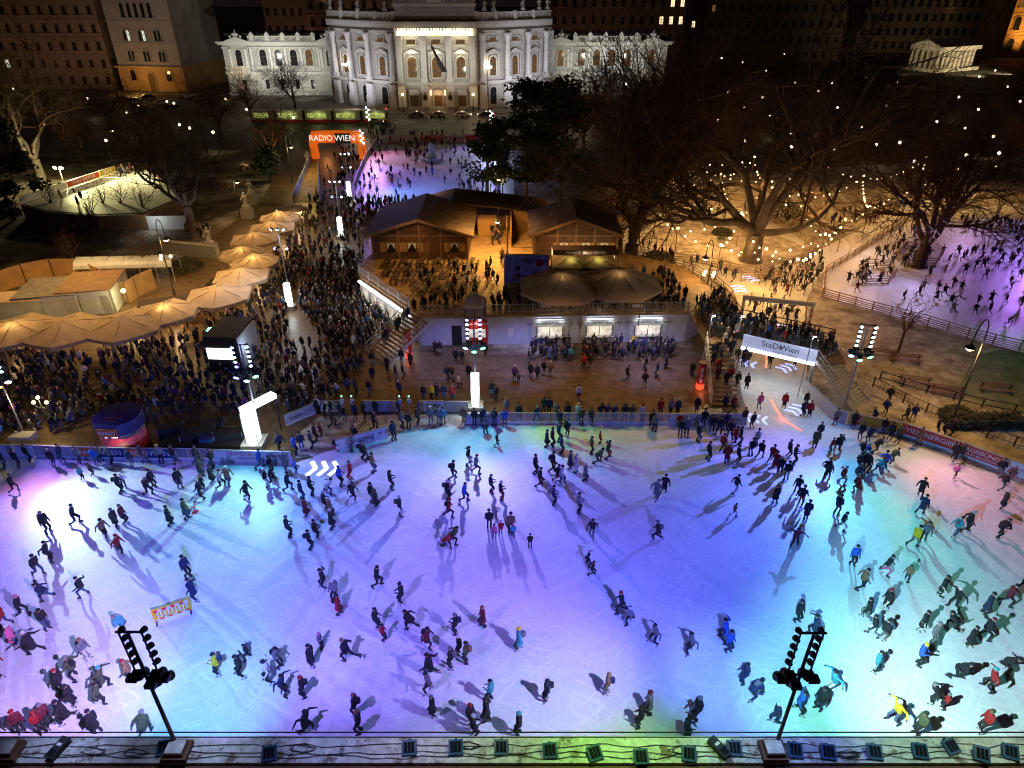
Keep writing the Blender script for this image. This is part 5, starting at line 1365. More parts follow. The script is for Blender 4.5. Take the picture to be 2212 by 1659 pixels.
p = G(142, 676); lamp('POINT', (p.x, p.y - 1, 2.6), 120, (1, .9, .45), size=.15)
p = G(263, 700); lamp('POINT', (p.x, p.y + 2.5, 2.2), 700, (1, .82, .35), size=.15); t = thing('flood_lamp', 'glaring yellow work lamp behind the third parasol', 'lamp', (p.x, p.y + 2.2, 0)); MB().tube([(0, 0, 0), (0, 0, 2.9)], .04, 6).build('pole', 'galvanised', t); MB().ball((0, 0, 3.1), .28, 8).build('bulb', 'bulb', t)
ho = thing('plywood_hoarding', 'curved orange-lit plywood hoarding around the container yard', 'fence')
hp_ = GP([(-60, 640), (0, 632), (60, 612), (120, 600), (180, 600), (225, 622), (255, 650), (280, 655), (300, 640), (338, 622)])
for i, (a, b) in enumerate(zip(hp_, hp_[1:])): 
    MB().bar((a.x, a.y, 1.3), (b.x, b.y, 1.3), .08, 2.6).build('panel', 'ply', ho)
    MB().box(a.x - .06, a.y - .2, 0, a.x + .06, a.y - .06, 2.7).build('post', 'ply_dark', ho)
t = thing('glass_walkway', 'arched translucent walkway roof behind the hoarding', 'canopy', G(165, 618), R(4)); mb = MB(); n = 7
for i in range(n): mb.box(-.03, 0, 0, .03, .06, 0)
for k in range(8):
    a0, a1 = math.pi * k / 8, math.pi * (k + 1) / 8
    mb.add([(0, 1.4 * math.cos(a0) + 2, 2.0 + 1.0 * math.sin(a0)), (12, 1.4 * math.cos(a0) + 2, 2.0 + 1.0 * math.sin(a0)), (12, 1.4 * math.cos(a1) + 2, 2.0 + 1.0 * math.sin(a1)), (0, 1.4 * math.cos(a1) + 2, 2.0 + 1.0 * math.sin(a1))], [(0, 1, 2, 3)])
mb.build('roof', 'grey_board', t)
for i in range(7): MB().tube([(i * 2, 3.4, 0), (i * 2, 3.4, 2.0), (i * 2, 2.9, 2.8), (i * 2, 2, 3.05), (i * 2, 1.1, 2.8), (i * 2, .6, 2), (i * 2, .6, 0)], .05, 5).build('hoop', 'galvanised', t)
# ------------------------------------------------------------------ near ledge
LZ = 9.0
l0, l1 = G(0, 1594, LZ).y, G(0, 1648, LZ).y
le = struct(MB().box(-24, l1, LZ - .5, 24, l0, LZ).build('ledge_top', 'ledge_snow'))
lg = thing('parapet', 'brown stone cornice of the near balcony ledge', 'parapet')
MB().box(-24, l1 - .9, LZ - .9, 24, l1 - .004, LZ - .14).build('cornice', 'brown_stone', lg)
MB().box(-24, l0 + .004, LZ - .6, 24, l0 + .05, LZ + .03).build('metal_edge', 'dark_steel', lg)
MB().tube([(-24, l0 + .16, LZ + .10), (24, l0 + .16, LZ + .10)], .03, 6).build('rail', 'dark_steel', lg)
MB().tube([(-24, l0 + .03, LZ + .02), (24, l0 + .03, LZ + .02)], .02, 6).build('pipe', 'galvanised', lg)
for (x, lab) in ((385, 'stepped brown stone plinth carrying the left near mast'), (1668, 'stepped brown stone plinth carrying the right near mast'), (20, 'stepped brown stone block at the left end of the ledge')):
    p = G(x, 1626, LZ); t = thing('plinth', lab, 'plinth', (p.x, p.y, LZ))
    MB().box(-.46, -.40, .002, .46, .38, .22).build('lower_step', 'brown_stone', t); MB().box(-.34, -.30, .222, .34, .28, .40).build('upper_step', 'brown_stone', t); MB().box(-.31, -.27, .402, .31, .25, .425).build('snow_cap', 'ledge_snow', t)
names = ['first', 'second', 'third', 'fourth', 'fifth', 'sixth', 'seventh', 'eighth', 'ninth', 'tenth', 'eleventh', 'twelfth', 'thirteenth', 'fourteenth']
def tray(x, y, rz, n_):
    p = G(x, y, LZ); t = thing('flood_tray', f'blue framed lamp box on the snowy ledge, {names[n_]} from the left', 'floodlight', (p.x, p.y, LZ), R(rz), 'blue lamp boxes along the near ledge')
    b = MB(); b.add([(-.27, -.24, .02), (.27, -.24, .02), (.27, .24, .16), (-.27, .24, .16), (-.27, -.24, .10), (.27, -.24, .10), (.27, .24, .30), (-.27, .24, .30)], [(0, 3, 2, 1), (4, 5, 6, 7), (0, 1, 5, 4), (1, 2, 6, 5), (2, 3, 7, 6), (3, 0, 4, 7)])
    b.build('case', 'blue_crate', t)
    f = MB(); k = .40 / .48
    f.add([(-.2, -.17, .145), (.2, -.17, .145), (.2, .17, .28), (-.2, .17, .28)], [(0, 1, 2, 3)]); f.build('glass', 'window_glass', t)
    g = MB()
    for i in range(4): g.bar((-.2 + i * .133, -.18, .16), (-.2 + i * .133, .18, .30), .012, .012)
    g.build('grille', 'blue_crate', t)
    MB().box(-.05, .24, .0, .05, .34, .2).build('bracket', 'black', t)
    return t
for i, (x, y, rz) in enumerate(((358, 1621, 8), (583, 1633, 8), (885, 1621, 4), (985, 1620, 4), (1083, 1620, 0), (1188, 1627, 4), (1284, 1632, 18), (1384, 1640, 2), (1487, 1634, -8), (1585, 1622, -4), (1716, 1626, -8), (1787, 1630, -8), (1887, 1630, -8), (1985, 1628, -8))):
    tray(x, y, rz, i)
for i, (x, y, rz, lab) in enumerate(((2118, 1635, -20, 'blue lamp box near the right end of the ledge, turned askew'), (2180, 1630, -20, 'blue lamp box at the right end of the ledge'), (2052, 1618, 20, 'dark lamp box beside a cable tangle on the right of the ledge'))):
    tray(x, y, rz, 0)['label'] = lab
for x, y, rz, lab in ((128, 1622, -18, 'black lamp box lying at the left of the ledge'), (1552, 1620, 35, 'black lamp box lying askew right of the green-lit part')):
    p = G(x, y, LZ); t = thing('lamp_case', lab, 'floodlight', (p.x, p.y, LZ), R(rz)); MB().box(-.17, -.42, 0, .17, .42, .26).build('case', 'black', t); MB().box(-.12, -.38, .262, .12, -.1, .275).build('glass', 'window_glass', t); MB().box(-.10, .05, .262, .10, .16, .27).build('plate', 'white_board', t)
rr = random.Random(9)
for j, yy in enumerate((1612, 1628, 1637)):
    pts = []; x = -60
    while x < 2280:
        p = G(x, yy + rr.uniform(-5, 5), LZ); pts.append((p.x, p.y, LZ + .03 + rr.uniform(0, .02))); x += 36
    c = MB().tube(pts, .013, 4).build('power_cable', 'black')
    tag(c, ('black cable running along the far side of the snowy ledge', 'black cable winding along the middle of the ledge', 'thin black cable along the near side of the ledge')[j], 'cable')
for j, (x, y) in enumerate(((205, 1625), (650, 1618), (1010, 1612), (290, 1628), (1830, 1630), (1470, 1622))):
    pts = []
    for k in range(26):
        a = k * .62; p = G(x + 34 * math.cos(a) * rr.uniform(.4, 1), y + 11 * math.sin(a) * rr.uniform(.4, 1), LZ); pts.append((p.x, p.y, LZ + .03 + k * .001))
    c = MB().tube(pts, .012, 4).build('cable_coil', 'black'); tag(c, ('loose cable coil left of the left plinth', 'loose cable coil by the second blue lamp box', 'dark cable tangle by the metal edge above the fourth lamp box', 'thin cable loops touching the left plinth', 'loose cable coil between the last lamp boxes', 'loose cable coil left of the askew black lamp box')[j], 'cable')
# ------------------------------------------------------------------ lighting masts
def par_can(parent, loc, d, r, ln, lens, body='black'):
    """a lamp can pointing along d with its lens"""
    d = Vector(d).normalized(); c = Vector(loc)
    o = MB().tube([c - d * ln, c - d * ln * .5, c], [r * .55, r * .9, r], 10).build('spotlight', body, parent)
    MB().tube([c + d * .005, c + d * .02], r * .88, 10).build('lens', lens, o)
    return o
def mast(label, base, h, face, lenses, heads, col='steel', pr=.10, gap=.55, rad=.2, drop=.42, lean=0, sink=0.0, ladder=True):
    t = thing('lighting_mast', label, 'lighting mast', base, face)
    MB().tube([(0, 0, -sink), (0, 0, h)], [pr, pr * .7], 8).build('pole', col, t)
    if ladder:
        mb = MB()
        for s in (-1, 1): mb.tube([(s * gap, -.1, h), (s * gap, -.1, h - 5.4 * drop)], .035, 5)
        for z in (h, h - 5.4 * drop): mb.bar((-gap - .1, -.1, z), (gap + .1, -.1, z), .06, .06)
        mb.build('crossbar_frame', 'rust_steel' if col == 'rust_steel' else 'dark_steel', t)
        for i in range(len(lenses)):
            s = -1 if i % 2 == 0 else 1
            par_can(t, (s * gap, -.32, h - .1 - (i // 2) * drop * 1.02), (s * .12, -1, -.4), rad * .8, rad * 1.6, lenses[i])
    z = h - 5.4 * drop - .35
    for i, ln in enumerate(heads):
        x = (-.75, .0, .75, -.45, .45)[i] * rad / .2; zz = z - (.0 if i in (0, 2) else .35 if i == 1 else -.2)
        par_can(t, (x, -.4, zz - .15), (x * .4, -1, -.75), rad * 1.3, rad * 2.2, ln)
        MB().box(x - rad * 1.3, -.2, zz + .1, x + rad * 1.3, .1, zz + .26).build('yoke_box', 'blue_crate' if i < 2 else 'black', t)
    return t
def glow_column(label, x, y, h, w=.62, bh=.55):
    p = G(x, y); t = thing('glow_column', label, 'light column', p)
    MB().box(-w * .95, -w * .95, 0, w * .95, w * .95, bh).build('base', 'concrete', t)
    MB().box(-w / 2, -w / 2, bh + .003, w / 2, w / 2, bh + h).build('light_box', 'white_glow', t)
    mb = MB()
    for a in (-1, 1):
        for b in (-1, 1): mb.box(a * w / 2 - .03, b * w / 2 - .03, bh + .002, a * w / 2 + .03, b * w / 2 + .03, bh + h + .02)
    mb.build('corner_frame', 'steel', t)
    lamp('POINT', (p.x, p.y - w, bh + h * .5), 130, (.88, 1, .97), size=.3)
    return t, p
BT = (15, 15)
pa, pb = G(382, 1612, LZ), G(1676, 1610, LZ)
mast('dark lighting mast seen from behind on the left plinth of the ledge', (pa.x, pa.y, LZ + .42), 5.9, R(180), ['black'] * 10, ['blue_lens', 'green_lens', 'white_bulb', 'black', 'black'], 'rust_steel', rad=.145, gap=.38, drop=.40, pr=.075, sink=0)
mast('dark lighting mast seen from behind on the right plinth of the ledge', (pb.x, pb.y, LZ + .42), 5.8, R(180), ['black'] * 10, ['green_lens', 'white_bulb', 'blue_lens', 'black', 'black'], 'rust_steel', rad=.145, gap=.38, drop=.40, pr=.075)
t, pc = glow_column('tall white glowing column at the rink fence in the middle', 1028, 884, 3.1, .72)
mast('lighting mast behind the middle glowing column', (pc.x, pc.y + .7, 0), HT(1028, 880, 690), 0, ['blue_lens', 'blue_lens', 'cyan_lens', 'blue_lens', 'blue_lens', 'cyan_lens', 'cyan_lens', 'blue_lens', 'blue_lens', 'cyan_lens'], ['blue_lens', 'green_lens', 'green_lens', 'black', 'black'])
t, pd = glow_column('thick white glowing post carrying the exit beam', 552, 962, 2.9, .95)
bm3 = MB(); P, Q = G(545, 962), G(607, 925)
bm3.bar((P.x - .2, P.y, 3.45), (Q.x, Q.y, 3.45), .7, .42); x_ = bm3.build('glow_beam', 'white_glow'); tag(x_, 'white glowing beam reaching right from the thick glowing post', 'light beam')
t = thing('frame_post', 'thin dark posts holding the far end of the glowing beam', 'post', (Q.x, Q.y, 0)); MB().tube([(0, 0, 0), (0, 0, 3.2)], .07, 6).build('post', 'dark_steel', t)
lamp('POINT', (P.x + 1.5, P.y - .8, 3.0), 110, (.9, 1, .97), size=.3)
mast('lighting mast behind the thick glowing post', (pd.x + .2, pd.y + 1.0, 0), HT(552, 945, 742), R(8), ['blue_lens', 'cyan_lens', 'blue_lens', 'blue_lens', 'cyan_lens', 'cyan_lens', 'blue_lens', 'blue_lens', 'blue_lens', 'cyan_lens'], ['blue_lens', 'cyan_lens', 'green_lens', 'black', 'black'])
pe = G(1815, 905)
mast('lighting mast with white lenses beside the bridge stairs', pe, 9.3, R(-10), ['cyan_lens', 'white_bulb'] * 5, ['blue_lens', 'green_lens', 'green_lens', 'black', 'black'])
pf = G(57, 950)
mast('lighting mast with green and orange lenses at the left edge', pf, 8.6, R(12), ['green_lens', 'cyan_lens'] * 5, ['green_lens', 'amber_lens', 'white_bulb', 'black', 'black'])
t = thing('plinth', 'pale concrete block under the left edge mast', 'plinth', (pf.x + .3, pf.y - .3, 0)); MB().box(-.9, -.7, 0, .9, .25, .95).build('block', 'concrete', t)
for (x, y, h, top, lab) in ((628, 668, 2.7, 500, 'middle'), (738, 516, 2.7, 395, 'far'), (756, 431, 2.5, 335, 'farthest')):
    t, p = glow_column(f'white glowing column on the plaza, {lab} one of the left row', x, y, h)
    hh = HT(x, y, top); t2 = thing('floodlight_pole', f'slim pole with floodlights behind the {lab} plaza glowing column', 'lamp post', (p.x, p.y + .5, 0))
    MB().tube([(0, 0, 0), (0, 0, hh)], .07, 6).build('pole', 'steel', t2)
    for z in (hh, hh - 2.2): MB().bar((-.8, 0, z), (.8, 0, z), .06, .06).build('crossbar', 'steel', t2)
    for s in (-.7, 0, .7): par_can(t2, (s, -.25, hh + .1), (s, -1, -.6), .17, .3, 'white_bulb' if s else 'cyan_lens')
    for s in (-.7, .7): par_can(t2, (s, -.25, hh - 2.1), (s, -1, -.6), .17, .3, 'blue_lens' if s < 0 else 'white_bulb')
    if lab != 'farthest': lamp('SPOT', (p.x, p.y, hh), 2200, (.85, .85, 1), (p.x - 2, p.y - 4, 0), 130, .9, .2)
for (x, y, top, lab) in ((802, 318, 232, 'left'), (1062, 300, 240, 'right'), (787, 345, 282, 'arch side')):
    p = G(x, y); hh = HT(x, y, top); t2 = thing('floodlight_pole', f'slim lamp mast with a string of white spots at the far rink, {lab} one', 'lamp post', p)
    MB().tube([(0, 0, 0), (0, 0, hh)], .08, 6).build('pole', 'steel', t2)
    for k in range(6): MB().ball((.25 if k % 2 else -.25, -.15, hh - .5 * k), .2, 6).build('lens', 'white_bulb' if k % 3 else 'cyan_lens', t2)
# ------------------------------------------------------------------ rink lighting
VI, BL, CY, GR, PK, LI, WB, WH, DB = (.26, .14, 1), (.08, .15, 1), (.08, .62, 1), (.16, 1, .32), (1, .26, .56), (.34, .24, 1), (.20, .44, 1), (1, .9, .8), (.03, .06, 1)
POS = {'A': (pa.x, pa.y + .6, LZ + 4.2), 'B': (pb.x, pb.y + .6, LZ + 4.2), 'C': (pc.x, pc.y - .6, 7.6), 'D': (pd.x, pd.y - .2, 6.9), 'E': (pe[0] - .1, pe[1] - .8, 7.6), 'F': (pf[0], pf[1] - .8, 7.2)}
RK = 1.16
def rink_light(m, tx, ty, col, e, cone=46):
    P_ = Vector(POS[m]); T_ = G(tx, ty); d = T_ - P_; L = d.length; ca = max(.22, -d.z / L)
    lamp('SPOT', P_, min(60000, 12.57 * L * L * e * RK / ca), col, T_, cone * 1.1, 1.0, .10)
for a in (('A', 60, 1450, (1, .55, .75), 1.5, 44), ('A', 430, 1520, (.12, .8, .9), 1.9, 38), ('A', 560, 1330, LI, 1.2, 60), ('A', 860, 1330, VI, 1.1, 50), ('A', 250, 1250, BL, 1.3, 60), ('A', 800, 1540, LI, .8, 60),
          ('B', 1570, 1490, (.3, .6, 1), 1.7, 30), ('B', 1720, 1560, DB, 2.2, 44), ('B', 1480, 1240, BL, 1.5, 54), ('B', 1130, 1450, PK, .9, 44), ('B', 1200, 1575, GR, .5, 44), ('B', 1900, 1500, (.25, 1, .25), 2.3, 52), ('B', 2130, 1500, (1, .5, .55), 1.1, 42), ('B', 2080, 1360, (.3, .9, .5), .9, 46), ('B', 1240, 1590, (.4, 1, .3), .9, 50), ('B', 2050, 1280, BL, 1.2, 50), ('B', 1250, 1250, VI, .8, 50),
          ('C', 880, 990, CY, 1.0, 60), ('C', 1080, 990, CY, 1.1, 60), ('C', 1020, 1180, (.36, .26, 1), 1.0, 56), ('C', 760, 1120, LI, .8, 46), ('C', 1280, 960, GR, .6, 50), ('C', 1250, 1100, VI, .9, 50), ('C', 1050, 900, CY, .7, 90),
          ('D', 470, 1120, (.4, 1, .85), 1.0, 56), ('D', 300, 1060, VI, .8, 50), ('D', 640, 1180, BL, 1.2, 56), ('D', 740, 1010, VI, 1.0, 50), ('D', 560, 1060, CY, 1.0, 80),
          ('E', 1640, 1010, VI, 1.1, 56), ('E', 1480, 1080, BL, .9, 50), ('E', 1880, 1150, CY, .5, 64), ('E', 2010, 1040, (1, .9, .6), .6, 50), ('E', 2180, 1110, PK, .8, 46), ('E', 1760, 960, WB, 1.3, 76), ('B', 1000, 1260, BL, 1.1, 60), ('A', 760, 1240, BL, .8, 56), ('E', 1650, 1250, BL, .8, 50), ('E', 1950, 1260, (.2, 1, .6), .5, 44),
          ('F', 110, 1180, PK, .5, 60), ('F', 190, 1030, VI, .9, 56), ('F', 330, 1170, (.5, 1, .85), .7, 50), ('F', 60, 1290, BL, 1.1, 56), ('A', 250, 1400, BL, .9, 60)):
    rink_light(*a)
# ledge gets its own colour washes from unseen spots straight above it
for (x, col, e) in ((150, (.42, .5, .9), 330), (450, (.5, .62, 1), 260), (700, (.4, .45, 1), 260), (900, (.62, .62, 1), 260), (1080, (.6, .85, .5), 280), (1280, (.45, 1, .2), 470), (1450, (.5, 1, .32), 380), (1620, (.4, .6, .9), 300), (1780, (.2, .3, 1), 260), (1950, (.5, .85, .6), 330), (2150, (.6, .85, .6), 330)):
    p = G(x, 1620, LZ); lamp('SPOT', (p.x, p.y + .3, LZ + 3.2), e, col, (p.x, p.y, LZ), 100, 1, .2)
# far rink
cF = G(920, 370)
for (x, y, tx, ty, c, pw) in ((802, 318, 860, 350, PK, 5200), (802, 318, 930, 400, (.75,.6,1), 4500), (787, 345, 850, 400, VI, 8000), (756, 431, 880, 425, WB, 7000), (1062, 300, 1010, 350, LI, 8000), (1062, 300, 1000, 405, (.5, 1, .8), 3500), (756, 431, 960, 400, BL, 9000)):
    p = G(x, y); lamp('SPOT', (p.x, p.y, 9.0), pw, c, G(tx, ty), 76, .9, .2)
# ------------------------------------------------------------------ lamp posts (bowl lamps on hooked arms)
def bowl_lamp(label, x, y, ytop, z=0.0, arm=1.3, pw=900, col=(1, .52, .14), side=-1, globes=0, rz=0.0, post='dark_steel'):
    p = G(x, y, z); h = HT(x, y, ytop, z) - z
    t = thing('lamp_post', label, 'street lamp', p, rz)
    MB().lathe([(.2, 0), (.15, .9), (.09, 1.0), (.07, h * .8)], n=8).build('pole', post, t)
    pts = [(0, 0, h * .8)] + [(side * arm * .5 * (1 - math.cos(math.pi * k / 8)), 0, h * .8 + (h * .2) * math.sin(math.pi * k / 8) ** .8) for k in range(9)]
    MB().tube(pts, .05, 6).build('hook_arm', post, t)
    e = pts[-1]; MB().lathe([(.08, e[2]), (.16, e[2] - .2), (.42, e[2] - .38), (.42, e[2] - .44)], (e[0], 0), 12).build('shade', 'dark_steel', t)
    MB().ball((e[0], 0, e[2] - .48), .34, 10, sq=(1, 1, .6)).build('bulb', 'bulb', t, smooth=True)
    for k in range(globes):
        a = k * 2 * math.pi / max(1, globes) + .4; zz = h * .52
        MB().tube([(0, 0, zz - .3), (math.cos(a) * .6, math.sin(a) * .6, zz - .1)], .03, 5).build('bracket', post, t)
        MB().ball((math.cos(a) * .7, math.sin(a) * .7, zz + .05), .2, 8).build('globe', 'bulb', t, smooth=True)
    c_, s_ = math.cos(rz), math.sin(rz)
    lamp('POINT', (p.x + e[0] * c_, p.y + e[0] * s_ - .0, z + e[2] - .85), pw, col, size=.2)
    return t
bowl_lamp('hooked bowl lamp standing on the terrace beside the plywood passage', 1096, 560, 447, TZ, 1.2, 1900, (1, .50, .10))
bowl_lamp('hooked bowl lamp with small globes between terrace and ice path', 1520, 668, 518, 0, .7, 700, (1, .6, .22), globes=4)
bowl_lamp('tall hooked bowl lamp leaning over the snowy lawn on the right', 2050, 925, 690, 0, .9, 1300, (1, .58, .2), side=-1)
bowl_lamp('hooked bowl lamp with two globes above the parasol chain', 378, 640, 474, 0, .8, 420, (1, .6, .2), globes=3, side=1)
bowl_lamp('bowl lamp at the left side of the far rink arch', 632, 395, 290, 0, .8, 500, (1, .62, .25), side=1)
bowl_lamp('bowl lamp near the dark conifer above the yellow ramp', 520, 470, 365, 0, .6, 300, (1, .62, .25), side=1)
bowl_lamp('bowl lamp hidden in the black pines', 1086, 455, 362, 0, .6, 600, (1, .6, .15), side=-1)
g = G(140, 400); t = thing('floodlight_mast', 'mast with two glaring yellow floodlights over the curling rink', 'lamp post', g)
hh = HT(140, 400, 362); MB().tube([(0, 0, 0), (0, 0, hh)], .12, 6).build('pole', 'steel', t)
for s in (-.6, .6): par_can(t, (s, -.3, hh), (s * .3, -1, -.5), .4, .4, 'street_bulb')
lamp('POINT', (g.x, g.y - 1.2, hh), 3800, (1, .88, .38), size=.4)
p = G(230, 420); lamp('SPOT', (g.x + 4, g.y - 4, hh + 2), 60000, (.95, .85, .36), p, 110, .9, .3); pq = G(350, 400); lamp('SPOT', (pq.x, pq.y, 11), 9000, (1, .8, .36), G(250, 425), 100, .9, .3)  # extra unseen spots added to brighten the curling ice
p = G(420, 520); lamp('SPOT', (p.x - .5, p.y - 3.2, .5), 600, (.72, .75, 1), (p.x, p.y + 1, 7), 55, .9, .1)
p = G(330, 505); lamp('POINT', (p.x, p.y, 1.8), 120, (.95, 1, .9), size=.2)
p = G(735, 330); lamp('POINT', (p.x - 3, p.y, 3.4), 350, (1, .35, .08), size=.6)
p = G(610, 355); lamp('SPOT', (p.x, p.y - 4, .4), 1500, (1, .35, .12), (p.x - 2, p.y, 7), 90, .9, .2)
p = G(1620, 500); lamp('POINT', (p.x, p.y, 7), 500, (1, .38, .2), size=1.0); p = G(1330, 440); lamp('SPOT', (p.x, p.y - 2, .4), 3600, (1, .14, .08), (p.x, p.y + 14, 10), 110, .9, .3)
p = G(2180, 400); lamp('SPOT', (p.x, p.y - 4, .4), 1500, (1, .3, .12), (p.x, p.y, 7), 90, .9, .3)
p = G(662, 400); lamp('POINT', (p.x, p.y, 6), 700, (1, .66, .16), size=.3); p = G(720, 425); lamp('SPOT', (p.x, p.y, 5), 900, (.2, .32, 1), (p.x - 5, p.y + 4, 1), 90, .9, .2)
# candelabrum in the left crowd
p = G(112, 930); t = thing('candelabrum', 'old iron candelabrum with three bright globes in the left crowd', 'street lamp', p); hh = HT(112, 930, 866)
MB().lathe([(.16, 0), (.1, .5), (.05, .8), (.04, hh)], n=8).build('pole', 'dark_steel', t)
for (x, z) in ((-.55, hh - .15), (.55, hh - .15), (0, hh + .35)):
    MB().tube([(0, 0, hh - .6), (x * .6, 0, hh - .75), (x, 0, z - .2)], .03, 5).build('arm', 'dark_steel', t); MB().ball((x, 0, z), .16, 8).build('globe', 'bulb', t, smooth=True)
lamp('POINT', (p.x, p.y - .3, hh + .1), 380, (1, .72, .32), size=.3)
# ------------------------------------------------------------------ park string lights
PO = dict(a=(1455, 566), b=(1545, 606), c=(1640, 615), d=(1706, 640), e=(1765, 580), f=(1808, 545), g=(1862, 512), h=(1915, 480), i=(1968, 455), j=(1412, 508), k=(1450, 458), l=(1548, 436), m=(1642, 448), n=(1712, 486), o=(2050, 425), p=(2130, 420), q=(1590, 530), r=(1500, 405), s=(1620, 395), t=(1850, 440), u=(1405, 430), v=(1760, 400), w=(1985, 395))
PP = {k: G(*v) for k, v in PO.items()}
ordn = ('near the start gate', 'on the near bend of the ice path', 'in the middle of the park', 'beside the big forked tree', 'along the garden ring', 'by the planter tree', 'on the long path', 'over the far bend', 'far right of the park', 'near the slat fences')
pol = None
lmk = [('the start gate', (1670, 680)), ('the giant plane tree', (1622, 562)), ('the planter tree', (1985, 575)), ('the far bend of the garden ring', (1520, 430)), ('the hexagonal planter', (1890, 600)), ('the chalets', (1340, 540)), ('the far right path', (2120, 420)), ('the dark shrub', (1700, 478))]
def uniq(objs, base, marks=lmk):
    """labels by rank of distance to the closest landmark"""
    mk_ = [(n_, G(*q)) for n_, q in marks]; by = {}
    for o in objs:
        n_, d = min(((n_, (o.location - q).length) for n_, q in mk_), key=lambda v: v[1]); by.setdefault(n_, []).append((d, o))
    for n_, l_ in by.items():
        l_.sort(key=lambda v: v[0])
        for i, (d, o) in enumerate(l_):
            r_ = ['closest', 'second closest', 'third closest', 'fourth closest', 'fifth closest', 'sixth closest', 'seventh closest', 'eighth closest', 'ninth closest', 'tenth closest', 'eleventh closest', 'twelfth closest', 'thirteenth closest', 'fourteenth closest', 'fifteenth closest'][min(i, 14)]
            o['label'] = f'{base} {r_} to {n_}'
poles = []
for k_, p in PP.items():
    if pol is None:
        t = thing('string_pole', 'x', 'pole', p, 0, 'poles of the park string lights'); MB().tube([(0, 0, 0), (0, 0, 4.6)], .06, 6).build('pole', 'fence_wood', t); MB().ball((0, 0, 4.75), .2, 8).build('bulb', 'bulb', t); pol = t; o = t
    else: o = tree_copy(pol, None, p)
    poles.append(o)
uniq(poles, 'string light pole')
bulb0 = MB().ball((0, 0, 0), .17, 6).build('bulb', 'bulb'); first = True; strs = []
rr = random.Random(3)
for pr in ('bd', 'lr', 'ms', 'gt', 'kq', 'lq', 'ab', 'bc', 'cd', 'de', 'ef', 'fg', 'gh', 'hi', 'io', 'op', 'ja', 'jk', 'kl', 'lm', 'mn', 'ne', 'qn', 'qa', 'qm', 'ku', 'kr', 'ls', 'nt', 'tg', 'fd', 'tw', 'iw', 'vm', 'vt', 'bq', 'cq', 'ce', 'rs', 'ur'):
    A_, B_ = PP[pr[0]], PP[pr[1]]; L = (B_ - A_).length; n = max(4, int(L / rr.uniform(1.9, 2.8)))
    mid = (A_ + B_) / 2; t = thing('light_string', 'x', 'string lights', (mid.x, mid.y, 0), 0, 'string lights across the park')
    f_ = lambda u_: Vector((A_.x + (B_.x - A_.x) * u_ - mid.x, A_.y + (B_.y - A_.y) * u_ - mid.y, 4.6 - 4 * u_ * (1 - u_) * min(1.6, L * .06)))
    MB().tube([f_(i / 12) for i in range(13)], .02, 3, cap=False).build('cable', 'black', t)
    for i in range(1, n):
        q = f_((i + rr.uniform(-.25, .25)) / n); q.z -= .22
        b = bulb0 if first else cp(bulb0); first = False; k9 = rr.uniform(.55, 1.1); b.scale = (k9, k9, k9)
        b.parent = t; b.location = q
    strs.append(t)
    lamp('POINT', (mid.x, mid.y, 2.4), 120, (1, .52, .15), size=.6)
uniq(strs, 'string of warm bulbs')
for (x, y, pw) in ((1560, 545, 700), (1480, 520, 500), (1660, 640, 500), (1850, 560, 500), (1750, 480, 400), (1560, 450, 500)):
    p = G(x, y); lamp('POINT', (p.x, p.y, 5.0), pw, (1, .50, .13), size=.8)
for (x, y, pw) in ((1480, 520, 2600), (1590, 540, 2600), (1660, 620, 2200), (1720, 570, 2400), (1810, 545, 2000), (1850, 480, 2600), (1560, 445, 2200), (1420, 530, 1800), (1950, 450, 1800), (2050, 430, 1800), (2150, 430, 1800), (1900, 770, 600), (2060, 880, 800), (1560, 640, 1500), (1680, 690, 1600), (1700, 420, 1500), (1450, 400, 1200)):
    p = G(x, y); lamp('SPOT', (p.x, p.y, 11), pw * 1.4, (1, .50, .14), (p.x, p.y - .5, 0), 130, .9, .8)  # added unseen amber spots brightening the park paths
# distant park lamps
dots = [(1505, 232), (1568, 212), (1600, 250), (1640, 225), (1655, 268), (1475, 262), (1545, 282), (1722, 235), (1760, 210), (1790, 190), (1830, 168), (1862, 178), (1890, 160), (1712, 190), (1930, 190), (1800, 250), (1760, 300), (1700, 312), (1850, 300), (1790, 350), (1880, 340), (1930, 335), (1960, 380), (2010, 285), (2060, 225), (2105, 175), (2140, 160), (2165, 200), (2190, 235), (2205, 300), (2100, 255), (2070, 300), (2130, 320), (1905, 245), (1700, 345), (1600, 330), (1450, 335), (1530, 340), (2140, 360), (2070, 365), (1650, 160), (1600, 150), (1555, 140), (1690, 130), (1740, 118), (1800, 105), (1840, 96), (1900, 88), (1940, 80), (1985, 76), (2030, 72), (2080, 80), (2120, 84), (2160, 78), (2190, 82),
        (40, 205), (68, 352), (108, 290), (398, 292), (420, 300), (285, 262), (255, 308), (243, 330), (540, 255), (470, 310), (640, 275), (385, 240), (370, 236), (200, 228), (495, 230)]
t0 = None; dl = []
for i, (x, y) in enumerate(dots):
    p = G(x, y + 22 if y > 150 else y + 12)
    if t0 is None: t0 = globe_lamp('park_lamp', 'x', p, 4.2, 1, .30, group='distant park lamps'); t0['category'] = 'street lamp'; o = t0
    else: o = tree_copy(t0, None, p)
    k9 = rr.choice((.35, .45, .6, .85)) ; o.children[1].scale = (k9, k9, k9); o.children[1].location.z = 4.5 * (1 - k9)
    dl.append(o)
    if i % 4 == 0 and y > 150: lamp('POINT', (p.x, p.y, 4.2), 160, (1, .75, .4), size=.3)
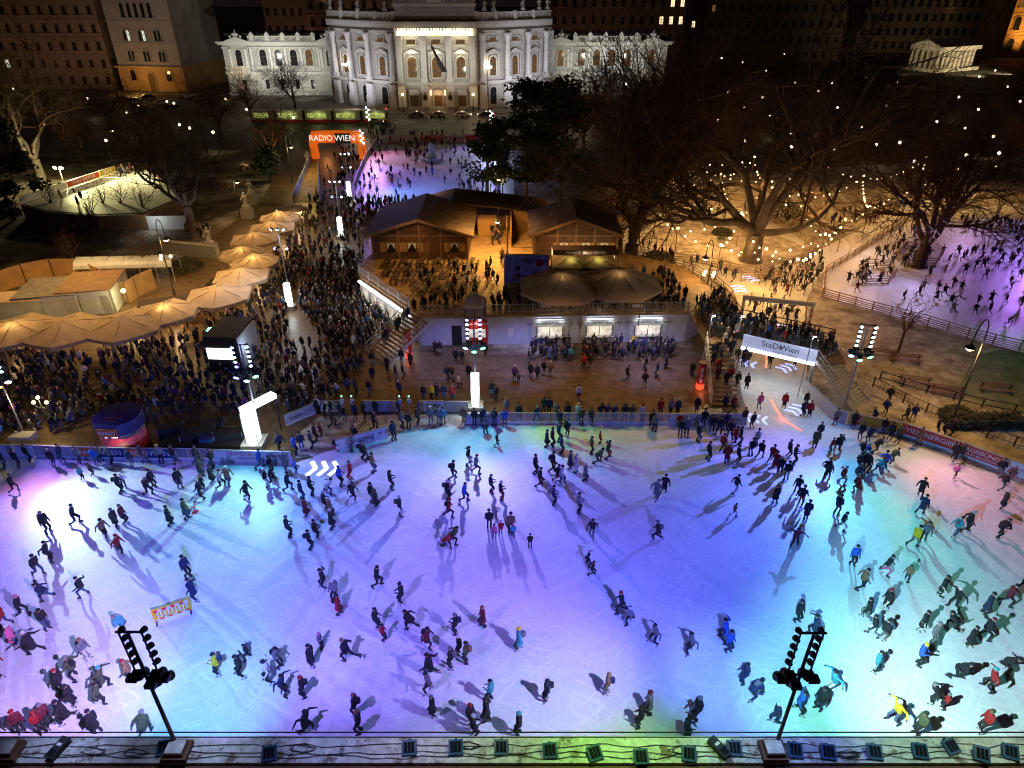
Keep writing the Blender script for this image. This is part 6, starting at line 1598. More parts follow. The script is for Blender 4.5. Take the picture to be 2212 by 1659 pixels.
uniq(dl, 'small distant park lamp', [('the temple', (1990, 150)), ('the amber palace', (2150, 70)), ('the right theatre end', (1450, 205)), ('the dark long building', (1650, 130)), ('the giant plane tree', (1622, 562)), ('the planter tree', (1985, 575)), ('the black museum block', (1830, 80)), ('the right picture edge', (2200, 300)), ('the pale palazzo', (300, 200)), ('the curling rink', (300, 420)), ('the left picture edge', (0, 300)), ('the left theatre wing', (560, 210)), ('the far right path', (2120, 420))])
for (x, y, pw) in ((1130, 720, 500), (1400, 720, 500), (960, 720, 300)):
    p = G(x, 800); lamp('SPOT', (p.x, p.y, 6.5), pw * 5.0, (.26, .32, 1), G(x, 760, 1.6), 100, .9, .3)
# violet rink washes
for (x, y, tx, ty, c, pw) in ((2250, 540, 2100, 590, (.45, .2, 1), 5000), (2250, 560, 2180, 700, (.55, .22, 1), 4500), (2100, 470, 2080, 540, (.8, .45, .9), 3000), (2240, 470, 2200, 520, (.35, .25, 1), 3500), (2260, 700, 2200, 790, (.3, 1, .45), 900), (2000, 600, 1930, 640, (.62, .5, 1), 3600), (1900, 520, 1850, 600, (.9, .7, .8), 2600)):
    p = G(x, y); lamp('SPOT', (p.x, p.y, 8), pw, c, G(tx, ty), 90, 1, .3)
# warm wash of the plaza by added unseen spots, two over the chalet roofs
for (x, y, pw) in ((250, 800, 120), (560, 760, 190), (700, 700, 180), (620, 560, 260), (700, 500, 240), (820, 830, 300), (1200, 840, 620), (1420, 830, 700), (1000, 840, 300), (900, 640, 500), (1040, 620, 1500), (1075, 600, 900), (1190, 640, 500), (1430, 640, 300), (1070, 580, 500), (100, 900, 50), (200, 640, 1500), (60, 650, 900), (300, 650, 700), (450, 560, 500), (420, 690, 600), (90, 745, 350), (240, 740, 300), (520, 640, 500), (560, 500, 700), (930, 500, 420), (1240, 510, 420), (820, 700, 250)):
    p = G(x, y); lamp('SPOT', (p.x, p.y, 10.5), pw * (3.4 if x < 600 and y < 760 else 2.6), (1, .57, .19) if x < 600 and y < 760 else (1, .52, .16), (p.x, p.y - .3, 0), 135, .8, .8)
# ------------------------------------------------------------------ loose things
P, Q = G(681, 342), G(785, 342); az = HT(681, 341, 281)
ar = thing('inflatable_arch', 'glowing orange inflatable arch with white station lettering', 'arch', ((P.x + Q.x) / 2, P.y, 0)); w_ = (Q.x - P.x) / 2
for s in (-1, 1): MB().tube([(s * (w_ - .2), 0, 0), (s * w_, 0, az * .5), (s * (w_ - .3), 0, az - 1.2)], [.85, .9, 1.0], 8).build('leg', 'orange_fabric', ar, smooth=True)
MB().tube([(-w_, 0, az - 1.3), (0, 0, az - 1.2), (w_, 0, az - 1.3)], 1.25, 8).build('beam', 'orange_fabric', ar, smooth=True)
MB().box(-.1, -1.42, az - 2.3, w_ - 2.0, -1.32, az - .3).build('panel', 'navy', ar)
text('WIEN', 1.7, (2.0, -1.46, az - 1.3), 0, 'self_lit_white', ar); text('RADIO', 1.6, (-3.0, -1.40, az - 1.3), 0, 'self_lit_white', ar)
# radio kiosk
p = G(275, 958); hk = HT(275, 958, 900); k_ = thing('radio_kiosk', 'round glass radio booth with violet roof and red lettering', 'kiosk', p)
R_ = 1.75
MB().lathe([(R_, 0), (R_, .8)], n=24).build('base', 'red_paint', k_); MB().lathe([(R_ - .04, .8), (R_ - .04, 1.9)], n=24).build('glass', 'plexi', k_)
MB().lathe([(R_ + .12, 1.9), (R_ + .12, 2.85)], n=24).build('fascia', 'navy', k_); MB().lathe([(R_ + .14, 2.851), (R_ + .1, 2.95), (.05, 3.0)], n=24).build('roof', 'navy', k_)
MB().box(-.75, -R_ - .2, 2.0, .75, -R_ - .05, 2.75).build('sign', 'orange_board', k_); text('RADIO', .42, (0, -R_ - .22, 2.38), 0, 'ink_white', k_); text('RADIO', .45, (0, -.6, 3.01), 0, 'orange_board', k_, tilt=0); text('WIEN', .4, (0, -1.1, 3.01), 0, 'orange_board', k_, tilt=0)
MB().box(-.5, -R_ + .1, 1.75, .5, -R_ + .2, 1.9).build('lamp', 'white_bulb', k_); lamp('POINT', (p.x, p.y - .6, 1.5), 70, (1, .8, .6), size=.2)
MB().lathe([(.7, .8), (.7, 1.05)], (0, .2), 12).build('mixing_desk', 'black', k_)
# screen trailer
p = G(505, 805); t = thing('screen_trailer', 'black trailer with a lit white panel on its front', 'trailer', p, R(-4))
MB().box(-2.3, 0, 1.0, .9, 4.6, 3.9).build('body', 'black', t); MB().box(-2.2, -.06, 1.5, .35, -.004, 2.7).build('lit_panel', 'white_glow', t); MB().box(.92, .1, .3, 1.05, 4.4, 3.7).build('side_wing', 'grey_board', t)
MB().box(-2.3, 0, 0, .9, 4.6, .99).build('base', 'black', t); text('dAS', .6, (-1.3, -.09, 1.8), 0, 'ink', t); lamp('POINT', (p.x + 2.1, p.y + .6, 2.5), 90, (.7, .8, 1), size=.3)
# red advertising columns
for (x, y, top, lab) in ((884, 772, 716, 'red advertising column beside the left stairs'), (1511, 838, 784, 'red advertising column with white posters beside the broad stairs')):
    p = G(x, y); h = HT(x, y, top); t = thing('advertising_column', lab, 'column', p)
    MB().lathe([(.36, 0), (.36, h)], n=20).build('shaft', 'red_paint', t); MB().lathe([(.38, .0), (.38, .55)], n=20).build('lit_foot', 'red_glow', t); MB().lathe([(.4, h + .002), (.4, h + .1)], n=20).build('cap', 'brown_stone', t)
    for z in (.8, 1.35, 1.9): MB().box(-.24, -.385, z, .04, -.33, z + .42).build('poster', 'white_board', t)
    lamp('POINT', (p.x, p.y - .8, .4), 15, (1, .2, .1), size=.2)
# projected light arrows put in as glowing bars on the ice; red light strips
def chevrons(lab, pts, size, rz, n=3, m='projected_glow'):
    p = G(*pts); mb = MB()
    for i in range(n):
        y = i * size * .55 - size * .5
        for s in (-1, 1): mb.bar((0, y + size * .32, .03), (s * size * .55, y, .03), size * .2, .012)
    o = mb.build('projected_arrow', m, None, loc=(p.x, p.y, 0), rz=R(rz)); tag(o, lab, 'light arrow'); return o
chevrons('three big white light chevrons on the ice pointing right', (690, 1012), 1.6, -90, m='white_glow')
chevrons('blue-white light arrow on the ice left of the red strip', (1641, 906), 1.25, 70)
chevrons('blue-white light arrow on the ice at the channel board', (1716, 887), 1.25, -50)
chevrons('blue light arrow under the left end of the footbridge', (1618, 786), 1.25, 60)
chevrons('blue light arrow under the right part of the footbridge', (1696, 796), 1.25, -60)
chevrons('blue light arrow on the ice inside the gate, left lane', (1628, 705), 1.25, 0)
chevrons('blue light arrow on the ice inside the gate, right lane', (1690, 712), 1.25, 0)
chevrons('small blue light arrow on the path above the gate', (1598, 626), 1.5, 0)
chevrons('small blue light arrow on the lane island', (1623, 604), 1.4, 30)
P, M_, Q = G(1665, 864), G(1690, 906), G(1731, 931); mb = MB(); mb.bar((P.x, P.y, .03), (M_.x, M_.y, .03), .16, .02); mb.bar((M_.x, M_.y, .03), (Q.x, Q.y, .03), .16, .02)
tag(mb.build('light_strip', 'red_light_strip'), 'glowing red light strip bent on the ice of the rink channel', 'light strip'); lamp('POINT', (M_.x, M_.y, .5), 14, (1, .2, .15), size=.3)
P, Q = G(1655, 795), G(1656, 770); tag(MB().bar((P.x, P.y, .03), (Q.x, Q.y, .03), .16, .02).build('light_strip', 'red_light_strip'), 'short orange-red light strip under the footbridge', 'light strip')
# yellow barrier
P, Q = G(335, 1345), G(416, 1317); d = Q - P; t = thing('safety_barrier', 'yellow plastic barrier with red and white bars standing on the ice', 'barrier', P, math.atan2(d.y, d.x)); L = d.length
for z in (.12, .92): MB().box(0, -.04, z, L, .04, z + .1).build('rail', 'yellow_plastic', t)
for i in range(10): MB().box(.1 + i * (L - .28) / 9, -.03, .221, .18 + i * (L - .28) / 9, .03, .919).build('bar', 'yellow_plastic', t)
for i in range(8): MB().box(.1 + i * (L - .2) / 8, -.06, .80, .1 + (i + 1) * (L - .2) / 8, -.032, .99).build('stripe', 'red_plastic' if i % 2 == 0 else 'white_plastic', t)
for i in range(8): MB().box(.1 + i * (L - .2) / 8, -.06, .14, .1 + (i + 1) * (L - .2) / 8, -.042, .24).build('stripe', 'red_plastic' if i % 2 else 'white_plastic', t)
for x in (.1, L - .1): MB().box(x - .1, -.05, .1, x + .1, .05, 1.05).build('end_post', 'yellow_plastic', t); MB().box(x - .04, -.4, 0, x + .04, .4, .09).build('foot', 'black', t)
# cone
p = G(422, 1106); t = thing('traffic_cone', 'red and white traffic cone on the ice', 'cone', p); MB().box(-.2, -.2, 0, .2, .2, .05).build('base', 'red_plastic', t); MB().lathe([(.15, .051), (.11, .25)], n=12).build('lower_band', 'red_plastic', t); MB().lathe([(.11, .251), (.085, .4)], n=12).build('white_band', 'white_plastic', t); MB().lathe([(.085, .401), (.055, .55)], n=12).build('upper_band', 'red_plastic', t); MB().lathe([(.055, .551), (.02, .7)], n=12).build('tip', 'white_plastic', t)
# turnstile posts
tp0 = None
for i, (x, y) in enumerate(((743, 892), (764, 892), (866, 892), (886, 892))):
    p = G(x, y)
    if tp0 is None:
        t = thing('gate_post', 'x', 'gate post', p); mb = MB(); mb.tube([(0, 0, 0), (0, 0, 1.7)], .05, 6); mb.build('post', 'galvanised', t); MB().box(-.16, -.1, 1.05, .16, .1, 1.45).build('card_reader', 'wall_panel', t); MB().ball((0, 0, 1.78), .07, 6).build('signal_lamp', 'green_lens', t); MB().tube([(0, 0, .9), (.5, -.35, .9)], .03, 5).build('turnstile_arm', 'galvanised', t); tp0 = t
    else: t = tree_copy(tp0, None, p)
    t['label'] = f'turnstile post with green signal light, {names[i]} from the left'; t['group'] = 'turnstiles at the exit boards'
# statues on pedestals
for (x, y, lab) in ((546, 440, 'pale stone statue on a pedestal beside the lamp left of the plaza'), (459, 552, 'stone statue on a tall pedestal at the corner of the garden wall'), (669, 372, 'dark stone statue on a pedestal inside the arch'), (536, 470, 'small stone statue beside the parasol chain end')):
    p = G(x, y); t = thing('garden_statue', lab, 'statue', p); MB().box(-.8, -.8, 0, .8, .8, 1.6).build('pedestal', 'concrete', t); mb = MB(); figure_bm(mb, 0, 0, 1.6, 1.0, x); mb.build('figure', 'stone_relief', t)
P, Q = G(355, 548), G(470, 560); d = Q - P; t = thing('garden_wall', 'low pale wall between the lit trunk and the parasols', 'wall', P, math.atan2(d.y, d.x)); MB().box(0, 0, 0, d.length, .5, 1.7).build('wall', 'concrete', t); MB().box(-.1, -.1, 1.701, d.length + .1, .6, 1.85).build('coping', 'concrete', t)
# ice sculpture of the far rink
p = G(933, 348); h = HT(933, 348, 306); t = thing('ice_sculpture', 'tiered pale blue ice sculpture standing on the far rink', 'sculpture', p)
MB().lathe([(2.3, 0), (2.3, .7)], n=14).build('plinth', 'ice_statue', t); MB().lathe([(1.2, .7), (.9, h * .35), (.5, h * .55), (.75, h * .65), (.3, h * .95), (.05, h)], n=10).build('figure', 'ice_statue', t)
# sound desk, speaker boxes near the stage corner
for (x, y, s, m_, lab) in ((462, 925, .9, 'black', 'black wheeled equipment case with a metal frame in front of the stage edge'), (497, 948, 1.1, 'black', 'black cube speaker on the snowy boards'), (430, 948, 1.3, 'black', 'low black stage platform beside the radio booth'), (372, 935, 1.0, 'black', 'black speaker box left of the stage platform')):
    p = G(x, y); t = thing('equipment_case', lab, 'equipment', p, R(14)); MB().box(-s, -s * .5, .1, s, s * .5, .35 + s * .4).build('case', m_, t); mb = MB()
    for a in (-1, 1):
        for b in (-1, 1): mb.bar((a * s, b * s * .5, 0), (a * s, b * s * .5, .38 + s * .4), .05, .05)
    mb.build('edge_frame', 'galvanised', t)
p = G(438, 962); t = thing('stage_platform', 'low black stage platform with pale edge beside the radio booth', 'stage', p); MB().box(-3.4, -.6, 0, 3.3, 2.2, .35).build('deck', 'black', t); MB().box(-3.4, 2.21, .2, 3.3, 2.27, .38).build('edge', 'galvanised', t)
p = G(443, 958); t = thing('blue_crate', 'blue plastic crate on the edge of the stage platform', 'crate', (p.x + .3, p.y - .2, .35)); MB().box(-.5, -.3, 0, .5, .3, .35).build('shell', 'blue_crate', t); MB().box(-.45, -.25, .352, .45, .25, .36).build('lid', 'navy', t)
p = G(1652, 505 + 60); t = thing('stone_block', 'dark litter box on the snow of the garden ring', 'box', G(1557, 522)); MB().box(-.5, -.4, 0, .5, .4, .5).build('box', 'concrete', t); MB().box(-.55, -.45, .502, .55, .45, .56).build('lid', 'black', t)
p = G(1567, 673); t = thing('planter_box', 'wooden planter box with a bare bush by the curved fence', 'planter', p); MB().box(-.9, -.7, 0, .9, .7, .9).build('box', 'brown_stone', t); MB().lathe([(.4, .9), (.1, .95)], n=8).build('soil', 'black', t)
p = G(474, 768); t = thing('sign_cube', 'glowing green and blue cube sign on a pole in the crowd', 'sign', p); MB().tube([(0, 0, 0), (0, 0, 2.6)], .05, 6).build('pole', 'dark_steel', t); MB().box(-.5, -.3, 2.6, .5, .3, 2.85).build('blue_tier', 'blue_lens', t); MB().box(-.5, -.3, 2.86, .5, .3, 3.1).build('green_tier', 'green_lens', t)
# ------------------------------------------------------------------ people
def ik(a, c, l1, l2, bend):
    a, c = Vector(a), Vector(c); d = c - a; L = min(d.length, (l1 + l2) * .995); d.normalize(); c = a + d * L
    x = (l1 * l1 - l2 * l2 + L * L) / (2 * L); h = math.sqrt(max(0, l1 * l1 - x * x))
    b = Vector(bend); b = (b - d * b.dot(d)); b = b.normalized() if b.length > 1e-4 else d.orthogonal().normalized()
    return a + d * x + b * h, c
def skeleton(p):
    """facing +Y; returns capsules (a, b, ra, rb, zone) ; zones 0 jacket 1 trousers 2 skin 3 boots 4 glove 5 eye 6 cap"""
    C = []; hip = p.get('hip', .90); lean = p.get('lean', 0.0); hy = p.get('hy', 0.0); tw = p.get('turn', 0.0)
    P = Vector((0, hy, hip))
    up = Vector((p.get('side', 0), math.sin(lean), math.cos(lean))).normalized(); fw = Vector((0, math.cos(lean), -math.sin(lean)))
    ch = P + up * .44; nk = P + up * .58; hd_t = p.get('head', 0.0)
    hup = Vector((p.get('side', 0) * .5, math.sin(lean * .55 + hd_t), math.cos(lean * .55 + hd_t))).normalized(); hf = Vector((math.sin(tw), math.cos(tw) * hup.z, -hup.y)).normalized()
    hc = nk + hup * .17
    X = Vector((1, 0, 0))
    C += [(P - X * .075, P + X * .075, .125, .125, 1), (P + up * .06 - X * .08, P + up * .06 + X * .08, .135, .135, 0),
          (P + up * .22 - X * .07, P + up * .22 + X * .07, .145, .145, 0), (P + up * .38 - X * .10 , P + up * .38 + X * .10, .14, .14, 0), (ch + up * .04 - X * .13, ch + up * .04 + X * .13, .095, .095, 0),
          (P + up * .1, ch, .14, .15, 0), (ch + up * .06, nk + up * .02, .085, .07, 0), (nk, hc, .055, .06, 2),
          (hc - hup * .02, hc + hup * .04, .088, .092, 2), (hc + hf * .02 - hup * .06, hc + hf * .035 - hup * .07, .06, .045, 2), (hc + hf * .085 - hup * .01, hc + hf * .115 - hup * .03, .016, .018, 2)]
    side = hf.cross(hup).normalized()
    for s in (-1, 1):
        C.append((hc + hf * .088 + side * s * .034 + hup * .018, hc + hf * .092 + side * s * .034 + hup * .018, .013, .013, 5))
        C.append((hc + side * s * .093 - hup * .01, hc + side * s * .098 - hup * .02, .022, .018, 2))
    C.append((hc + hf * .085 - hup * .055 - side * .018, hc + hf * .085 - hup * .055 + side * .018, .011, .011, 4))
    feet = []
    for s, k in ((-1, 'l'), (1, 'r')):
        H0 = P + X * s * .09 + Vector((0, 0, -.03))
        f = Vector(p['f' + k]); ank = f + Vector((0, 0, .11 + p.get('lift' + k, 0)))
        kn, ak = ik(H0, ank, .44, .43, p.get('kb', (0, 1, 0)))
        C += [(H0, kn, .098, .068, 1), (kn, ak, .066, .05, 1)]
        fd = Vector(p.get('fd' + k, (s * .2, 1, 0))).normalized(); toe = ak + fd * .15 + Vector((0, 0, -.055)); heel = ak - fd * .05 + Vector((0, 0, -.05))
        C += [(ak, heel, .052, .045, 3), (heel, toe, .046, .036, 3), (ak + Vector((0, 0, .07)), ak, .055, .052, 3)]
        feet.append((ak, fd))
        S = ch + up * .05 + X * s * .195; hnd = Vector(p['h' + k]); hnd = P + X * hnd.x + fw * hnd.y + up * hnd.z if not p.get('abs') else hnd
        el, wr = ik(S, hnd, .29, .26, (s * .5, -1, -.3))
        C += [(S, el, .072, .056, 0), (el, wr, .054, .042, 0)]
        d = (wr - el).normalized(); hp = wr + d * .05
        C.append((wr, hp + d * .02, .030, .036, 4))
        sd = d.cross(Vector((0, 1, .2))).normalized()
        nrm = d.cross(sd).normalized()
        for j in range(4):
            o = sd * (j - 1.5) * .019; ln = (.062, .072, .068, .052)[j]; m_ = hp + o + d * (.02 + ln * .5); C += [(hp + o + d * .02, m_, .0115, .011, 4), (m_, m_ + d * ln * .45 - nrm * .02, .011, .0095, 4)]
        C.append((hp - sd * .028, hp - sd * .055 + d * .035, .013, .011, 4))
    sk = p.get('coat', 0)
    if sk:
        C += [(P + up * .05, P + Vector((0, -.0, -sk * .5)), .15, .18, 0), (P + up * .02, P + Vector((0, 0, -sk)), .15, .21, 0)]
    return C, hc, hup, hf, P, up, fw, ch, feet
def capsule_mesh(C, vox):
    mb = MB()
    for (a, b, ra, rb, z) in C:
        a, b = Vector(a), Vector(b); d = b - a
        if d.length < .004: d = Vector((0, 0, .004)); b = a + d
        u = d.normalized(); n = 10 if ra > .03 else 6
        pts = []; rs = []
        for t in (-1, -.7, -.35): pts.append(a + u * ra * t); rs.append(ra * math.sqrt(max(0, 1 - t * t)) + ra * .02)
        pts += [a, b]; rs += [ra, rb]
        for t in (.35, .7, 1): pts.append(b + u * rb * t); rs.append(rb * math.sqrt(max(0, 1 - t * t)) + rb * .02)
        mb.tube(pts, rs, n)
    me = bpy.data.meshes.new('tmp'); me.from_pydata(mb.v, [], mb.f); me.update()
    o = bpy.data.objects.new('tmp', me); COL.objects.link(o)
    r = o.modifiers.new('r', 'REMESH'); r.mode = 'VOXEL'; r.voxel_size = vox; r.adaptivity = 0
    s = o.modifiers.new('s', 'SMOOTH'); s.factor = .5; s.iterations = 2 if vox < .02 else 1
    dg = bpy.context.evaluated_depsgraph_get(); out = bpy.data.meshes.new_from_object(o.evaluated_get(dg))
    bpy.data.objects.remove(o); bpy.data.meshes.remove(me)
    return out
def zones(me, C):
    n = len(me.vertices); co = np.empty(n * 3, dtype=np.float32); me.vertices.foreach_get('co', co); co = co.reshape(-1, 3)
    m = len(me.polygons); lt = np.empty(m, dtype=np.int32); me.polygons.foreach_get('loop_total', lt); ls = np.empty(m, dtype=np.int32); me.polygons.foreach_get('loop_start', ls)
    lv = np.empty(len(me.loops), dtype=np.int32); me.loops.foreach_get('vertex_index', lv)
    cen = np.add.reduceat(co[lv], ls, axis=0) / lt[:, None]
    best = np.full(m, 1e9); z = np.zeros(m, dtype=np.int32)
    for (a, b, ra, rb, zn) in C:
        a = np.array(a); b = np.array(b); d = b - a; L2 = max(1e-8, d @ d)
        t = np.clip(((cen - a) @ d) / L2, 0, 1); q = a + t[:, None] * d; r = ra + (rb - ra) * t
        dist = np.linalg.norm(cen - q, axis=1) - r
        if zn in (5,): dist -= .004
        k = dist < best; best[k] = dist[k]; z[k] = zn
    return co, z, ls, lt, lv
S_ = dict(fl=(-.10, 0, 0), fr=(.10, 0, 0), hl=(-.27, .06, -.12), hr=(.27, .06, -.12))
POSES = {
    's': dict(S_, fl=(-.11, .04, 0), fr=(.12, -.06, 0), hl=(-.26, .12, -.05), hr=(.27, .04, -.12), head=.12),
    'S': dict(S_, hl=(-.12, .28, .22), hr=(.13, .27, .2), head=.25, fl=(-.13, .0, 0), fr=(.11, .05, 0)),
    'C': dict(S_, coat=.34, hl=(-.25, .12, -.03), hr=(.25, .02, -.12), fl=(-.09, .06, 0), fr=(.10, -.12, 0), head=.15),
    'w': dict(S_, hip=.86, lean=.16, fl=(-.14, .20, 0), fr=(.17, -.30, 0), liftr=.05, hl=(-.32, -.16, 0), hr=(.30, .26, .05), fdr=(.7, .7, -.1), head=.1),
    'W': dict(S_, hip=.87, lean=.12, fl=(-.22, -.34, 0), liftl=.10, fr=(.12, .18, 0), hl=(-.34, .22, .06), hr=(.36, -.14, .04), coat=.24, head=.1),
    'g': dict(S_, hip=.84, lean=.28, fl=(-.10, .16, 0), fr=(.18, -.62, .12), liftr=.2, hl=(-.42, .05, .08), hr=(.44, -.05, .12), fdr=(.5, .6, -.6), head=.05),
    'a': dict(S_, hip=.85, lean=.2, fl=(-.24, -.1, 0), fr=(.2, .2, 0), hl=(-.62, .1, .32), hr=(.60, -.08, .34), head=.05),
    'A': dict(S_, hip=.85, lean=.22, coat=.28, fl=(-.12, .22, 0), fr=(.24, -.36, 0), liftr=.07, hl=(-.58, .18, .26), hr=(.56, -.2, .24)),
    'l': dict(S_, hip=.76, lean=.85, hy=-.12, fl=(-.17, .18, 0), fr=(.22, -.36, 0), liftr=.04, hl=(-.3, .22, .05), hr=(.34, -.16, .18), head=-.45),
    'r': dict(S_, lean=.30, hy=-.1, fl=(-.12, -.02, 0), fr=(.13, .03, 0), hl=(-.22, .30, .22), hr=(.22, .30, .22), head=.15),
    'T': dict(S_, hip=.46, hy=0, fl=(-.12, .42, 0), fr=(.14, .45, 0), hl=(-.16, .34, .12), hr=(.16, .34, .12), kb=(0, .4, 1), head=.2),
}
CLO = dict(k=((.014, .014, .017), 'black'), n=((.018, .028, .075), 'navy'), r=((.30, .012, .015), 'red'), b=((.03, .12, .55), 'blue'), w=((.62, .62, .60), 'white'), g=((.16, .165, .17), 'grey'), o=((.065, .08, .035), 'olive'),
           y=((.75, .55, .02), 'yellow'), t=((.22, .12, .06), 'brown'), p=((.65, .14, .28), 'pink'), c=((.05, .34, .40), 'turquoise'), v=((.14, .04, .24), 'violet'), m=((.13, .012, .025), 'dark red'), j=((.06, .09, .17), 'jeans'), L=((.5, .85, .02), 'lime'), h=((.10, .05, .025), 'brown'))
for k_, (c_, n_) in CLO.items(): mat('cloth_' + k_, c_, .85, var=.2, vs=9)
mat('skin', (.50, .30, .22), .6); mat('boot_black', (.02, .02, .02), .5); mat('boot_white', (.62, .62, .62), .5); mat('eye', (.02, .015, .012), .4); mat('glove', (.03, .03, .035), .8)
PROTO = {}; LOW = {}
def helmet(hc, hup, hf, kind, nm):
    mb = MB(); sd = hf.cross(hup).normalized()
    Mx = Matrix((sd, hf, hup)).transposed()
    def put(v): return hc + Mx @ Vector(v)
    n = 12; vs = []; fs = []
    lo = -.25 if kind == 'hair' else .12
    rings = 6
    for i in range(rings + 1):
        t = lo * .5 * math.pi + (math.pi / 2 - lo * .5 * math.pi) * i / rings
        for k in range(n):
            a = 2 * math.pi * k / n
            r = .112 * math.cos(t) * (1.02 if kind == 'hair' else 1.06)
            y = math.sin(a) * r * 1.04 - .012; z = .03 + .115 * math.sin(t)
            if kind == 'hair' and math.sin(a) > .2 and i < 4: z = max(z, .055)
            vs.append(put((math.cos(a) * r, y, z)))
    for i in range(rings):
        for k in range(n): fs.append((i * n + k, i * n + (k + 1) % n, (i + 1) * n + (k + 1) % n, (i + 1) * n + k))
    fs.append(tuple(range(n - 1, -1, -1)))
    mb.add(vs, fs)
    if kind == 'hat':
        pts = [put((math.cos(2 * math.pi * k / 12) * .113, math.sin(2 * math.pi * k / 12) * .118 - .012, .045)) for k in range(13)]
        mb.tube(pts, .012, 5, cap=False); mb.ball(put((0, -.01, .155)), .022, 6)
    else:
        for x in (-.05, 0, .05): mb.tube([put((x, -.09, .03)), put((x * 1.3, -.12, -.08)), put((x * 1.2, -.11, -.2))], [.05, .05, .02], 5)
    me_o = mb.build(nm, 'cloth_k', None, smooth=True); me = me_o.data; bpy.data.objects.remove(me_o); return me
for k_, p in POSES.items():
    C, hc, hup, hf, P, up, fw, ch, feet = skeleton(p)
    me = capsule_mesh(C, .0135)
    co, z, *_r = zones(me, C)
    for m_ in ('cloth_k', 'cloth_k', 'skin', 'boot_black', 'glove', 'eye'): me.materials.append(M[m_])
    me.polygons.foreach_set('material_index', z.astype(np.int32)); me.polygons.foreach_set('use_smooth', [True] * len(me.polygons)); me.name = 'person'
    b = MB(); q = ch - fw * .20; b.tube([q - up * .22, q - up * .18, q + up * .06, q + up * .12], [.09, .15, .14, .07], 8)
    for s in (-1, 1): b.tube([ch - fw * .1 + Vector((s * .1, 0, 0)) + up * .08, ch + Vector((s * .11, 0, 0)) + up * .135, ch + fw * .13 + Vector((s * .1, 0, 0)) + up * .02, ch + fw * .12 + Vector((s * .12, 0, 0)) - up * .15], .02, 4)
    bo = b.build('backpack', 'cloth_k', None, smooth=True); bme = bo.data; bpy.data.objects.remove(bo)
    sk = []
    for (ak, fd) in feet:
        b = MB(); z0 = ak.z - .105; f2 = Vector((fd.x, fd.y, 0)).normalized()
        base = Vector((ak.x, ak.y, ak.z)); 
        b.bar(base - f2 * .11 + Vector((0, 0, -.128)), base + f2 * .22 + Vector((0, 0, -.128)), .012, .035, 1)
        b.tube([base + Vector((0, 0, .10)), base + Vector((0, 0, .0)), base + Vector((0, 0, -.06))], [.062, .058, .056], 8)
        b.tube([base - f2 * .05 + Vector((0, 0, -.06)), base + f2 * .09 + Vector((0, 0, -.065)), base + f2 * .17 + Vector((0, 0, -.07))], [.055, .052, .035], 8)
        so = b.build('skate', ['boot_black', 'steel'], None, smooth=True); sk.append(so.data); bpy.data.objects.remove(so)
    PROTO[k_] = (me, helmet(hc, hup, hf, 'hat', 'hat'), helmet(hc, hup, hf, 'hair', 'hair'), bme, sk)
    C2 = [c for c in C if c[2] > .03] + [(hc + hup * .05, hc + hup * .075, .105, .085, 6)]
    lm = capsule_mesh(C2, .058 if k_ != 'x' else .05); cz = zones(lm, C2); LOW[k_] = cz
# ---- individuals, noted tile by tile as: x,y pose heading top/legs/hat flags
DIRS = {'8': 0, '9': -40, '6': -90, '3': -140, '2': 180, '1': 140, '4': 90, '7': 40}
T02 = """40,720s8kkk;165,725s8kjk;260,680s8kkk;470,720s8kkk;548,676s4njk;690,690s8gjg;840,706s8bjk;885,680s4gjw;965,692s8gjk;1142,722s8nnn;1240,682s9njk;1400,690s8gkyL;1512,692s8kjk;715,830s6cncS;800,795s6okrS;130,935w6kkw;660,1210w6kkk;420,1280s6kkgB;1045,942s6kkkB;1078,890s3wkwS;1290,960w6kkgB;1330,902s6kkm;1560,902C3kgk;1745,800C6ojo;1700,690s6kjk;1840,860C6kkk;1850,725s4kjk;1915,905w6wkr;1980,870W3tjwB;1750,985w4kkw;1755,912s6kkpS;2140,1005s6kkk;1012,1240C6okg;915,1332w6tkk;1085,1212s6mkg;1045,1470w6rkr;1478,1222C6kkk;1620,1168C6ojk;432,1535a6kkk;342,1645w6kjk;1625,1665s6nkk"""
T12 = """38,725s6bjk;132,780s6kkk;95,895s6kww;142,872s6kkk;255,742C8gkw;345,770s6bnbS;282,920w6kkk;480,960s6kkk;400,1002s6njk;440,1152C6mkk;630,945l6wjk;602,1102s6kkw;730,880s6bkb;827,836s4rrg;842,1008w6kkkB;1000,1020s6kgk;1042,1072C6kko;1015,765s6tjkB;920,652s6kkkB;952,666s6kjt;1168,912s6kkh;1250,1142s6kwwB;662,1252C6kkw;652,1150C6tkw;287,1322s6kkg;522,1342s6kkk;472,1428s6kkkB;222,592s7nkk;342,610s6bkk;402,578s8nbk;482,556s6nkk;562,456s6mmrS;517,502s6kkr;662,372w6kkk;542,252s8wpw;1022,395w6kkp;1262,380r9gkk;1322,390s8kkn;1397,346s6kkk;1512,350s8gjw;1580,352s8gjk;1622,352s8cgk;690,582s8krgS;832,582r4gjr;862,505r2kkk;1190,485s3nkk;1795,352s8ttt;1890,356s8kkk;1985,425s8gkk;1965,352s8nkw;2060,372s8kjkB;2150,372s8bjr;2165,262s8gjg;2080,532w6kkrS;1832,690a6kwk;1900,772s6gkr;1700,822w6kkkB;1800,1010w6bkk;2030,942s6kkk;2115,1002s6krw;1668,1150w6rkrB;1655,1002s6kkwB;1700,1382l6okk;1650,1418l3rkr;2017,1252s8kkk;2060,1342s8pjkS;2117,1312s8rrwS;2202,1292s8tkk"""
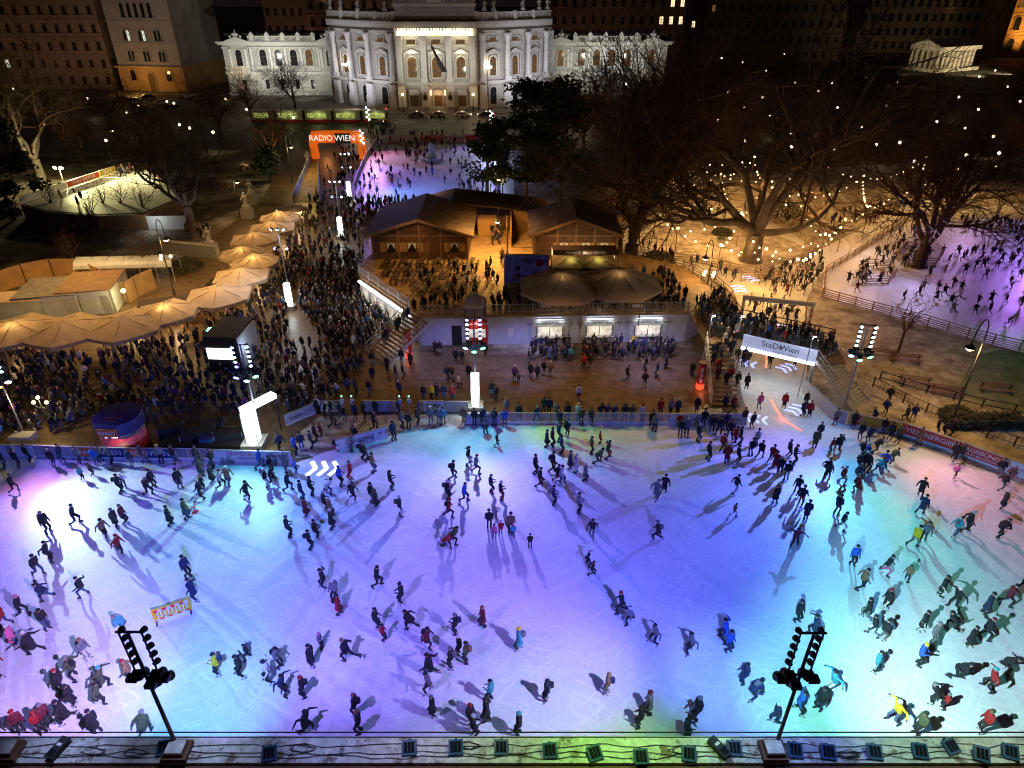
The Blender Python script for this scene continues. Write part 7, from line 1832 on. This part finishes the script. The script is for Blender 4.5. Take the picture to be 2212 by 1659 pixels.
T22 = """12,1332s8ckpS;157,1422s8kkkS;60,322s8kkk;215,330s2nng;280,262s2kkk;322,266s2nkk;382,302s2gkg;480,312s2kkk;570,322s2wgw;600,352s8okk;680,352s9okkB;765,312r2kjk;820,312r2nkk;880,326r2njg;970,322r2kjk;1035,316r2ojo;1120,322s2wkk;1275,272s2rkk;1365,272s2gjg;1425,272s2nnk;1205,382s8kkk;1227,412s9gkg;575,148s8wkk;1688,662s6kkk;410,372s8nnk;300,546C6kkk;347,541s6kkk;400,496s6nkg;470,462s9kkgB;425,602s6nnk;682,606s6okk;757,516s6rrrS;742,682l6okk;820,642a6krk;345,752w6kkkB;390,852w6krkB;420,856w6wjk;500,742C6nkk;550,766C6www;630,842C6gkw;200,772s6kkr;235,882w6kkk;355,1042s6nkkB;570,1106s6gkk;690,1326w2kgk;1255,1356s4kkgB;1312,946W9kkk;1240,1000W9gkg;1922,942w6kwk;1912,1146w6twkS;650,1562a6kkpS;690,1652w6kkkS;1450,460s8kjk;1505,456s8gkw;1600,506s6kjw;1652,372s8kkk;1722,422w8kkk;1782,442w9kkk;1880,472w8kkm;1842,402s8nkk;1912,522w6rkk;1962,522s6kkk;1812,592s9rkk;1852,682C8rkw;1942,682s6kkk;2062,622s8kkk;2137,642w9kkk;2110,542s8wkk;2072,392s8kjk;2000,352s8mkt;1592,252s2kkk;1832,232s2nkk;1902,242s2mkk;2132,222s8pkk"""
T32 = """130,216s2rkr;290,285s2nkw;312,206s2kkk;347,291s2rkk;577,358s8gjw;727,382s2kkk;397,552C9okk;432,482s8nkk;592,592w8kkk;542,582s8rkkS;622,546w9kywS;167,636s6kkk;212,692s6kkk;22,682w9rkk;52,742W9rrk;92,792s9kkw;152,832s9kgk;57,1032C8kkr;790,482s8kkg;862,512s8njw;982,442s2kkk;905,342a4nnk;1042,482s2kkk;1107,512s2okk;1292,532C8tggB;1182,332w7kkk;1242,322w9nkk;1000,272w9nnk;1032,162w9kkk;1440,442s3kkk;1502,462r3kkk;1562,452s3kkk;1588,662w9kkr;1652,666w8owk;925,582l6kkk;790,642w6kkk;832,672C6bkw;942,772l9cjr;992,732l9bjk;1062,682l6okkB;1602,812w6pkbS;1982,802w9kkrB;2002,922w6kkk;2010,1082C6kkg;1302,972W9kkk;1312,1122W9njk;505,815l9okk;622,862a6roc;762,932A4rkg;762,852s6nng;762,762s6kkk;802,742s6kkw;842,762s6kkk;272,1052w9krk;242,952w9kkk;322,1172C9kkk;582,1132s9kkk;622,1262w6kwk;222,1392a2mkm;722,1562s2bkk;1242,1402w6ygk;1332,1362w9gkk;1602,1312w6cjkB;1692,1272w6kkw;1992,1312l6kko;1002,1642w3kpk;490,800g9kkk"""
T03 = """200,342s6kkp;62,432w4rjr;412,462s6kjkB;410,205l4njk;740,178a4kjk;142,612C6pjw;312,672A4kkw;762,718s6gwtB;672,887a4okgB;562,1002s4kkr;642,1122s6kkk;600,1262A4kkk;902,972A6okc;872,1102A6okk;432,1302s6mkgB;372,1352s3rkr;202,1352s3mkr;850,1352C4kkk;1270,1372l8oog;1082,482l4cjg;1150,902w4tkr;1902,852s4ykkB;2102,862a4kkk;2152,717a4kkkS;8,862w4rkr;1690,202A4nnk"""
T13 = """600,106a4knk;1052,90w6kkk;1267,242s4kkk;690,212s2gkwB;722,336C6rkkB;562,626s6gkpS;800,737g4kkt;1042,456s6kkk;1102,557s6rkkS;1342,457l4kkk;1482,617W6mkkB;1732,502s4kkgB;1962,442C4mkt;202,792s6gkkB;132,912a4wkk;490,782C4kkk;237,1022a6nkk;422,1047s4kkrB;1512,862A4kkk;1692,802s4kkgB;1762,692s4kkw;1822,752s4okkB;442,1347A6kkk;902,1357s4kkt;872,1202s4kktB;1502,1002a4gkk;1532,1217C4kkg;2032,1082s4ckk;1992,1252C4kkk;1852,1282s3kkr;1882,1390s6kkw"""
T23 = """62,642C4ckyB;302,1082s4nkkB;62,1377s4kkc;942,322w4kkr;1012,407l4gkk;1232,582a4gkk;1542,667a4gkk;1862,652s3bnk;1832,562a4bkk;2002,932s4nnk;2082,1052l6nnkB;822,1022s4tgtB;1172,1192C4gkm;1102,1307s4kkk;1592,1242s4kkg;1492,1402s3nnk"""
T33 = """242,392s3kkk;392,522A4nkk;790,112w6tkk;842,372W4kgk;1002,292C4kwr;892,512w4kwk;972,557s6kgk;1312,482C3kwk;1402,592s3ggg;1482,172C3kwk;1602,272a4kkw;1862,332C3nkk;1582,462l4kkk;1847,542a6kkm;1722,612C3kkk;2042,252w6mkk;912,832s3ckk;1282,767s3bky;1622,882l3kkk;2042,822l3kkk;1902,982a4rkc;1432,1097l4kkg;1512,1152s4rkgS;1082,1257a4yjw;1282,1372s4okk;1842,1352s4rko;62,1272w4nnw;242,1177a6bkk;432,1152s4kkkB;542,1002a4cwk;2190,122w6kkk;1190,42w9tkkS"""
DK = """555,655s2kkk;582,658s2kkk;835,668s2kkk;668,702s8kkk;702,708s8kkk;200,718s2kjk;150,728s2vkkS;285,748C2kkk;202,802s2kjk;332,797s6kjk;372,788s6kjk;415,722C2kkk;365,702s2kkk;105,882s6nkk;182,882s8kkk;352,888s8nkk;622,802w8njk;647,792s8tkk;682,848w6wtk;742,792s8kkk;1000,802s8vkk;1022,812s8ggtS;1088,786s8kkk;1125,797s8njk;1162,772s8kkk;1200,778s8tkk;1280,692s8njk;1312,692s8cjk;1387,738s8rkr;1422,732s8kkr;1078,704s6kkk;1627,802w6kkk;1727,836w9kkk;1797,778s4nkk;1847,732C4kkk;1735,742s4kjk;870,892s2kkw;892,917C2kkw;1992,778C2kkk;490,912s2kkk;562,905s2kkw;602,908s2nkb;648,916s2rkw;535,912s2ykk;1640,660s8kkk;1600,690s8nkw"""
PEOPLE = []
import re
def parse(txt, ox, oy, sc, ice=True):
    for tkn in txt.split(';'):
        m_ = re.match(r'(\d+),(\d+)([a-zA-Z])(\d)(\w)(\w)(\w)(\w*)$', tkn.strip())
        x, y, ps, dr, a, b, c, fl = m_.groups()
        PEOPLE.append((ox + int(x) * sc, oy + int(y) * sc, ps, dr, a, b, c, fl, ice))
q_ = .25
for txt, i, j in ((T02, 0, 0), (T12, 1, 0), (T22, 2, 0), (T32, 3, 0), (T03, 0, 1), (T13, 1, 1), (T23, 2, 1), (T33, 3, 1)):
    parse(txt, (0, 552.8, 1105.6, 1659)[i], (829.5, 1243.9)[j], q_)
parse(DK, 728.2, 515.8, .384, False)
POSTXT = {'s': 'standing upright', 'S': 'hands together', 'C': 'in a long coat', 'w': 'striding', 'W': 'striding in a long coat', 'g': 'gliding with one leg back', 'a': 'arms spread', 'A': 'in a coat, arms spread', 'l': 'bent far forward', 'r': 'leaning on the boards'}
LM = [('the yellow barrier', (375, 1340)), ('the traffic cone', (422, 1106)), ('the left near mast', (330, 1500)), ('the right near mast', (1720, 1500)), ('the middle glowing column', (1028, 884)), ('the thick glowing post', (552, 962)), ('the radio booth', (275, 968)), ('the white light chevrons', (692, 1013)),
      ('the bank board', (1525, 917)), ('the red light strip', (1690, 906)), ('the yellow board', (1885, 930)), ('the first red board', (2000, 957)), ('the broad stairs', (1560, 885)), ('the right picture edge', (2200, 1300)), ('the left picture edge', (5, 1250)), ('the left rental counter', (1190, 765)), ('the right rental counter', (1407, 765)), ('the information counter', (1028, 765)),
      ('the left stairs', (812, 780)), ('the slanted exit board', (783, 962)), ('the right advertising column', (1511, 838)), ('the row of exit boards', (850, 889)), ('the middle of the near rink edge', (1020, 1580)), ('the clear fence', (1250, 917)), ('the centre of the ice', (1060, 1250)), ('the lower right ice corner', (2100, 1560)), ('the lower left ice corner', (60, 1560)), ('the open blue ice on the right', (1450, 1250)), ('the red boards end', (2156, 1120)), ('the green-lit ice', (1900, 1480))]
LMG = [(n_, G(*c_)) for n_, c_ in LM]
rr = random.Random(11); made = []
PEOPLE.sort(key=lambda t: (G(t[0], t[1]).length)); REST = PEOPLE[300:]; PEOPLE = PEOPLE[:300]
for (x, y, ps, dr, a, b, c, fl, ice) in PEOPLE:
    pose = ps
    if pose == 's' and rr.random() < .4: pose = 'S'
    if pose == 's' and ice and rr.random() < .12: pose = 'w'
    me, hat, hair, pack, sk = PROTO[pose]
    small = 'S' in fl; sc = rr.uniform(.70, .8) if small else rr.uniform(.98, 1.10)
    o = bpy.data.objects.new('person', me); COL.objects.link(o)
    for s_ in o.material_slots: pass
    def setm(ob, i_, m_): ob.material_slots[i_].link = 'OBJECT'; ob.material_slots[i_].material = M[m_]
    setm(o, 0, 'cloth_' + a); setm(o, 1, 'cloth_' + b)
    g = G(x, y); zz = .035 if ice else .01
    o.location = (g.x, g.y, zz * (1 if ice else .6)); fx = -1 if rr.random() < .4 else 1
    o.rotation_euler = (0, 0, R(DIRS[dr] + rr.uniform(-22, 22))); o.scale = (sc * 1.04 * fx, sc * 1.04, sc)
    hm = bpy.data.objects.new('hair' if c == 'h' else 'hat', hair if c == 'h' else hat); COL.objects.link(hm); hm.parent = o; setm(hm, 0, 'cloth_' + c)
    if 'B' in fl: bk = bpy.data.objects.new('backpack', pack); COL.objects.link(bk); bk.parent = o; setm(bk, 0, 'cloth_' + rr.choice('kkkgtno'))
    if ice:
        wh = rr.random() < .4
        for s_ in sk:
            q = bpy.data.objects.new('skate', s_); COL.objects.link(q); q.parent = o
            if wh: setm(q, 0, 'boot_white')
    o['category'] = 'person'; o['group'] = 'skaters on the main rink' if ice else 'people on the wooden deck'
    top = CLO[a][1]; nm = ('child' if small else 'person'); wear = 'coat' if pose in 'CWA' else 'jacket'
    ht = 'long brown hair' if c == 'h' else CLO[c][1] + ' hat'
    base = f'{nm} in {top} {wear} and {ht}' + (' with backpack' if 'B' in fl else '')
    made.append((o, base, g))
by = {}
for o, base, g in made:
    n_, d = min(((n_, (g - q).length) for n_, q in LMG), key=lambda v: v[1]); by.setdefault((base, n_), []).append((d, o))
ORD = ['closest', 'second closest', 'third closest', 'fourth closest', 'fifth closest', 'sixth closest', 'seventh closest', 'eighth closest', 'ninth closest', 'tenth closest']
for (base, n_), l_ in by.items():
    l_.sort(key=lambda v: v[0])
    for i, (d, o) in enumerate(l_):
        s_ = f'{base} near {n_}' if len(l_) == 1 else f'{base} {ORD[min(i, 9)]} to {n_}'
        while len(s_.split()) > 16:
            s_ = s_.replace('the middle of the near rink edge', 'the near rink edge').replace(' with backpack', ', backpack', 1) if 'with backpack' in s_ or 'middle of the' in s_ else s_.replace(' and ', ', ', 1).replace('the open blue ice on the right', 'the open blue ice')
            if len(s_.split()) > 16 and ' and ' not in s_ and 'with backpack' not in s_: break
        o['label'] = s_
# ---- the rest of the crowd, one mass
PAL = ['cloth_k', 'cloth_n', 'cloth_g', 'cloth_o', 'cloth_m', 'cloth_t', 'cloth_r', 'cloth_b', 'cloth_w', 'skin', 'cloth_v', 'cloth_c', 'cloth_p', 'cloth_y', 'cloth_L', 'cloth_j']
cv = []; cf_l = []; cf_t = []; cm = []; nv = 0
def crowd(p, rz, pose, sc=1.0, top=None, seed=None):
    global nv
    light = 3 if (p[2] < 1 and 60 < p[1] < 84 and -26 < p[0] < -14) else 1  # paler hats here put the light on the queue's heads into colour
    co, z, ls, lt, lv = LOW[pose]
    c, s = math.cos(rz), math.sin(rz); v = co * sc
    v = np.stack([v[:, 0] * c - v[:, 1] * s + p[0], v[:, 0] * s + v[:, 1] * c + p[1], v[:, 2] + p[2]], 1)
    a = top if top is not None else int(rr.choices(range(16), [70, 20, 9, 5, 4, 5, 1.6, .8, 1.6, 0, .5, .3, .3, .3, .1, 4])[0])
    b = rr.choice([0, 0, 0, 15, 1, 2]); h = int(rr.choices([0, 2, 8, 6, 5, 12, 7, 1], [16, 7, 3 * light, 1, 6 * light, .6, .4, 4])[0])
    mp = np.array([a, b, 9, 0, 0, 9, h]); cv.append(v); cm.append(mp[z]); cf_l.append(lv + nv); cf_t.append(lt); nv += len(v)
def fill(poly, n, z=0.0, poses='sssSSCw', face=None, mind=.55, spread=70, ax=None):
    P = GP(poly, z); xs = [q.x for q in P]; ys = [q.y for q in P]; got = []
    t_ = 0
    while len(got) < n and t_ < n * 60:
        t_ += 1; x, y = rr.uniform(min(xs), max(xs)), rr.uniform(min(ys), max(ys))
        if not inpoly((x, y), P): continue
        if any((x - a) ** 2 + (y - b) ** 2 < mind * mind for a, b in got): continue
        got.append((x, y)); rz = R((face if face is not None else rr.uniform(0, 360)) + rr.uniform(-spread, spread))
        crowd((x, y, z + .01), rz, rr.choice(poses), rr.uniform(.92, 1.06) if rr.random() > .08 else .72)
for (x, y, ps, dr, a, b, c, fl, ice) in REST:
    g = G(x, y); crowd((g.x, g.y, .02), R(DIRS[dr] + rr.uniform(-20, 20)), ps, .74 if 'S' in fl else 1.03, top={'k': 0, 'n': 1, 'g': 2, 'o': 3, 'm': 4, 't': 5, 'r': 6, 'b': 7, 'w': 8, 'v': 10, 'c': 11, 'p': 12, 'y': 13}.get(a, 0))
fill([(645, 600), (762, 592), (860, 690), (795, 765), (700, 745), (650, 670)], 330, poses='ssSSC', face=-60, mind=.42)
fill([(-20, 800), (130, 795), (430, 730), (560, 760), (650, 870), (545, 905), (420, 905), (340, 930), (220, 920), (0, 955)], 330, poses='ssSSCTTw', mind=.55)
fill([(-20, 770), (330, 790), (470, 700), (560, 640), (600, 560), (660, 560), (640, 620), (620, 740), (560, 760), (430, 740), (130, 800), (-20, 810)], 190)
fill([(560, 640), (640, 470), (690, 450), (780, 470), (790, 560), (760, 600), (650, 600)], 170)
fill([(640, 470), (700, 400), (745, 380), (760, 440), (790, 470)], 34)
fill([(755, 438), (905, 440), (900, 452), (830, 480), (780, 500), (740, 450)], 75, mind=.5)
fill([(360, 690), (480, 640), (560, 560), (600, 560), (500, 690), (400, 730)], 40, mind=.5)
fill([(-20, 740), (60, 750), (60, 780), (-20, 790)], 22, mind=.5, face=0)
fill([(560, 760), (700, 750), (790, 775), (770, 850), (650, 875)], 75, mind=.6)
fill([(620, 860), (700, 880), (690, 895), (620, 900)], 16)
fill([(700, 895), (880, 892), (960, 900), (700, 915)], 9)
for k_ in range(86):
    pass
fill(FAR[:1] + [(1040, 306), (1080, 360), (1090, 425), (905, 436), (775, 428), (785, 374), (797, 341)], 92, poses='swwgaAClS', mind=1.6)
fill([(860, 312), (940, 312), (935, 345), (880, 345)], 26, poses='swSC', mind=.8)
fill([(985, 405), (1075, 400), (1080, 428), (985, 430)], 14, poses='sw', mind=1.0)
fill([(790, 275), (855, 272), (850, 295), (800, 300)], 24, mind=.6)
fill([(870, 258), (1010, 258), (1010, 264), (870, 264)], 12, mind=1.0); fill([(980, 243), (1010, 243), (1010, 248), (980, 248)], 6, mind=.6)
fill([(880, 296), (1010, 292), (1010, 302), (880, 303)], 12, mind=.8); fill([(735, 330), (780, 320), (775, 400), (730, 420)], 22)
fill([(700, 310), (760, 300), (750, 400), (700, 410)], 10)
for xa in (1188, 1299, 1407): fill([(xa - 40, 752), (xa + 42, 752), (xa + 48, 778), (xa - 36, 782)], 24, face=0, spread=35, mind=.45)
fill([(1000, 675), (1480, 670), (1480, 660), (1100, 655), (1000, 668)], 44, TZ, face=180, spread=60)
fill([(1110, 655), (1190, 600), (1400, 600), (1410, 655)], 56, TZ, mind=.6); fill([(1400, 600), (1450, 600), (1480, 650), (1410, 660)], 24, TZ, mind=.5)
fill([(1500, 665), (1550, 640), (1590, 680), (1600, 735), (1530, 735)], 60, TZ, mind=.45); fill([(1604, 708), (1640, 700), (1790, 742), (1800, 775), (1760, 768), (1606, 732)], 60, TZ, mind=.45, face=180, spread=90)
fill([(900, 665), (1000, 640), (1000, 670), (915, 676)], 10, TZ); fill([(850, 570), (1030, 570), (1030, 640), (920, 650)], 26, TZ, poses='TTsS'); fill([(1050, 560), (1085, 560), (1090, 620), (1050, 620)], 8, TZ, mind=.5)
fill([(1075, 640), (1105, 640), (1110, 670), (1075, 670)], 6, TZ); fill([(1052, 500), (1085, 500), (1085, 530), (1060, 535)], 14, TZ, mind=.45)
for i in range(22):
    f = rr.random(); p0 = G(1545, 870); p1 = G(1535, 742, TZ); u_ = rr.uniform(0, 3.0); q = p0.lerp(Vector((p1.x, p1.y, 0)), f)
    crowd((q.x + u_, q.y, TZ * round(f * 15) / 15 + .02), R(rr.choice((0, 180))), 's')
for i in range(8):
    f = rr.random(); p0 = G(800, 765); p1 = G(886, 676, TZ); q = p0.lerp(Vector((p1.x, p1.y, 0)), f); crowd((q.x + .6, q.y, TZ * round(f * 14) / 14 + .05), R(rr.choice((40, 220))), 's')
fill([(1605, 660), (1740, 665), (1735, 700), (1610, 690)], 16, poses='wga'); fill([(1610, 745), (1720, 775), (1710, 830), (1610, 800)], 8, poses='ws')
fill([(1640, 600), (1770, 560), (1780, 600), (1740, 640), (1650, 640)], 40, poses='wagsA', mind=1.0)
fill([(1380, 545), (1500, 580), (1590, 615), (1600, 600), (1480, 565), (1385, 530)], 14, poses='wsS', mind=1)
fill([(1780, 640), (1880, 560), (1950, 500), (1990, 500), (1960, 590), (1850, 640)], 36, poses='waglsA', mind=1.0)
fill([(1900, 545), (2060, 545), (2220, 520), (2220, 640), (2100, 600), (1990, 600)], 46, poses='waglsA', mind=1.0)
fill([(1990, 470), (2230, 490), (2230, 510), (1990, 500)], 40, poses='ws', mind=.7)
fill([(1880, 640), (2000, 670), (2210, 730), (2210, 660), (2050, 620)], 18, poses='waglA', mind=1.5)
fill([(1420, 465), (1600, 445), (1700, 470), (1720, 500), (1590, 470), (1450, 480)], 22, poses='ws', mind=1)
fill([(1780, 470), (1900, 450), (1990, 440), (1990, 455), (1900, 480), (1790, 520)], 26, poses='wsa', mind=1)
fill([(255, 375), (320, 368), (335, 380), (262, 386)], 14, CZ); fill([(120, 430), (200, 420), (200, 440), (120, 450)], 4, CZ)
fill([(385, 500), (405, 480), (460, 500), (450, 520), (400, 515)], 16)
V = np.concatenate(cv); Lv = np.concatenate(cf_l); Lt = np.concatenate(cf_t); Mi = np.concatenate(cm)
me = bpy.data.meshes.new('crowd'); me.vertices.add(len(V)); me.vertices.foreach_set('co', V.astype(np.float32).ravel())
me.loops.add(len(Lv)); me.loops.foreach_set('vertex_index', Lv.astype(np.int32)); me.polygons.add(len(Lt))
me.polygons.foreach_set('loop_start', np.concatenate([[0], np.cumsum(Lt)[:-1]]).astype(np.int32)); me.polygons.foreach_set('material_index', Mi.astype(np.int32))
me.polygons.foreach_set('use_smooth', [True] * len(Lt))
for m_ in PAL: me.materials.append(M[m_])
me.update(calc_edges=True); me.validate()
o = bpy.data.objects.new('crowd', me); COL.objects.link(o); tag(o, 'dense distant crowd of visitors on the plaza, terrace and far rinks', 'crowd', kind='stuff')
print('PEOPLE', len(made), 'CROWD', len(cv), 'faces', len(Lt))
